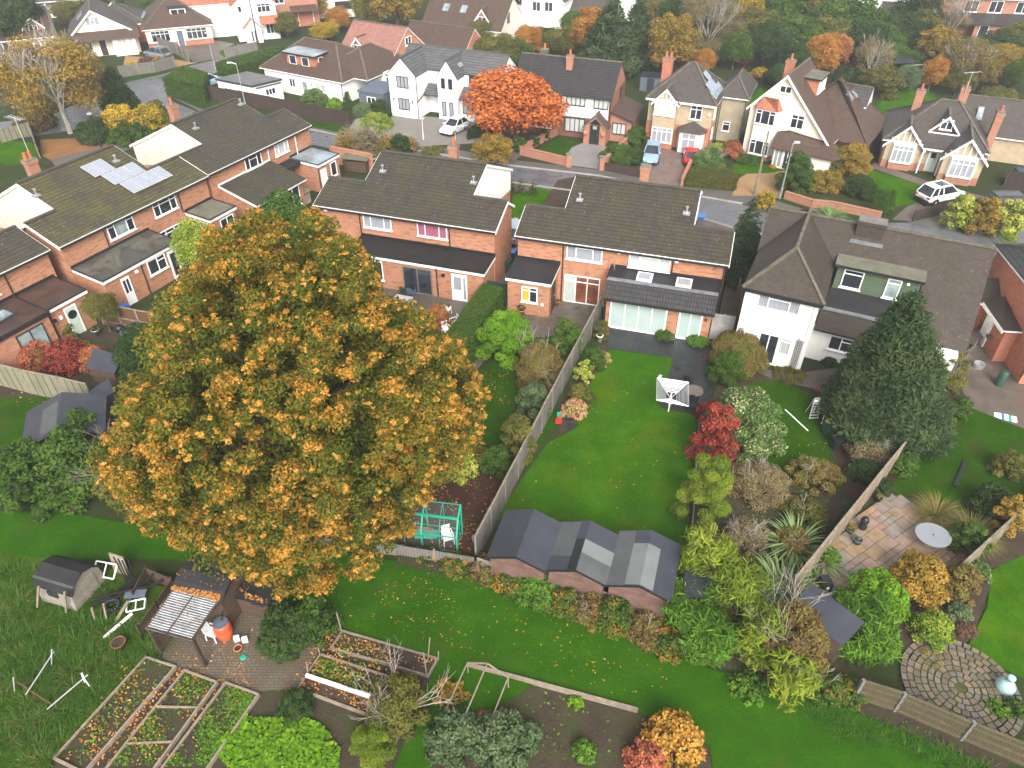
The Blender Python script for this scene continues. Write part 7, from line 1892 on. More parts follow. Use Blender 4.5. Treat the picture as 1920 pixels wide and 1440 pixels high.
scatter("grass_blades", [([(1143, 655), (1262, 672), (1240, 762), (1308, 780), (1300, 870), (1292, 1000), (1276, 1045), (1100, 1000), (925, 975), (1028, 830), (1072, 808)], 1.0), ([(-60, 960), (120, 960), (330, 1000), (480, 1010), (760, 1055), (930, 1100), (1180, 1190), (1330, 1255), (1560, 1320), (1760, 1400), (1990, 1510), (1360, 1500), (1330, 1400), (1196, 1336), (1000, 1284), (830, 1395), (800, 1290), (822, 1240), (640, 1178), (470, 1120), (330, 1050), (-60, 1050)], 1.0), ([(870, 705), (905, 690), (1060, 640), (1040, 800), (985, 880), (880, 860)], 1.0), ([(1858, 1070), (1990, 1010), (1990, 1300), (1905, 1268), (1812, 1215)], 1.0), ([(1665, 915), (1770, 775), (1990, 815), (1990, 960), (1860, 965)], 1.0), ([(1400, 720), (1560, 745), (1575, 800), (1500, 895), (1420, 800)], 1.0)], 130, .045, 'blade', z=.015, up=.8, tsd=.28, asp=.3)
grass_mass("boundary_grass", [([(740, 1050), (930, 1098), (1180, 1186), (1330, 1245), (1560, 1318), (1880, 1450), (1700, 1420), (1400, 1290), (1000, 1150), (760, 1075)], .7)], 9, .45, .012, 'tuft')

# ---------------------------------------------------------------- fences and walls
def fence(label, px, h, mat, panel=1.75, post='wood', pw=.09, name="fence", cap=None, rails=0, group=None, world=False, back=False, ph=.08, sag=0.0):
 """boarded fence along the line px: panels between posts, each its own part"""
 P = px if world else [G(*p) for p in px]
 r = thing(name, label, "fence", P[0], 0, group)
 o = Vector((P[0][0], P[0][1], 0))
 rr = random.Random(int(P[0][0] * 10))
 for a, b in zip(P[:-1], P[1:]):
  a, b = Vector((a[0], a[1], 0)) - o, Vector((b[0], b[1], 0)) - o
  L = (b - a).length; n = max(1, round(L / panel)); d = (b - a) / n; e = d.normalized()
  for k in range(n):
   p, q = a + d * k + e * pw * .5, a + d * (k + 1) - e * pw * .5
   dz = rr.uniform(-.03, .03) * (1 + sag)
   m = MB(); z = Vector((0, 0, h / 2 + dz))
   m.bar(p + z, q + z, .035, h)
   nrm = Vector((e.y, -e.x, 0))
   for j in range(rails):
    zz = Vector((0, 0, h * (.18 + .32 * j)))
    m.bar(p + zz + nrm * .04, q + zz + nrm * .04, .045, .08, 1)
   if cap: m.bar(p + Vector((0, 0, h + .02 + dz)), q + Vector((0, 0, h + .02 + dz)), .09, .035, 1)
   m.build("panel", [M[mat], M[cap or mat]], r)
  for k in range(n + 1):
   if k == n and b is not None and (Vector((P[-1][0], P[-1][1], 0)) - o - b).length > .01: continue
   p = a + d * k
   m = MB(); m.box(p.x - pw / 2, p.x + pw / 2, p.y - pw / 2, p.y + pw / 2, 0, h + ph)
   m.build("post", M[post], r)
 return r
def wall(label, px, h, t, mat, cap=None, piers=(), name="garden_wall"):
 P = [G(*p) for p in px]
 r = thing(name, label, "wall", P[0]); o = Vector((P[0][0], P[0][1], 0)); m = MB(); c = MB()
 for a, b in zip(P[:-1], P[1:]):
  a, b = Vector((a[0], a[1], 0)) - o, Vector((b[0], b[1], 0)) - o
  m.bar(a + Vector((0, 0, h / 2)), b + Vector((0, 0, h / 2)), t, h); c.bar(a + Vector((0, 0, h + .03)), b + Vector((0, 0, h + .03)), t + .06, .056)
 m.build("brickwork", M[mat], r); c.build("coping", M[cap or mat], r)
 for i in piers:
  p = Vector((P[i][0], P[i][1], 0)) - o
  k = MB(); k.box(p.x - .24, p.x + .24, p.y - .24, p.y + .24, 0, h + .35); k.box(p.x - .28, p.x + .28, p.y - .28, p.y + .28, h + .352, h + .43, 1); k.build("pier", [M[mat], M['concrete']], r)
 return r
fence("long weathered grey fence along the left side of the bright lawn", [(1124, 598), (1070, 702), (893, 1052)], 1.65, 'fence_grey', 1.8, 'concrete', .09, rails=0, cap='wood')
fence("tan panel fence between the wild border and the stone patio", [(1725, 815), (1640, 920), (1475, 1128)], 1.6, 'fence_tan', 1.75, 'wood_pale', .08, cap='wood_pale')
fence("fence on the far right overgrown with climbers", [(1990, 915), (1900, 985), (1785, 1092)], 1.3, 'fence_grn', 1.8, 'wood', .09, cap='wood')
fence("olive boarded fence with rails and concrete posts at the lower right", [(1600, 1310), (1675, 1334), (1800, 1388), (1945, 1448)], 1.25, 'fence_olive', 2.4, 'concrete', .12, rails=3, cap='rail')
fence("pale green-stained fence at the left edge", [(-60, 700), (0, 722), (60, 738), (128, 752), (180, 765)], 1.7, 'fence_grn', 1.8, 'wood', .1, rails=0, cap='wood_pale')
fence("dark red-brown panel fence between the two left gardens", [(196, 608), (268, 622), (330, 632)], 1.6, 'fence_red', 1.8, 'wood', .1, rails=2, cap='wood')
fence("short tan fence dividing the patio behind the oak", [(735, 590), (720, 648), (706, 690)], 1.6, 'fence_tan', 1.6, 'wood')
fence("long dark brown fence along the far side of the street", [(381, 184), (480, 203), (570, 221), (656, 238)], 1.55, 'fence_brown', 1.9, 'fence_brown', .1)
fence("dark brown low fence by the white car's drive", [(1712, 413), (1745, 402), (1792, 390)], .8, 'fence_brown', 1.8, 'wood_dark', .1)
fence("dark low board fence below the brick house's drive", [(1128, 319), (1200, 333)], .8, 'fence_brown', 2.5, 'wood_dark', .1)
fence("grey picket fence before the cream bungalow", [(228, 146), (262, 140), (292, 136), (330, 126)], 1.3, 'fence_grey', 2.0, 'wood', .1)
fence("weathered fence between the two far bungalows' drives", [(300, 92), (335, 104), (356, 118)], 1.5, 'fence_grey', 2.0, 'wood', .1)
fence("low curving grey fence in front of the far white house", [(424, 108), (450, 103), (486, 96)], 1.2, 'fence_grey', 2.0, 'wood', .1)
fence("rail fence at the left street corner", [(5, 268), (62, 252), (76, 296)], 1.2, 'fence_grn', 2.2, 'wood', .1)
fence("tall dark fence behind the half-timbered bungalow's right side", [(1880, 350), (1990, 375)], 1.5, 'fence_brown', 2.0, 'wood_dark', .1)
fence("broken low pale boards along the back of the sheds", [(893, 1066), (960, 1090), (1070, 1118), (1200, 1145)], .75, 'shed_grey', 2.2, 'wood', .1, sag=1)
fence("low grey boundary boards below the greenhouse", [(330, 1000), (560, 1025), (740, 1040), (893, 1066)], .75, 'fence_grey', 2.2, 'wood', .1)
fence("leaning green garden gate beside the clipped hedge", [(905, 560), (952, 570)], 1.5, 'grn_pl', 1.6, 'wood_dark', .08)
fence("narrow timber fence left of the lean-to's side path", [(1392, 645), (1380, 560)], 1.5, 'fence_tan', 1.8, 'wood')
fence("slatted fence beside the brick house's side gate", [(1790, 665), (1822, 620), (1842, 600)], 1.4, 'fence_tan', 1.8, 'wood')
wall("low brick wall in front of the brick semi's lawn", [(1056, 246), (976, 290), (1066, 312)], .75, .24, 'brick_front', 'brick_front', (2,))
wall("sloping brick wall between the brick semi and the blue car", [(1180, 268), (1128, 318)], .8, .24, 'brick_front', 'brick_front', (1,))
wall("short brick wall beside the red car", [(1278, 350), (1292, 318), (1300, 306)], .7, .24, 'brick_front', 'brick_front')
wall("low brick wall under the golden roadside hedge", [(1470, 372), (1520, 388), (1560, 392), (1650, 412)], .6, .24, 'brick_front', 'brick_front')
wall("brick wall along the mossy houses' side by the street", [(623, 305), (690, 318), (700, 322)], 1.5, .24, 'brick', 'brick')
wall("low brick wall behind the bungalow's white car", [(140, 150), (182, 150)], .6, .24, 'brick', 'brick')

# ---------------------------------------------------------------- sheds
def gshed(label, c, ang, w, L, he, hr, mats, wall, door_=False, name="shed"):
 """garden shed, ridge along its depth; patches = (side, u0, u1, v0, v1, mat) of felt on the roof"""
 r = thing(name, label, "shed", c, ang)
 m = MB(); m.extr([(-w / 2 + .06, 0, 0), (w / 2 - .06, 0, 0), (w / 2 - .06, 0, he - .04), (0, 0, hr - .07), (-w / 2 + .06, 0, he - .04)], (0, L, 0)); m.build("wall", M[wall], r)
 base, patches = mats
 m = MB()
 for s in (-1, 1):
  m.slab([(0, -.12, hr), (s * (w / 2 + .08), -.12, he - .05), (s * (w / 2 + .08), L + .1, he - .05), (0, L + .1, hr)], .05)
 o = m.build("roof", M[base], r)
 for i, (s, a0, a1, v0, v1, mt) in enumerate(patches):
  f = lambda a, v: (s * a * (w / 2 + .07), v * (L + .2) - .11, hr - a * (hr - he + .05) + .012 + .002 * i)
  k = MB(); k.face([f(a0, v0), f(a1, v0), f(a1, v1), f(a0, v1)]); k.build("felt_patch", M[mt], o)
 k = MB(); k.bar((-w / 2 - .05, -.13, he - .06), (0, -.13, hr - .02), .03, .09); k.bar((w / 2 + .05, -.13, he - .06), (0, -.13, hr - .02), .03, .09); k.build("bargeboard", M['felt_black'], o)
 return r
gshed("plain blue-grey felted shed, leftmost of the three under the lawn", (.2, 19.05), -17, 2.45, 2.5, 1.75, 2.2, ('felt_blue', []), 'shed_pink')
gshed("patched felt shed in the middle of the three under the lawn", (2.6, 18.4), -17.5, 2.4, 2.5, 1.75, 2.2, ('felt_blue', [(-1, .3, 1, .28, .98, 'felt_mid'), (-1, .02, .3, .0, .62, 'felt_black'), (1, 0, .45, .35, .62, 'felt_pale'), (1, .45, 1, .28, .62, 'felt_pale'), (1, 0, 1, 0, .35, 'felt_mid')]), 'shed_pink')
gshed("pale-patched felt shed, rightmost of the three under the lawn", (5.05, 17.65), -17.5, 2.5, 2.75, 1.75, 2.2, ('felt_blue', [(-1, .45, 1, .35, .98, 'felt_mid'), (-1, 0, .45, .02, .75, 'felt_pale'), (1, 0, .4, .02, .75, 'felt_pale'), (-1, .45, 1, 0, .35, 'felt_mid')]), 'shed_pink')
gshed("dark roofed shed half hidden by tall yellow bamboo", (8.0, 17.4), -14, 2.2, 1.7, 1.4, 1.8, ('felt_blue', []), 'shed_brown')
gshed("large grey felted shed left of the great oak", (-21.9, 26.2), 22, 3.6, 3.0, 1.9, 2.6, ('felt_blue', [(-1, .05, .5, .1, .8, 'felt_mid')]), 'shed_brown', name="large_shed")
r = thing("garden_store", "dark blue-grey lean-to felt roof beside the stone patio", "shed", (0, 0))
Q_ = [G(*p, 1.75) for p in [(1523, 1096), (1621, 1168), (1583, 1206), (1472, 1137)]]
m = MB(); m.slab([(*Q_[0], 1.8), (*Q_[1], 1.8), (*Q_[2], 1.62), (*Q_[3], 1.62)], .06); m.build("roof", M['felt_blue'], r)
cx_, cy_ = sum(q[0] for q in Q_) / 4, sum(q[1] for q in Q_) / 4
m = MB(); m.prism([(cx_ + (q[0] - cx_) * .92, cy_ + (q[1] - cy_) * .92) for q in Q_], 0, 1.58); m.build("wall", M['shed_brown'], r)
r = thing("garden_store", "tilted dark felt panel roof beside the dark feathery evergreen", "shed", (0, 0))
Q_ = [G(*p, z) for p, z in (((161, 690), 1.3), ((176, 652), 1.6), ((232, 668), 1.6), ((214, 700), 1.3))]
m = MB(); m.slab([(*Q_[0], 1.3), (*Q_[1], 1.6), (*Q_[2], 1.6), (*Q_[3], 1.3)], .05); m.build("roof", M['felt_blue'], r)
cx_, cy_ = sum(q[0] for q in Q_) / 4, sum(q[1] for q in Q_) / 4
m = MB(); m.prism([(cx_ + (q[0] - cx_) * .88, cy_ + (q[1] - cy_) * .88) for q in Q_], 0, 1.28); m.build("wall", M['shed_brown'], r)
r = thing("garden_store", "dark felted box between the pale fence and the large grey shed", "shed", (0, 0))
Q_ = [G(*p, 1.2) for p in ((165, 735), (203, 709), (213, 735), (190, 752))]
m = MB(); m.prism(Q_, 0, 1.2); m.build("box", M['felt_blue'], r)
# little barn-roofed playhouse
bx_, by_ = G(155, 1139)
r = thing("playhouse", "small barn-roofed wooden shed with a pale side at the left", "shed", (bx_, by_), -17)
pr_ = [(0, -.26, 0), (0, 1.5, 0), (0, 1.38, .98), (0, 1.1, 1.3), (0, .62, 1.5), (0, .14, 1.3), (0, -.12, .98)]
m = MB(); m.extr([(x - .02, y, z) for x, y, z in pr_], (-1.8, 0, 0)); m.build("wall", M['shed_grey'], r)
rp = [(-.17, .96), (.12, 1.34), (.62, 1.56), (1.12, 1.34), (1.43, .96)]
m = MB()
for (a, za), (b, zb) in zip(rp[:-1], rp[1:]): m.slab([(.06, a, za), (.06, b, zb), (-1.95, b, zb), (-1.95, a, za)], .04)
o_ = m.build("roof", M['felt_black'], r)
m = MB(); m.bar((.07, .07, 1.3), (-1.96, .07, 1.3), .16, .03); m.build("felt_strip", M['felt_mid'], o_)
m = MB(); m.box(-.012, .02, .42, 1.05, .05, 1.0); m.build("door", M['shed_grey'], r)
m = MB(); m.box(-1.25, -.75, -.22, -.1, .6, .88); m.build("window", M['glass'], r)
def stake(label, b, t, w=.07, mat='wood_pale', name="stake", cat="post"):
 x, y = G(*b); z = max(.3, top_z(b[0], b[1], t[1])); x2, y2 = G(t[0], t[1], z)
 m = MB(); m.bar((0, 0, 0), (x2 - x, y2 - y, z), w, w)
 o = m.build(name, M[mat]); o.location = (x, y, 0); return tag(o, label, cat)
stake("orange-brown post standing left of the barn-roofed playhouse", (70, 1140), (72, 1100))
stake("weathered post in front of the playhouse's pale side", (125, 1150), (121, 1110), .08, 'wood')
stake("grey post at the end of the dark scrap heap", (180, 1165), (172, 1140))
stake("split post beside the tyre in the scrap heap", (201, 1163), (194, 1132))

# long shed with a curved roof, corrugated canopy and side shed
r = thing("workshop", "dark curved-roof workshop with a corrugated plastic canopy, strewn with leaves", "shed", (-13.4, 17.5), -15.5)
m = MB(); m.prism([(.05, .1), (2.05, .1), (2.05, 2.0), (.05, 2.0)], 0, 1.85); m.build("wall", M['shed_brown'], r)
m = MB(); prof = [(0, 1.98), (.35, 2.22), (.8, 2.4), (1.2, 2.42), (1.6, 2.3), (2.1, 1.98)]
for (a, za), (b, zb) in zip(prof[:-1], prof[1:]): m.slab([(-.05, a, za), (2.2, a, za), (2.2, b, zb), (-.05, b, zb)], .05)
m.build("roof", M['felt_black'], r)
m = MB(); nx = 70
for k in range(nx):
 a, b = -1.7 + 1.72 * k / nx, -1.7 + 1.72 * (k + 1) / nx
 f = lambda x, y: (x, y, 1.98 + y * .05 + .02 * math.sin(y / .1 * 2 * math.pi))
 m.face([f(-.02, a), f(2.04, a), f(2.04, b), f(-.02, b)])
t_ = NT("corrugated_plastic"); n_ = t_.math('SINE', t_.math('MULTIPLY', t_.n("SeparateXYZ", Vector=t_.ob()).outputs[1], 2 * math.pi / .1))
M['corr'] = t_.done(t_.mix(t_.ramp(t_.math('ADD', t_.math('MULTIPLY', n_, .3), t_.noise(t_.ob(), 3, 4)), [(.35, 0.0), (.65, 1.0)]), (.1, .105, .11), (.36, .38, .4)), .25, .5)
m.build("canopy", M['corr'], r)
m = MB()
for x in (0, 2.0): m.bar((x, -1.65, 1.9), (x, .1, 1.95), .07, .09)
m.bar((-.04, -1.66, 1.88), (2.06, -1.66, 1.88), .07, .09); m.bar((1.0, -1.9, 2.02), (1.0, .0, 2.1), .03, .03); m.build("canopy_frame", M['wood_dark'], r)
for x in (.03, 2.0):
 m = MB(); m.bar((x, -1.62, 0), (x, -1.62, 1.84), .11, .11); m.bar((x, -1.62, 1.5), (x + (.3 if x < 1 else -.3), -1.62, 1.84), .07, .07); m.build("post", M['wood_dark'], r)
m = MB(); m.bar((.02, -1.55, .0 + .55), (.02, .05, .55), .03, 1.0); m.build("side_boarding", M['shed_brown'], r)
m = MB(); m.prism([(2.1, .85), (3.5, .85), (3.5, 2.1), (2.1, 2.1)], 0, 1.35); m.build("side_shed", M['shed_brown'], r)
m = MB(); m.slab([(2.22, .65, 1.45), (3.7, .65, 1.45), (3.7, 2.25, 1.75), (2.22, 2.25, 1.75)], .05); m.build("side_roof", M['felt_black'], r)
m = MB(); m.box(2.7, 3.3, .83, .848, .95, 1.2); m.build("side_window", M['glass'], r)
def roof_leaves(label_none, fn, n, size=.05):
 C = np.array([fn(rnd.random(), rnd.random()) for _ in range(n)])
 N = unit(n) * .3; N[:, 2] += 1; N /= np.linalg.norm(N, axis=1, keepdims=True)
 o = raw_mesh("fallen_leaves", leaves(C, size * (.6 + .6 * rng.random(n)), N, .6), 4, M['leaf_litter'], rng.random(n)); o["kind"] = "stuff"
 return o
W_ = r.location; A_ = R(-15.5)
def wl(x, y, z): return (W_.x + x * math.cos(A_) - y * math.sin(A_), W_.y + x * math.sin(A_) + y * math.cos(A_), z)
roof_leaves(0, lambda a, b: wl(a * 2.1, -.05 + .16 * b * (1 + a), 2.12 + .06 * b), 420, .05)
roof_leaves(0, lambda a, b: wl(a * 2.0, -1.65 + 1.6 * b, 2.03 + .05 * b), 170, .035)
roof_leaves(0, lambda a, b: wl(a * 2.1, .3 + 1.5 * b, 2.46), 60, .04)
roof_leaves(0, lambda a, b: wl(2.25 + a * 1.4, .7 + (.1 if a > .3 else 1.5) * b, 1.5 + .28 * b), 110, .045)

# greenhouse
gx, gy = G(858, 1036)
r = thing("greenhouse", "small green aluminium lean-to greenhouse beside the main fence", "greenhouse", (gx, gy), -9)
fr = MB(); gl = MB()
bx = [-3.2, -2.4, -1.6, -.8, 0]
prof = [(0, 0), (.0, 1.0), (.45, 1.75), (1.05, 2.0), (1.05, 0)]
for k, x in enumerate(bx):
 w = .07 if k in (0, 2, 4) else .025
 for (a, za), (b, zb) in zip(prof[:-1], prof[1:]): fr.bar((x, a, za), (x, b, zb), w, w)
for y, z, w in ((0, 1.0, .04), (.45, 1.75, .09), (1.05, 2.0, .03), (0, .03, .05), (1.05, .03, .05), (.22, 1.38, .02)): fr.bar((-3.2, y, z), (0, y, z), w, w)
for x in (-.02,): fr.bar((x, .35, 0), (x, .35, 1.6), .03, .03); fr.bar((x, .7, 0), (x, .7, 1.85), .03, .03); fr.bar((x, 0, 1.0), (x, 1.05, 1.0), .03, .03)
fr.build("frame", M['grn_frame'], r)
t_ = NT("greenhouse_glass"); M['gh'] = t_.done((.16, .19, .18), .1, .5, alpha=.16)
for (a, za), (b, zb) in zip(prof[:3], prof[1:4]): gl.face([(-3.2, a, za), (0, a, za), (0, b, zb), (-3.2, b, zb)])
gl.face([(0, y, z) for y, z in prof]); gl.face([(-3.2, y, z) for y, z in prof])
gl.build("glazing", M['gh'], r)
def on(r, x, y):
 a = r.rotation_euler.z; return (r.location.x + x * math.cos(a) - y * math.sin(a), r.location.y + x * math.sin(a) + y * math.cos(a))
def solo(name, label, cat, mb, mats, loc, ang=0.0, group=None, smooth=False):
 o = mb.build(name, mats, None, smooth); o.location = loc if len(loc) == 3 else (loc[0], loc[1], 0); o.rotation_euler = (0, 0, R(ang)); return tag(o, label, cat, group)
def pchair(label, x, y, ang, mat='white', s=1.0, group=None, tip=False):
 """moulded garden chair: seat, slatted back, arms, four legs"""
 r = thing("garden_chair", label, "chair", (x, y), ang, group)
 m = MB(); m.prism([(-.22 * s, -.22 * s), (.22 * s, -.22 * s), (.2 * s, .2 * s), (-.2 * s, .2 * s)], .38 * s, .41 * s); m.build("seat", M[mat], r)
 m = MB(); 
 for k in range(5): m.extr([((-.2 + .08 * k) * s, .2 * s, .41 * s), ((-.14 + .08 * k) * s, .2 * s, .41 * s), ((-.14 + .08 * k) * s, .3 * s, (.85 - .02 * abs(k - 2)) * s), ((-.2 + .08 * k) * s, .3 * s, (.85 - .02 * abs(k - 2)) * s)], (0, .02, 0))
 m.bar((-.21 * s, .3 * s, .84 * s), (.21 * s, .3 * s, .84 * s), .03, .06); m.build("backrest", M[mat], r)
 for a in (-1, 1):
  m = MB(); m.bar((a * .24 * s, -.2 * s, .6 * s), (a * .22 * s, .25 * s, .6 * s), .05, .025); m.build("arm", M[mat], r)
  for b in (-1, 1):
   m = MB(); m.bar((a * .24 * s, b * .22 * s, 0), (a * .22 * s, b * .2 * s, (.6 if b < 0 else .4) * s), .035, .035); m.build("leg", M[mat], r)
 return r
c_ = on(r, -.55, .5); pchair("white garden chair inside the greenhouse", *c_, 20)
m = MB(); m.box(-1.1, -.1, -.2, .2, .5, .62); solo("seed_tray", "turquoise tray on the staging inside the greenhouse", "tray", m, M['grn_frame'], on(r, -.9, .45))
m = MB(); m.box(-2.9, -1.2, .1, .3, .7, .76); m.box(-2.9, -1.2, .1, .3, .2, .26); m.box(-2.85, -2.8, .1, .3, 0, .76); m.box(-1.3, -1.25, .1, .3, 0, .76); solo("staging", "slatted wooden staging at the greenhouse's left end", "bench", m, M['wood'], on(r, 0, .3), -9)
m = MB(); m.lathe([(.16, 0), (.2, .28), (.17, .28), (.14, .08)], 10); solo("bucket", "galvanised bucket beside the greenhouse", "bucket", m, M['steel'], G(893, 1015))

# ---------------------------------------------------------------- cars
def car(label, x, y, ang, col, L=3.95, w=1.62, h=1.38, suv=False, estate=False, plate='yellow_pl'):
 """x forward; body lofted from sections, glasshouse, wheels with tyres and rims, lamps and plates"""
 r = thing("parked_car", label, "car", (x, y), ang)
 t = NT("car_paint"); pm = t.done(col, .25, .6); 
 t.set(t.b.inputs["Coat Weight"], .6)
 hb, hs = (.42, .86) if suv else (.3, .8)      # sill and shoulder
 nose = hs - .08
 st = [(-L / 2, .55, .78, .82), (-L / 2 + .12, hb, hs, .93), (-L / 2 + .7, hb - .1, hs + .02, 1), (0, hb - .1, hs + .01, 1), (L / 2 - 1.1, hb - .1, hs, 1), (L / 2 - .3, hb - .05, nose - .05, .95), (L / 2, hb + .05, nose - .22, .8)]
 m = MB(); ring = []
 for sx, z0, z1, k in st:
  b = len(m.v); W = w / 2 * k
  m.v += [(sx, -W * .94, z0), (sx, -W, (z0 + z1) / 2), (sx, -W * .9, z1), (sx, W * .9, z1), (sx, W, (z0 + z1) / 2), (sx, W * .94, z0)]; ring.append(b)
 for a, b in zip(ring[:-1], ring[1:]):
  for k in range(6):
   j = (k + 1) % 6; m.f.append([a + k, b + k, b + j, a + j]); m.m.append(0)
 m.f.append([ring[0] + k for k in range(6)]); m.m.append(0); m.f.append([ring[-1] + k for k in range(6)][::-1]); m.m.append(0)
 m.build("body", pm, r)
 x0, x1 = -L / 2 + (.08 if (suv or estate) else .12), L / 2 - 1.05
 x2, x3 = -L / 2 + (.5 if (suv or estate) else .65), L / 2 - 1.75
 W0, W1 = w / 2 * .88, w / 2 * .7
 A = [(x0, -W0, hs), (x1, -W0, hs), (x1, W0, hs), (x0, W0, hs)]; B = [(x2, -W1, h - .04), (x3, -W1, h - .04), (x3, W1, h - .04), (x2, W1, h - .04)]
 g = MB(); 
 for k in range(4): j = (k + 1) % 4; g.face([A[k], A[j], B[j], B[k]])
 g.build("window", M['glass'], r)
 p = MB()
 p.prism([(x2 - .05, -W1 - .02), (x3 + .05, -W1 - .02), (x3 + .05, W1 + .02), (x2 - .05, W1 + .02)], h - .045, h)
 for k in range(4): p.bar(A[k], B[k], .07, .05)
 for s in (-1, 1): p.bar(((x0 + x1) / 2 - .1, s * (W0 + .005), hs), ((x2 + x3) / 2 - .05, s * (W1 + .01), h - .04), .08, .03)
 if suv or estate:
  for s in (-1, 1): p.bar((x0 + .75, s * W0, hs), (x2 + .5, s * (W1 + .01), h - .04), .08, .03); p.bar((x2 + .1, s * (W1 - .06), h + .03), (x3 - .1, s * (W1 - .06), h + .03), .03, .03)
 p.build("roof_panel", pm, r)
 if suv:
  q = MB(); q.box(x2 + .75, x3 - .2, -W1 + .2, W1 - .2, h + .001, h + .012); q.build("sunroof", M['glass'], r)
 rw = .33 if suv else .29
 for sx in (-L / 2 + .78, L / 2 - .75):
  for s in (-1, 1):
   wv = MB(); wv.lathe([(rw * .62, -.1), (rw * .95, -.1), (rw, -.06), (rw, .06), (rw * .95, .1), (rw * .62, .1)], 16)
   o = wv.build("wheel", M['black'], r, True); o.rotation_euler = (R(90), 0, 0); o.location = (sx, s * (w / 2 - .09), rw)
   q = MB(); q.lathe([(.05, -.105), (rw * .6, -.09), (rw * .6, .09), (.05, .105)], 10); q.build("rim", M['ali'], o)
 for s in (-1, 1):
  q = MB(); q.box(-L / 2 - .01, -L / 2 + .18, s * w * .36 - .13, s * w * .36 + .13, hs - .2, hs - .06); q.build("taillight", M['red_pl'], r)
  q = MB(); q.box(L / 2 - .3, L / 2 - .06, s * w * .33 - .14, s * w * .33 + .14, nose - .24, nose - .1); q.build("headlight", M['glass_bl'], r)
  q = MB(); q.box(x1 - .12, x1 + .02, s * (w / 2 + .06) - .07, s * (w / 2 + .06) + .07, hs + .02, hs + .13); q.build("mirror", pm, r)
 q = MB(); q.box(-L / 2 - .03, -L / 2 + .02, -.24, .24, .58, .69); q.build("number_plate", M[plate], r)
 q = MB(); q.box(L / 2 - .02, L / 2 + .02, -.24, .24, .38, .49); q.build("number_plate", M['white'], r)
 q = MB(); q.box(-L / 2 + .02, L / 2 - .1, -w * .42, w * .42, .16, hb); q.build("underbody", M['black'], r)
 return r
a_, b_ = G(1728, 385), G(1793, 372)
xa, ya = G(1762, 378); car("white car with a sunroof parked in front of the half-timbered bungalow", xa, ya + .3, 22, (.75, .75, .75), 4.1, 1.68, 1.5, True)
xa, ya = G(1893, 392); car("dark estate car at the right edge behind the yellow hedge", xa, ya, 0, (.02, .022, .03), 4.3, 1.65, 1.35, False, True)
xa, ya = G(1915, 350); car("dark blue car cut by the right edge beside the bungalow", xa + .6, ya, -20, (.03, .05, .09), 4.0, 1.6, 1.4)
xa, ya = G(852, 247); car("white car on the shingle drive of the white modern house", xa, ya, 238, (.72, .72, .74), 3.4, 1.5, 1.3)
xa, ya = G(1221, 298); car("pale blue hatchback beside the pebbledashed house's bay", xa, ya, 256, (.19, .3, .42), 3.6, 1.55, 1.35)
xa, ya = G(1297, 305); car("red car half hidden by shrubs next to the white porch", xa, ya + .5, 80, (.5, .015, .02), 3.4, 1.5, 1.25)
xa, ya = G(298, 108); car("grey-blue car on the cream bungalow's gravel drive", xa, ya, 150, (.12, .17, .2), 3.9, 1.6, 1.35)
xa, ya = G(966, 455); car("silver blue car between the two middle houses", xa, ya + 1, 72, (.3, .36, .42), 3.8, 1.55, 1.35)
xa, ya = G(1838, 545); car("red car behind the white house's right gable", xa, ya, 70, (.5, .02, .02), 3.6, 1.5, 1.3)
xa, ya = G(700, 40); car("blue car parked under the trees at the top", xa, ya, 10, (.06, .12, .22))
xa, ya = G(392, 160); car("pale blue car behind the white garage", xa, ya, 60, (.35, .5, .6), 3.6)

# ---------------------------------------------------------------- street furniture, chimneys and aerials
def pole(label, b, t, r0=.07, mat='steel', name="street_lamp", arm=None, cat="street lamp", lamp=True):
 x, y = G(*b); z = top_z(b[0], b[1], t[1])
 r = thing(name, label, cat, (x, y)); m = MB(); m.tube((0, 0, 0), (0, 0, z), r0, 8, r0 * .55); m.tube((0, 0, 0), (0, 0, z * .2), r0 * 1.35, 8); 
 if arm: m.tube((0, 0, z), (arm[0] * .7, arm[1] * .7, z + .15), r0 * .5, 6)
 m.build("pole", M[mat], r)
 if lamp:
  q = MB(); ax, ay = arm or (0, 0)
  q.box(ax - .22, ax + .22, ay - .11, ay + .11, z + .08, z + .2); q.build("lantern", M['ali'], r)
 return r
pole("grey street lamp with a short arm by the dark brown fence", (462, 205), (440, 120), arm=(-.7, 0))
pole("black street lamp with a white head behind the mossy roofs", (190, 276), (168, 216), mat='black')
pole("tall pale street lamp in front of the navy-doored bungalow", (404, 130), (383, 64))
pole("grey street lamp beside the tall evergreen bush", (1462, 372), (1486, 270), arm=(.3, 0))
pole("wooden telegraph pole at the gravel drive", (1415, 365), (1434, 246), .12, 'wood', "telegraph_pole", cat="pole", lamp=False)
pole("dark telegraph pole in front of the far white house", (487, 96), (468, -8), .12, 'wood_dark', "telegraph_pole", cat="pole", lamp=False)
pole("thin white sign post at the shingle drive", (794, 262), (796, 225), .04, 'white', "sign_post", cat="sign", lamp=True)
h2_ = [o for o in D.objects if o.get("label", "").startswith("brick semi behind")][0]; h1_ = h1
hA2 = [o for o in D.objects if o.get("label", "").startswith("brick semi at the far end")][0]
chimney(h2_, 3.7, 6.9, 5.0, 7.15, .62, .5, 'brick_front', 0); chimney(h1_, -5.4, 6.9, 5.0, 7.0, .62, .5, 'brick_front', 1); chimney(h_a, 3.9, 6.9, 5.2, 7.3, .7, .55, 'brick_front', 2); chimney(hA2, 3.3, 6.9, 5.2, 7.3, .62, .5, 'brick_front', 1)
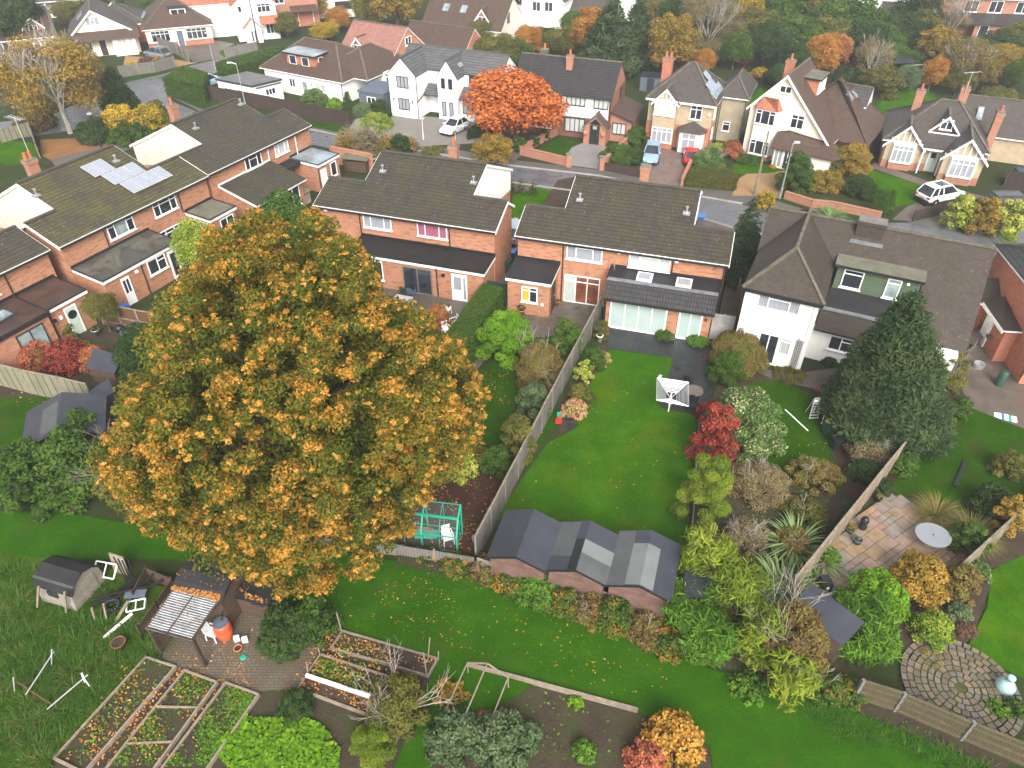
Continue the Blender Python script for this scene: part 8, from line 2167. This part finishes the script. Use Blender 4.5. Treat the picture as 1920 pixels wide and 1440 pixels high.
def aerial(label, host, u, v, z, h_=1.2, L=1.4, ang=0.4, n=7):
 x, y = on(host, u, v); r = thing("tv_aerial", label, "aerial", (x, y, z)); m = MB(); m.tube((0, 0, 0), (0, 0, h_), .025, 5); m.build("mast", M['ali'], r)
 m = MB(); d = Vector((math.cos(ang), math.sin(ang), 0)); e = Vector((-d.y, d.x, 0)); c = Vector((0, 0, h_ - .08)); m.tube(c - d * L / 2, c + d * L / 2, .02, 4)
 for k in range(n): p = c + d * (L * (k / (n - 1) - .5)); m.tube(p - e * .28, p + e * .28, .012, 4)
 m.build("boom", M['ali'], r)
aerial("television aerial on the left-hand middle house's chimney", h1_, -5.2, 6.8, 7.35, 1.0, 1.8, .3)
aerial("tall television aerial on the leftmost chimney", h_a, 4.1, 6.9, 7.65, 2.4, 1.5, 2.6)
bg = [o for o in D.objects if o.get("label", "").startswith("bungalow with two half")][0]
aerial("television aerial on the half-timbered bungalow's roof", bg, 4.6, 6.0, 5.3, 2.0, 1.6, .2, 3)

# ---------------------------------------------------------------- things in the gardens
def pot(label, px, by, r_, h_, mat, name="plant_pot", plant=None):
 x, y = G(px, by); r = thing(name, label, "plant pot", (x, y)); m = MB(); m.lathe([(r_ * .72, 0), (r_, h_), (r_ * 1.08, h_ + .002), (r_ * 1.08, h_ + .05), (r_ * .88, h_ + .05), (r_ * .85, h_ - .02)], 12); m.build("pot", M[mat], r, True)
 m = MB(); m.face([(r_ * .86 * math.cos(k * math.pi / 6), r_ * .86 * math.sin(k * math.pi / 6), h_ + .0) for k in range(12)]); m.build("compost", M['soil'], r)
 if plant:
  V, T = clump_leaves([(0, 0, h_ + plant[1] * .6, plant[1])], .05, 1.0); raw_mesh("plant", V, 4, M[plant[0]], T, r)
 return r
pot("terracotta pot with a little bush below the kitchen window", 978, 590, .22, .34, 'terra', plant=('dark', .28))
pot("terracotta pot by the white patio door", 1045, 572, .16, .26, 'terra', plant=('green', .15))
pot("pale urn at the top of the main fence", 1124, 640, .2, .42, 'render_w', plant=('green', .12))
pot("grey planter between the bifold and french doors", 1258, 642, .2, .3, 'bluegrey', plant=('green', .22))
pot("stone bowl right of the french doors", 1306, 648, .22, .25, 'concrete', plant=('weed', .22))
pot("black pot at the upper corner of the stone patio", 1645, 940, .17, .3, 'black', plant=('brown', .15))
pot("grey pot of dry stems by the tan fence", 1592, 1000, .17, .26, 'bluegrey', plant=('gold', .25))
pot("ridged grey pot of white pebbles on the stone patio", 1605, 1020, .2, .3, 'bluegrey', plant=('silver', .1))
pot("silver tub by the sage back door", 182, 628, .24, .36, 'steel', plant=('green', .2))
pot("white bowl of purple heather near the tan fence", 1598, 880, .22, .14, 'render_w', plant=('purple', .15))
pot("rusty bin lying open in the rough grass", 228, 1215, .28, .4, 'rust', "old_bin")
pot("terracotta pot on its side by the white containers", 449, 1222, .16, .25, 'terra')
pot("brown pot at the edge of the white house's path", 1531, 738, .15, .24, 'terra', plant=('redpink', .2))
pot("hanging bowl on the lawn's right edge", 1267, 1030, .2, .16, 'concrete', plant=('green', .15))
pot("yellow trug full of clippings on the petal-strewn lawn", 1524, 882, .2, .3, 'yellow_pl', "trug", plant=('varieg', .14))
def bin_(label, px, by, mat, ang=0, lid=None, s=1.0, full=None):
 x, y = G(px, by); r = thing("wheelie_bin", label, "bin", (x, y), ang)
 m = MB(); 
 a = [(-.24 * s, -.28 * s), (.24 * s, -.28 * s), (.24 * s, .28 * s), (-.24 * s, .28 * s)]; z = .9 * s
 B0 = [(p[0] * .78, p[1] * .78, .05) for p in a]; B1 = [(p[0], p[1], z) for p in a]
 for k in range(4): j = (k + 1) % 4; m.face([B0[k], B0[j], B1[j], B1[k]])
 m.face(B0[::-1]); m.face([(p[0], p[1], z - .1) for p in a]); m.build("body", M[mat], r)
 for sx in (-1, 1):
  q = MB(); q.tube((sx * .16 * s, .24 * s, .09), (sx * .22 * s, .24 * s, .09), .09 * s, 10); q.build("wheel", M['black'], r)
 if full:
  V, T = clump_leaves([(0, 0, z, .26 * s)], .06, 1.1); raw_mesh("clippings", V, 4, M[full], T, r)
 else:
  q = MB(); q.box(-.27 * s, .27 * s, -.31 * s, .31 * s, z + .003, z + .06); q.build("lid", M[lid or mat], r)
 return r
bin_("dark green wheelie bin overflowing with cuttings on the petal-strewn lawn", 1549, 815, 'grn_pl', 12, full='varieg')
bin_("black round-lidded bin on the mulch beside the big conifer", 1563, 842, 'black', 0, s=.75)
bin_("blue-lidded bin between the two middle houses", 961, 492, 'black', -17, 'blue_pl')
bin_("green bin tucked between the two middle houses", 951, 510, 'grn_pl', -17)
bin_("dark bin with a pale lid behind the right-hand middle house", 1312, 425, 'bluegrey', -17, 'blue_pl')
m = MB(); m.lathe([(.24, 0), (.27, .12), (.25, .16), (.27, .3), (.25, .34), (.27, .48), (.25, .52), (.26, .95), (.2, 1.02), (.05, 1.04)], 14); solo("water_butt", "dark ribbed water butt against the orange brick wall", "water butt", m, M['grn_pl'], G(1872, 722), smooth=True)
# red barrel and its company
x_, y_ = G(424, 1193)
r = thing("water_barrel", "orange-red plastic water barrel in the leafy yard", "barrel", (x_, y_)); m = MB(); m.lathe([(.26, 0), (.3, .1), (.34, .32), (.35, .34), (.34, .37), (.35, .57), (.34, .63), (.35, .66), (.32, .86), (.28, .92)], 18); m.build("drum", M['orange_pl'], r, True)
m = MB(); m.lathe([(.29, .922), (.29, .98), (.13, .99), (.07, 1.0)], 14); m.build("lid", M['bluegrey'], r); m = MB(); m.path([(.05, .1, .98), (.05, .14, 1.15), (.1, .5, 1.4)], .025, 5); m.build("pipe", M['black'], r)
pchair("white plastic chair toppled beside the orange-red barrel", *G(404, 1196), 75)
for lb, a, b in (("left white plastic jerrycan by the orange-red barrel", 446, 1202), ("right white plastic jerrycan by the orange-red barrel", 461, 1204)):
 m = MB(); m.box(-.11, .11, -.08, .08, 0, .3); m.box(-.07, .07, -.03, .03, .3, .36); m.tube((.06, 0, .3), (.06, 0, .38), .03, 6); solo("jerrycan", lb, "container", m, M['white'], G(a, b), 20)
m = MB(); m.lathe([(.0, 0), (.1, .0), (.13, .1), (.1, .12)], 10); solo("watering_can", "small green pot on the leafy yard", "pot", m, M['grn_frame'], G(457, 1235))
# oval table, clothes airer, round table and chairs
x_, y_ = G(1750, 1003, .72)
r = thing("oval_table", "pale grey round garden table on the stone patio", "table", (x_, y_), 0)
m = MB(); n_ = 40; m.prism([(.76 * math.cos(2 * math.pi * k / n_), .7 * math.sin(2 * math.pi * k / n_)) for k in range(n_)], .7, .73); m.build("tabletop", M['table'], r)
m = MB(); m.lathe([(.25, .0), (.25, .03), (.05, .08), (.05, .699)], 12); m.lathe([(.02, .731), (.04, .731), (.04, .74), (.01, .74)], 8); m.build("pedestal", M['black'], r)
for k in range(4):
 m = MB(); a = k * 1.57 + .7; m.bar((.05 * math.cos(a), .05 * math.sin(a), .06), (.42 * math.cos(a), .42 * math.sin(a), .04), .05, .05); m.build("leg", M['black'], r)
x_, y_ = G(1302, 732, .7)
r = thing("round_table", "round slatted table on the slate patio, half under the flowering mound", "table", (x_, y_)); m = MB(); m.lathe([(.0, .66), (.5, .66), (.5, .7), (0, .7)], 24); m.build("tabletop", M['wicker'], r)
for k in range(4):
 m = MB(); a = k * 1.57 + .5; m.bar((.4 * math.cos(a), .4 * math.sin(a), 0), (.35 * math.cos(a), .35 * math.sin(a), .66), .05, .05); m.build("leg", M['black'], r)
pchair("dark garden chair behind the clothes airer", *G(1288, 722), 150, 'black'); pchair("dark garden chair in front of the round slatted table", *G(1296, 770), 10, 'black')
x_, y_ = G(1253, 772)
r = thing("rotary_airer", "white rotary clothes airer at the patio's edge", "clothes airer", (x_, y_), -12)
m = MB(); m.tube((0, 0, 0), (0, 0, 1.35), .04, 8); m.tube((0, 0, .5), (0, 0, 1.0), .08, 8); m.build("pole", M['white'], r)
m = MB(); tips = [(.95, -.7, 1.15), (.85, .85, 1.55), (-.85, .85, 1.6), (-.75, -.6, 1.2)]
for t in tips: m.tube((0, 0, .95), t, .018, 5)
for f in (1, .93, .86, .79, .72, .65, .58, .5, .42, .34):
 q = [Vector((0, 0, .95)) + (Vector(t) - Vector((0, 0, .95))) * f for t in tips]
 for a, b in zip(q, q[1:] + q[:1]): m.tube(a, b, .012 if f < 1 else .018, 4)
m.build("arms_and_lines", M['ali'], r)
m = MB(); m.extr([(-.8, .9, 1.45), (-.68, .9, 1.5), (-.62, .75, 1.85), (-.78, .75, 1.85)], (0, .05, 0)); m.build("peg_bag", M['white'], r)
for lb, a, b, g_ in (("white resin garden chair facing the clipped hedge", 852, 614, -60), ("white resin garden chair beside the russet bush", 838, 590, 160), ("white chair nearest the oak by the hedge", 838, 628, 30)): pchair(lb, *G(a, b), g_)
r = thing("garden_table", "white garden table on the patio by the sliding door", "table", G(757, 575), -18); m = MB(); m.box(-.6, .6, -.35, .35, .62, .66); m.build("tabletop", M['ali'], r)
for a in (-.52, .52):
 for b in (-.3, .3):
  m = MB(); m.bar((a, b, 0), (a, b, .62), .04, .04); m.build("leg", M['white'], r)
pchair("green garden chair behind the patio table", *G(758, 555), 170, 'grn_pl'); pchair("dark garden chair behind the patio table's right end", *G(772, 558), 165, 'bluegrey')
# step ladder, boards, plank, bits
def flat_ladder():
 b = Vector((*G(1525, 786), 0)); x, y = G(1525, 786); z = top_z(1525, 786, 745) * .9
 r = thing("step_ladder", "aluminium step ladder standing on the white house's lawn", "ladder", (x, y), 4); m = MB()
 for s in (-1, 1): m.bar((s * .24, 0, 0), (s * .14, .28, 1.25), .04, .05); 
 m.bar((-.14, .28, 1.25), (.14, .28, 1.25), .04, .05); m.build("frame", M['ali'], r)
 m = MB()
 for k in range(6): z_ = .08 + .17 * k; f = z_ / 1.25; m.box(-.24 + .1 * f, .24 - .1 * f, .28 * f - .05, .28 * f + .03, z_, z_ + .025)
 m.build("tread", M['ali'], r); m = MB(); m.box(-.16, .16, .2, .38, 1.04, 1.07); m.build("platform", M['white'], r)
 m = MB()
 for s in (-1, 1): m.bar((s * .22, .6, 0), (s * .14, .3, 1.15), .03, .03)
 m.build("rear_legs", M['ali'], r)
flat_ladder()
def laid(label, p, q, w, h_, mat, name="plank", cat="plank", z=.03, z2=None):
 a, b = G(*p, z), G(*q, z if z2 is None else z2); m = MB(); m.bar((0, 0, z), (b[0] - a[0], b[1] - a[1], z if z2 is None else z2), w, h_); o = m.build(name, M[mat]); o.location = (a[0], a[1], 0); return tag(o, label, cat)
laid("black plank lying across the right-hand lawn", (1790, 912), (1811, 864), .17, .12, 'black', z=.1)
laid("white pole lying by the white-flowering mound", (1472, 768), (1515, 808), .06, .05, 'white', "pole", "pole")
laid("white rake handle leaning on the green bin", (1540, 795), (1552, 760), .04, .04, 'white', "rake", "rake", .05, .9)
x_, y_ = G(1884, 784); 
r = thing("bodyboard", "white, blue and turquoise bodyboard lying at the muddy yard's edge", "board", (x_, y_), -24)
for k, (a, b, mt) in enumerate(((-.55, -.2, 'white'), (-.2, -.05, 'blue_pl'), (-.05, .15, 'white'), (.15, .3, 'grn_frame'), (.3, .55, 'white'))):
 m = MB(); w0, w1 = (.16 if k == 0 else .24), .24; m.prism([(a, -w0), (b, -w1), (b, w1), (a, w0)], .05, .1); m.build("stripe", M[mt], r)
m = MB(); m.box(-.35, .35, -.25, .25, .02, .04); solo("cardboard", "sheet of brown cardboard by the bodyboard", "board", m, M['wood_pale'], G(1895, 768), -20)
for lb, a, b in (("upper slate stepping stone by the lawn's border", 1068, 785), ("lower slate stepping stone by the lawn's border", 1074, 800)):
 m = MB(); m.prism([(-.3, -.15), (.05, -.24), (.3, .1), (-.1, .24)], 0, .07); solo("stepping_stone", lb, "paving slab", m, M['slate'], G(a, b))
m = MB(); m.box(-.16, .16, -.1, .1, 0, .22); m.box(-.05, .05, -.06, .06, .22, .34); solo("toy_seat", "small red plastic toy at the foot of the main fence", "toy", m, M['red_pl'], G(1047, 792))
m = MB(); m.box(-.24, .24, -.02, .02, 0, .35); solo("green_board", "small green board leaning by the red toy", "board", m, M['grn_frame'], G(1052, 782))
m = MB(); m.lathe([(.1, 0), (.12, .25), (.2, .35), (.24, .6), (.18, .62)], 10); solo("birdbath", "red parasol bag in the corner pot by the bifold doors", "parasol", m, M['red_pl'], G(1133, 628))
m = MB(); m.lathe([(.36, 0), (.34, .36), (.2, .54), (.12, .62), (.12, .74), (.15, .74), (.15, .84), (.08, .87)], 14); solo("cloche", "tall translucent bottle cloche at the rim of the round patio", "cloche", m, M['water'], G(1880, 1292), smooth=True)
r = thing("covered_barbecue", "black covered barbecue beside the lean-to felt roof", "barbecue", G(1541, 1105), 10); m = MB(); m.prism([(-.26, -.26), (.26, -.26), (.28, .2), (0, .32), (-.28, .2)], 0, .62); m.prism([(-.2, -.15), (.2, -.15), (.2, .2), (-.2, .2)], .622, .75); m.build("cover", M['black'], r); m = MB(); m.box(-.06, .06, -.275, -.262, .38, .5); m.build("badge", M['white'], r)
r = thing("kettle_barbecue", "black covered ornament beside the pots on the stone patio", "barbecue", G(1615, 992)); m = MB(); m.lathe([(.16, 0), (.2, .2), (.14, .45), (.2, .6), (.12, .78), (.03, .82)], 12); m.build("cover", M['black'], r, True); m = MB(); m.lathe([(.02, .6), (.08, .62), (.02, .68)], 8, (.14, -.06)); m.build("bird", M['wood_pale'], r)
# goal frame
x_, y_ = G(1290, 1085)
r = thing("goal_frame", "white metal frame among the bamboo beside the lawn's corner", "frame", (x_, y_), -8); m = MB(); m.tube((0, 0, 0), (0, 0, 1.6), .035, 6); m.tube((.78, 0, 0), (.78, 0, 1.6), .035, 6); m.tube((0, 0, 1.6), (.78, 0, 1.6), .035, 6); m.build("frame", M['white'], r)
fence("thin pale edging rail at the lawn's right side", [(1290, 1050), (1300, 950), (1305, 830), (1312, 790)], .45, 'wood_pale', 1.8, 'wood_pale', .05, ph=.03)
# swing frame, black shelter, playhouse on the far lawn
x_, y_ = G(1690, 160); r = thing("swing_frame", "grey metal swing frame on the far lawn", "swing", (x_, y_), 10); m = MB()
for x in (0, 2.2): m.tube((x, -.8, 0), (x, 0, 2.2), .05, 6); m.tube((x, .8, 0), (x, 0, 2.2), .05, 6)
m.tube((0, 0, 2.2), (2.2, 0, 2.2), .05, 6); m.build("frame", M['steel'], r); m = MB(); m.tube((.7, 0, .5), (.7, 0, 2.2), .015, 4); m.tube((1.2, 0, .5), (1.2, 0, 2.2), .015, 4); m.box(.68, 1.22, -.12, .12, .47, .5); m.build("seat", M['wood_dark'], r)
x_, y_ = G(1685, 152); r = thing("garden_shelter", "black open shelter behind the swing frame", "shelter", (x_, y_), 5)
for a in (-.9, .9):
 for b in (0, 1.6):
  m = MB(); m.bar((a, b, 0), (a, b, 2.0), .08, .08); m.build("post", M['black'], r)
m = MB(); m.slab([(-1.3, -.3, 2.1), (1.3, -.3, 2.1), (.7, .8, 2.6), (-.7, .8, 2.6)], .06); m.slab([(1.3, 1.9, 2.1), (-1.3, 1.9, 2.1), (-.7, .8, 2.6), (.7, .8, 2.6)], .06); m.build("roof", M['felt'], r)
x_, y_ = G(1218, 172); r = thing("garden_shed", "blue-grey garden shed between the brick semi and the pebbledashed house", "shed", (x_, y_), -20); m = MB(); m.box(-1.2, 1.2, 0, 1.6, 0, 1.6); m.build("wall", M['bluegrey'], r); m = MB(); m.box(-1.3, 1.3, -.1, 1.7, 1.602, 1.7); m.build("roof", M['felt'], r); m = MB(); m.box(-.4, .4, -.03, -.002, .05, 1.45); m.build("door", M['frame_d'], r)
# log store by the far semi and shed with firewood
x_, y_ = G(668, 322); r = thing("log_store", "small flat-roofed store with firewood by the brick wall", "log store", (x_, y_), -15); m = MB(); m.box(-1.1, 1.1, 0, .9, 0, .9); m.build("store", M['shed_brown'], r); m = MB(); m.slab([(-1.25, -.2, 1.2), (1.25, -.2, 1.2), (1.25, 1.0, 1.3), (-1.25, 1.0, 1.3)], .06); m.build("roof", M['felt_moss'], r)
for a in (-1.1, 1.1):
 m = MB(); m.bar((a, -.1, 0), (a, -.1, 1.14), .07, .07); m.build("post", M['wood_dark'], r)
x_, y_ = G(572, 385); r = thing("log_store", "timber log store beside the tiled rear extension", "log store", (x_, y_), 62); m = MB(); m.box(-.8, .8, 0, .6, 0, .8); m.build("logs", M['bark_pale'], r); m = MB(); m.slab([(-.95, -.1, 1.0), (.95, -.1, 1.0), (.95, .8, 1.12), (-.95, .8, 1.12)], .05); m.build("roof", M['wood'], r)
m = MB(); m.lathe([(.5, 0), (.5, .25), (.45, .3)], 14); solo("round_table", "white patio set half hidden behind the oak's right edge", "table", m, M['ali'], G(702, 580))
m = MB(); m.box(-.5, .5, -.3, .3, 0, .5); m.box(-.55, .55, -.35, .35, .5, .56); solo("storage_box", "brown storage box in the alley by the brick house", "box", m, M['wicker'], G(1828, 640), 40)
m = MB(); m.box(-.25, .25, -.25, .25, 0, .8); solo("recycling_box", "blue storage box behind the red-brown fence", "box", m, M['blue_pl'], G(238, 592), 60)
for lb, a, b, mt in (("black garden sack beside the red-brown fence", 226, 622, 'black'), ("second black sack below the red-brown fence", 236, 632, 'bluegrey')):
 m = MB(); m.lathe([(.2, 0), (.3, .15), (.26, .4), (.1, .52)], 10); solo("garden_sack", lb, "sack", m, M[mt], G(a, b), smooth=True)
m = MB(); m.lathe([(.1, 0), (.26, .02), (.32, .35), (.3, .36), (.24, .06)], 12); solo("metal_tub", "silver metal tub in the alley by the brick house", "tub", m, M['steel'], G(1833, 690))

# ---------------------------------------------------------------- allotment: beds, frames, scrap heap
def bed(label, px, hgt_, mat, soil, w=.07, cross=()):
 P = [Vector((*G(*p), 0)) for p in px]; o = P[0].copy(); r = thing("raised_bed", label, "raised bed", (o.x, o.y)); P = [p - o for p in P]
 c = sum(P, Vector()) / 4
 for a, b in zip(P, P[1:] + P[:1]):
  e = (b - a).normalized() * w * .5
  m = MB(); m.bar(a + Vector((0, 0, hgt_ / 2)) + e, b + Vector((0, 0, hgt_ / 2)) + e, w, hgt_); m.build("board", M[mat], r)
 for (i, f, j, g) in cross:
  a = P[i] + (P[(i + 1) % 4] - P[i]) * f; b = P[j] + (P[(j + 1) % 4] - P[j]) * g
  m = MB(); m.bar(a + Vector((0, 0, hgt_ * .7)), b + Vector((0, 0, hgt_ * .7)), w * .8, hgt_ * .5); m.build("cross_board", M[mat], r)
 m = MB(); q = [c + (p - c) * .985 for p in P]; m.face([(p.x, p.y, hgt_ * .55) for p in q] if (q[1] - q[0]).cross(q[2] - q[1]).z > 0 else [(p.x, p.y, hgt_ * .55) for p in q[::-1]]); m.build("soil", M[soil], r)
 return r
bed("leaf-strewn raised bed at the lower left, nearest the rough grass", [(276, 1236), (331, 1254), (160, 1452), (105, 1425)], .2, 'wood_pale', 'soil_weedy')
bed("middle raised bed with two cross boards at the lower left", [(348, 1261), (408, 1283), (286, 1452), (196, 1452)], .2, 'wood_pale', 'soil_weedy', cross=((1, .3, 3, .62), (1, .68, 3, .26)))
bed("green weedy raised bed right of the cross-boarded one", [(425, 1284), (486, 1306), (385, 1452), (300, 1452)], .2, 'wood_pale', 'soil_weedy')
bed("long raised bed with posts at the back of the allotment", [(643, 1186), (821, 1238), (803, 1270), (622, 1218)], .16, 'wood', 'soil')
bed("narrow raised bed of green seedlings behind the white plank", [(602, 1230), (742, 1276), (716, 1312), (575, 1268)], .16, 'wood', 'soil_weedy')
bed("dark raised bed under the white plank", [(574, 1272), (694, 1312), (688, 1342), (560, 1294)], .16, 'wood_pale', 'soil')
laid("white painted plank on the middle raised bed's edge", (574, 1266), (694, 1306), .12, .12, 'fascia', z=.28)
laid("long weathered plank on the allotment's upper edge", (876, 1246), (1196, 1332), .12, .2, 'wood_pale', z=.1)
laid("dark board along the right side of the currant bush's bed", (792, 1293), (724, 1424), .09, .16, 'wood', z=.08)
laid("dark gutter length beside the raised beds", (335, 1254), (382, 1268), .1, .06, 'felt_blue', z=.06)
for i, (b, t) in enumerate([((641, 1186), (631, 1148)), ((802, 1240), (806, 1196)), ((801, 1270), (794, 1224)), ((741, 1278), (739, 1238)), ((578, 1268), (575, 1240)), ((601, 1232), (597, 1214)), ((822, 1238), (822, 1222)), ((717, 1282), (716, 1264))]):
 stake(["tall stake at the left end of the long raised bed", "tall stake at the right end of the long raised bed", "stout stake at the front corner of the long raised bed", "stake at the end of the seedling bed", "stake at the white plank's left end", "short stake at the seedling bed's corner", "short stake at the long bed's right corner", "short stake by the currant bush"][i], b, t, .05, 'wood')
# timber house-shaped frame
a, b = Vector((*G(878, 1262), 0)), Vector((*G(953, 1290), 0)); d = Vector((*G(835, 1358), 0)) - a; d = d.normalized() * 2.3
r = thing("timber_frame", "house-shaped timber climbing frame in the allotment", "frame", a); m = MB(); e = b - a; mid = e / 2
up = Vector((0, 0, .75)); ap = Vector((0, 0, 1.2))
for s in (Vector(), d):
 for q in (Vector(), e): m.bar(s + q, s + q + up, .05, .05)
 m.bar(s + up, s + mid + ap, .05, .05); m.bar(s + e + up, s + mid + ap, .05, .05)
for q in (up, e + up, mid + ap): m.bar(q, q + d, .045, .045)
m.build("frame", M['wood_pale'], r)
# scrap heap
x_, y_ = G(262, 1108)
fence("dark board pen around the scrap heap", [(258, 1130), (282, 1085), (330, 1105), (300, 1150), (268, 1195)], .75, 'shed_brown', 1.2, 'wood_dark', .07)
for i, (p, q, z0, z1) in enumerate([((168, 1132), (262, 1108), .5, .5), ((172, 1122), (275, 1100), .6, .65), ((170, 1140), (205, 1115), .2, .6), ((268, 1100), (292, 1068), .4, .7), ((276, 1104), (312, 1082), .4, .5), ((280, 1100), (305, 1090), .3, .5)]):
 laid(["long black pipe across the scrap heap's front", "black pipe lying just above the longest one", "short black pipe at the heap's left tip", "black tube pointing up to the right in the pen", "thin black tube in the pen's right corner", "short dark tube under the thin one"][i], p, q, .06, .06, 'black', "pipe", "pipe", z0, z1)
for i in range(5):
 a_ = G(245 + i * 3, 1105); m = MB(); m.tube((0, 0, 0), (-.12 + .07 * i, .15, 2.0 - .12 * (i % 3)), .028, 6)
 solo("black_tube", "one of the black tubes standing in a bundle behind the scrap heap", "tube", m, M['black'], a_, 0, "bundle of standing black tubes")
m = MB(); m.extr([(-.35, 0, 0), (.35, 0, 0), (.3, .25, .95), (-.45, .25, 1.05)], (0, .04, 0)); solo("old_door", "pale peeling board leaning behind the scrap heap", "board", m, M['wood_pale'], G(228, 1078), -15)
m = MB(); m.extr([(-.9, 0, .0), (.5, .5, .0), (.62, .55, .85), (.55, .5, .9)], (0, .03, 0)); solo("tarpaulin", "black netting sheet draped over the scrap heap", "sheet", m, M['black'], G(232, 1128), 10)
m = MB(); m.box(-.42, .42, -.18, .18, .52, .58); m.bar((-.3, 0, 0), (-.3, 0, .52), .1, .1); m.bar((.3, 0, 0), (.3, 0, .52), .1, .1); solo("grey_board", "blue-grey board lying on top of the scrap heap", "board", m, M['bluegrey'], G(262, 1128), 4)
m = MB()
for k in range(20):
 t0, t1 = 2 * math.pi * k / 20, 2 * math.pi * (k + 1) / 20; m.tube((.27 * math.cos(t0), .27 * math.sin(t0), .3), (.27 * math.cos(t1), .27 * math.sin(t1), .3), .1, 7)
solo("car_tyre", "black tyre lying in the scrap heap", "tyre", m, M['black'], G(214, 1142), smooth=True)
def wframe(label, px, by, w, h_, ang, z=.3, tilt=.5):
 m = MB(); c = [(-w / 2, 0, z), (w / 2, 0, z), (w / 2, h_ * math.cos(tilt), z + h_ * math.sin(tilt)), (-w / 2, h_ * math.cos(tilt), z + h_ * math.sin(tilt))]
 for a, b in zip(c, c[1:] + c[:1]): m.bar(a, b, .05, .04)
 m.bar(((c[0][0] + c[1][0]) / 2, 0, z), ((c[3][0] + c[2][0]) / 2, c[2][1], c[2][2]), .04, .03); solo("window_frame", label, "window frame", m, M['white'], G(px, by), ang)
wframe("white old window frame propped behind the playhouse", 198, 1090, 1.0, .6, -12, .3, .7); wframe("white window frames dumped in front of the scrap heap", 258, 1152, .7, .45, 15, .3, .15)
laid("white gutter board sloping down from the scrap heap", (194, 1196), (248, 1150), .12, .05, 'fascia', z=.05, z2=.35)
laid("brown plank propped against the scrap heap", (216, 1166), (240, 1128), .14, .04, 'wood', z=.05, z2=.6)
for i, (p, q, z0, z1) in enumerate([((48, 1303), (101, 1222), .7, .75), ((88, 1330), (165, 1265), .7, .75), ((28, 1276), (95, 1320), .65, .5)]):
 laid(["upper thin white cane in the rough grass", "white-tipped pole lying over the rough grass", "rusty bar across the rough grass"][i], p, q, .035, .035, 'ali' if i < 2 else 'rust', "pole", "pole", z0, z1)
m = MB(); m.box(-.03, .03, -.22, .22, .72, .78); m.box(-.02, .02, -.02, .02, 0, .72); solo("tee_post", "white crosspiece on the end of the pole in the rough grass", "post", m, M['white'], G(170, 1290), 40)
for i, (a, b) in enumerate([((97, 1250), (97, 1218)), ((28, 1300), (25, 1270))]): stake(["thin post with a white cap in the rough grass", "left thin post with a white cap at the picture's edge"][i], a, b, .04, 'ali')

# ---------------------------------------------------------------- the misty air
m = MB(); m.box(-230, 230, -3, 330, -1.0, 29.0)
hz_ = m.build("haze", M['white']); hz_["kind"] = "stuff"
t_ = D.materials.new("misty_air"); t_.use_nodes = True; nt_ = t_.node_tree
for n_ in list(nt_.nodes):
 if n_.type != 'OUTPUT_MATERIAL': nt_.nodes.remove(n_)
pv_ = nt_.nodes.new("ShaderNodeVolumePrincipled"); pv_.inputs["Color"].default_value = (.93, .94, .95, 1); pv_.inputs["Density"].default_value = 0.0008; pv_.inputs["Anisotropy"].default_value = 0.2
nt_.links.new(pv_.outputs[0], [n for n in nt_.nodes if n.type == 'OUTPUT_MATERIAL'][0].inputs["Volume"])
hz_.data.materials.clear(); hz_.data.materials.append(t_)
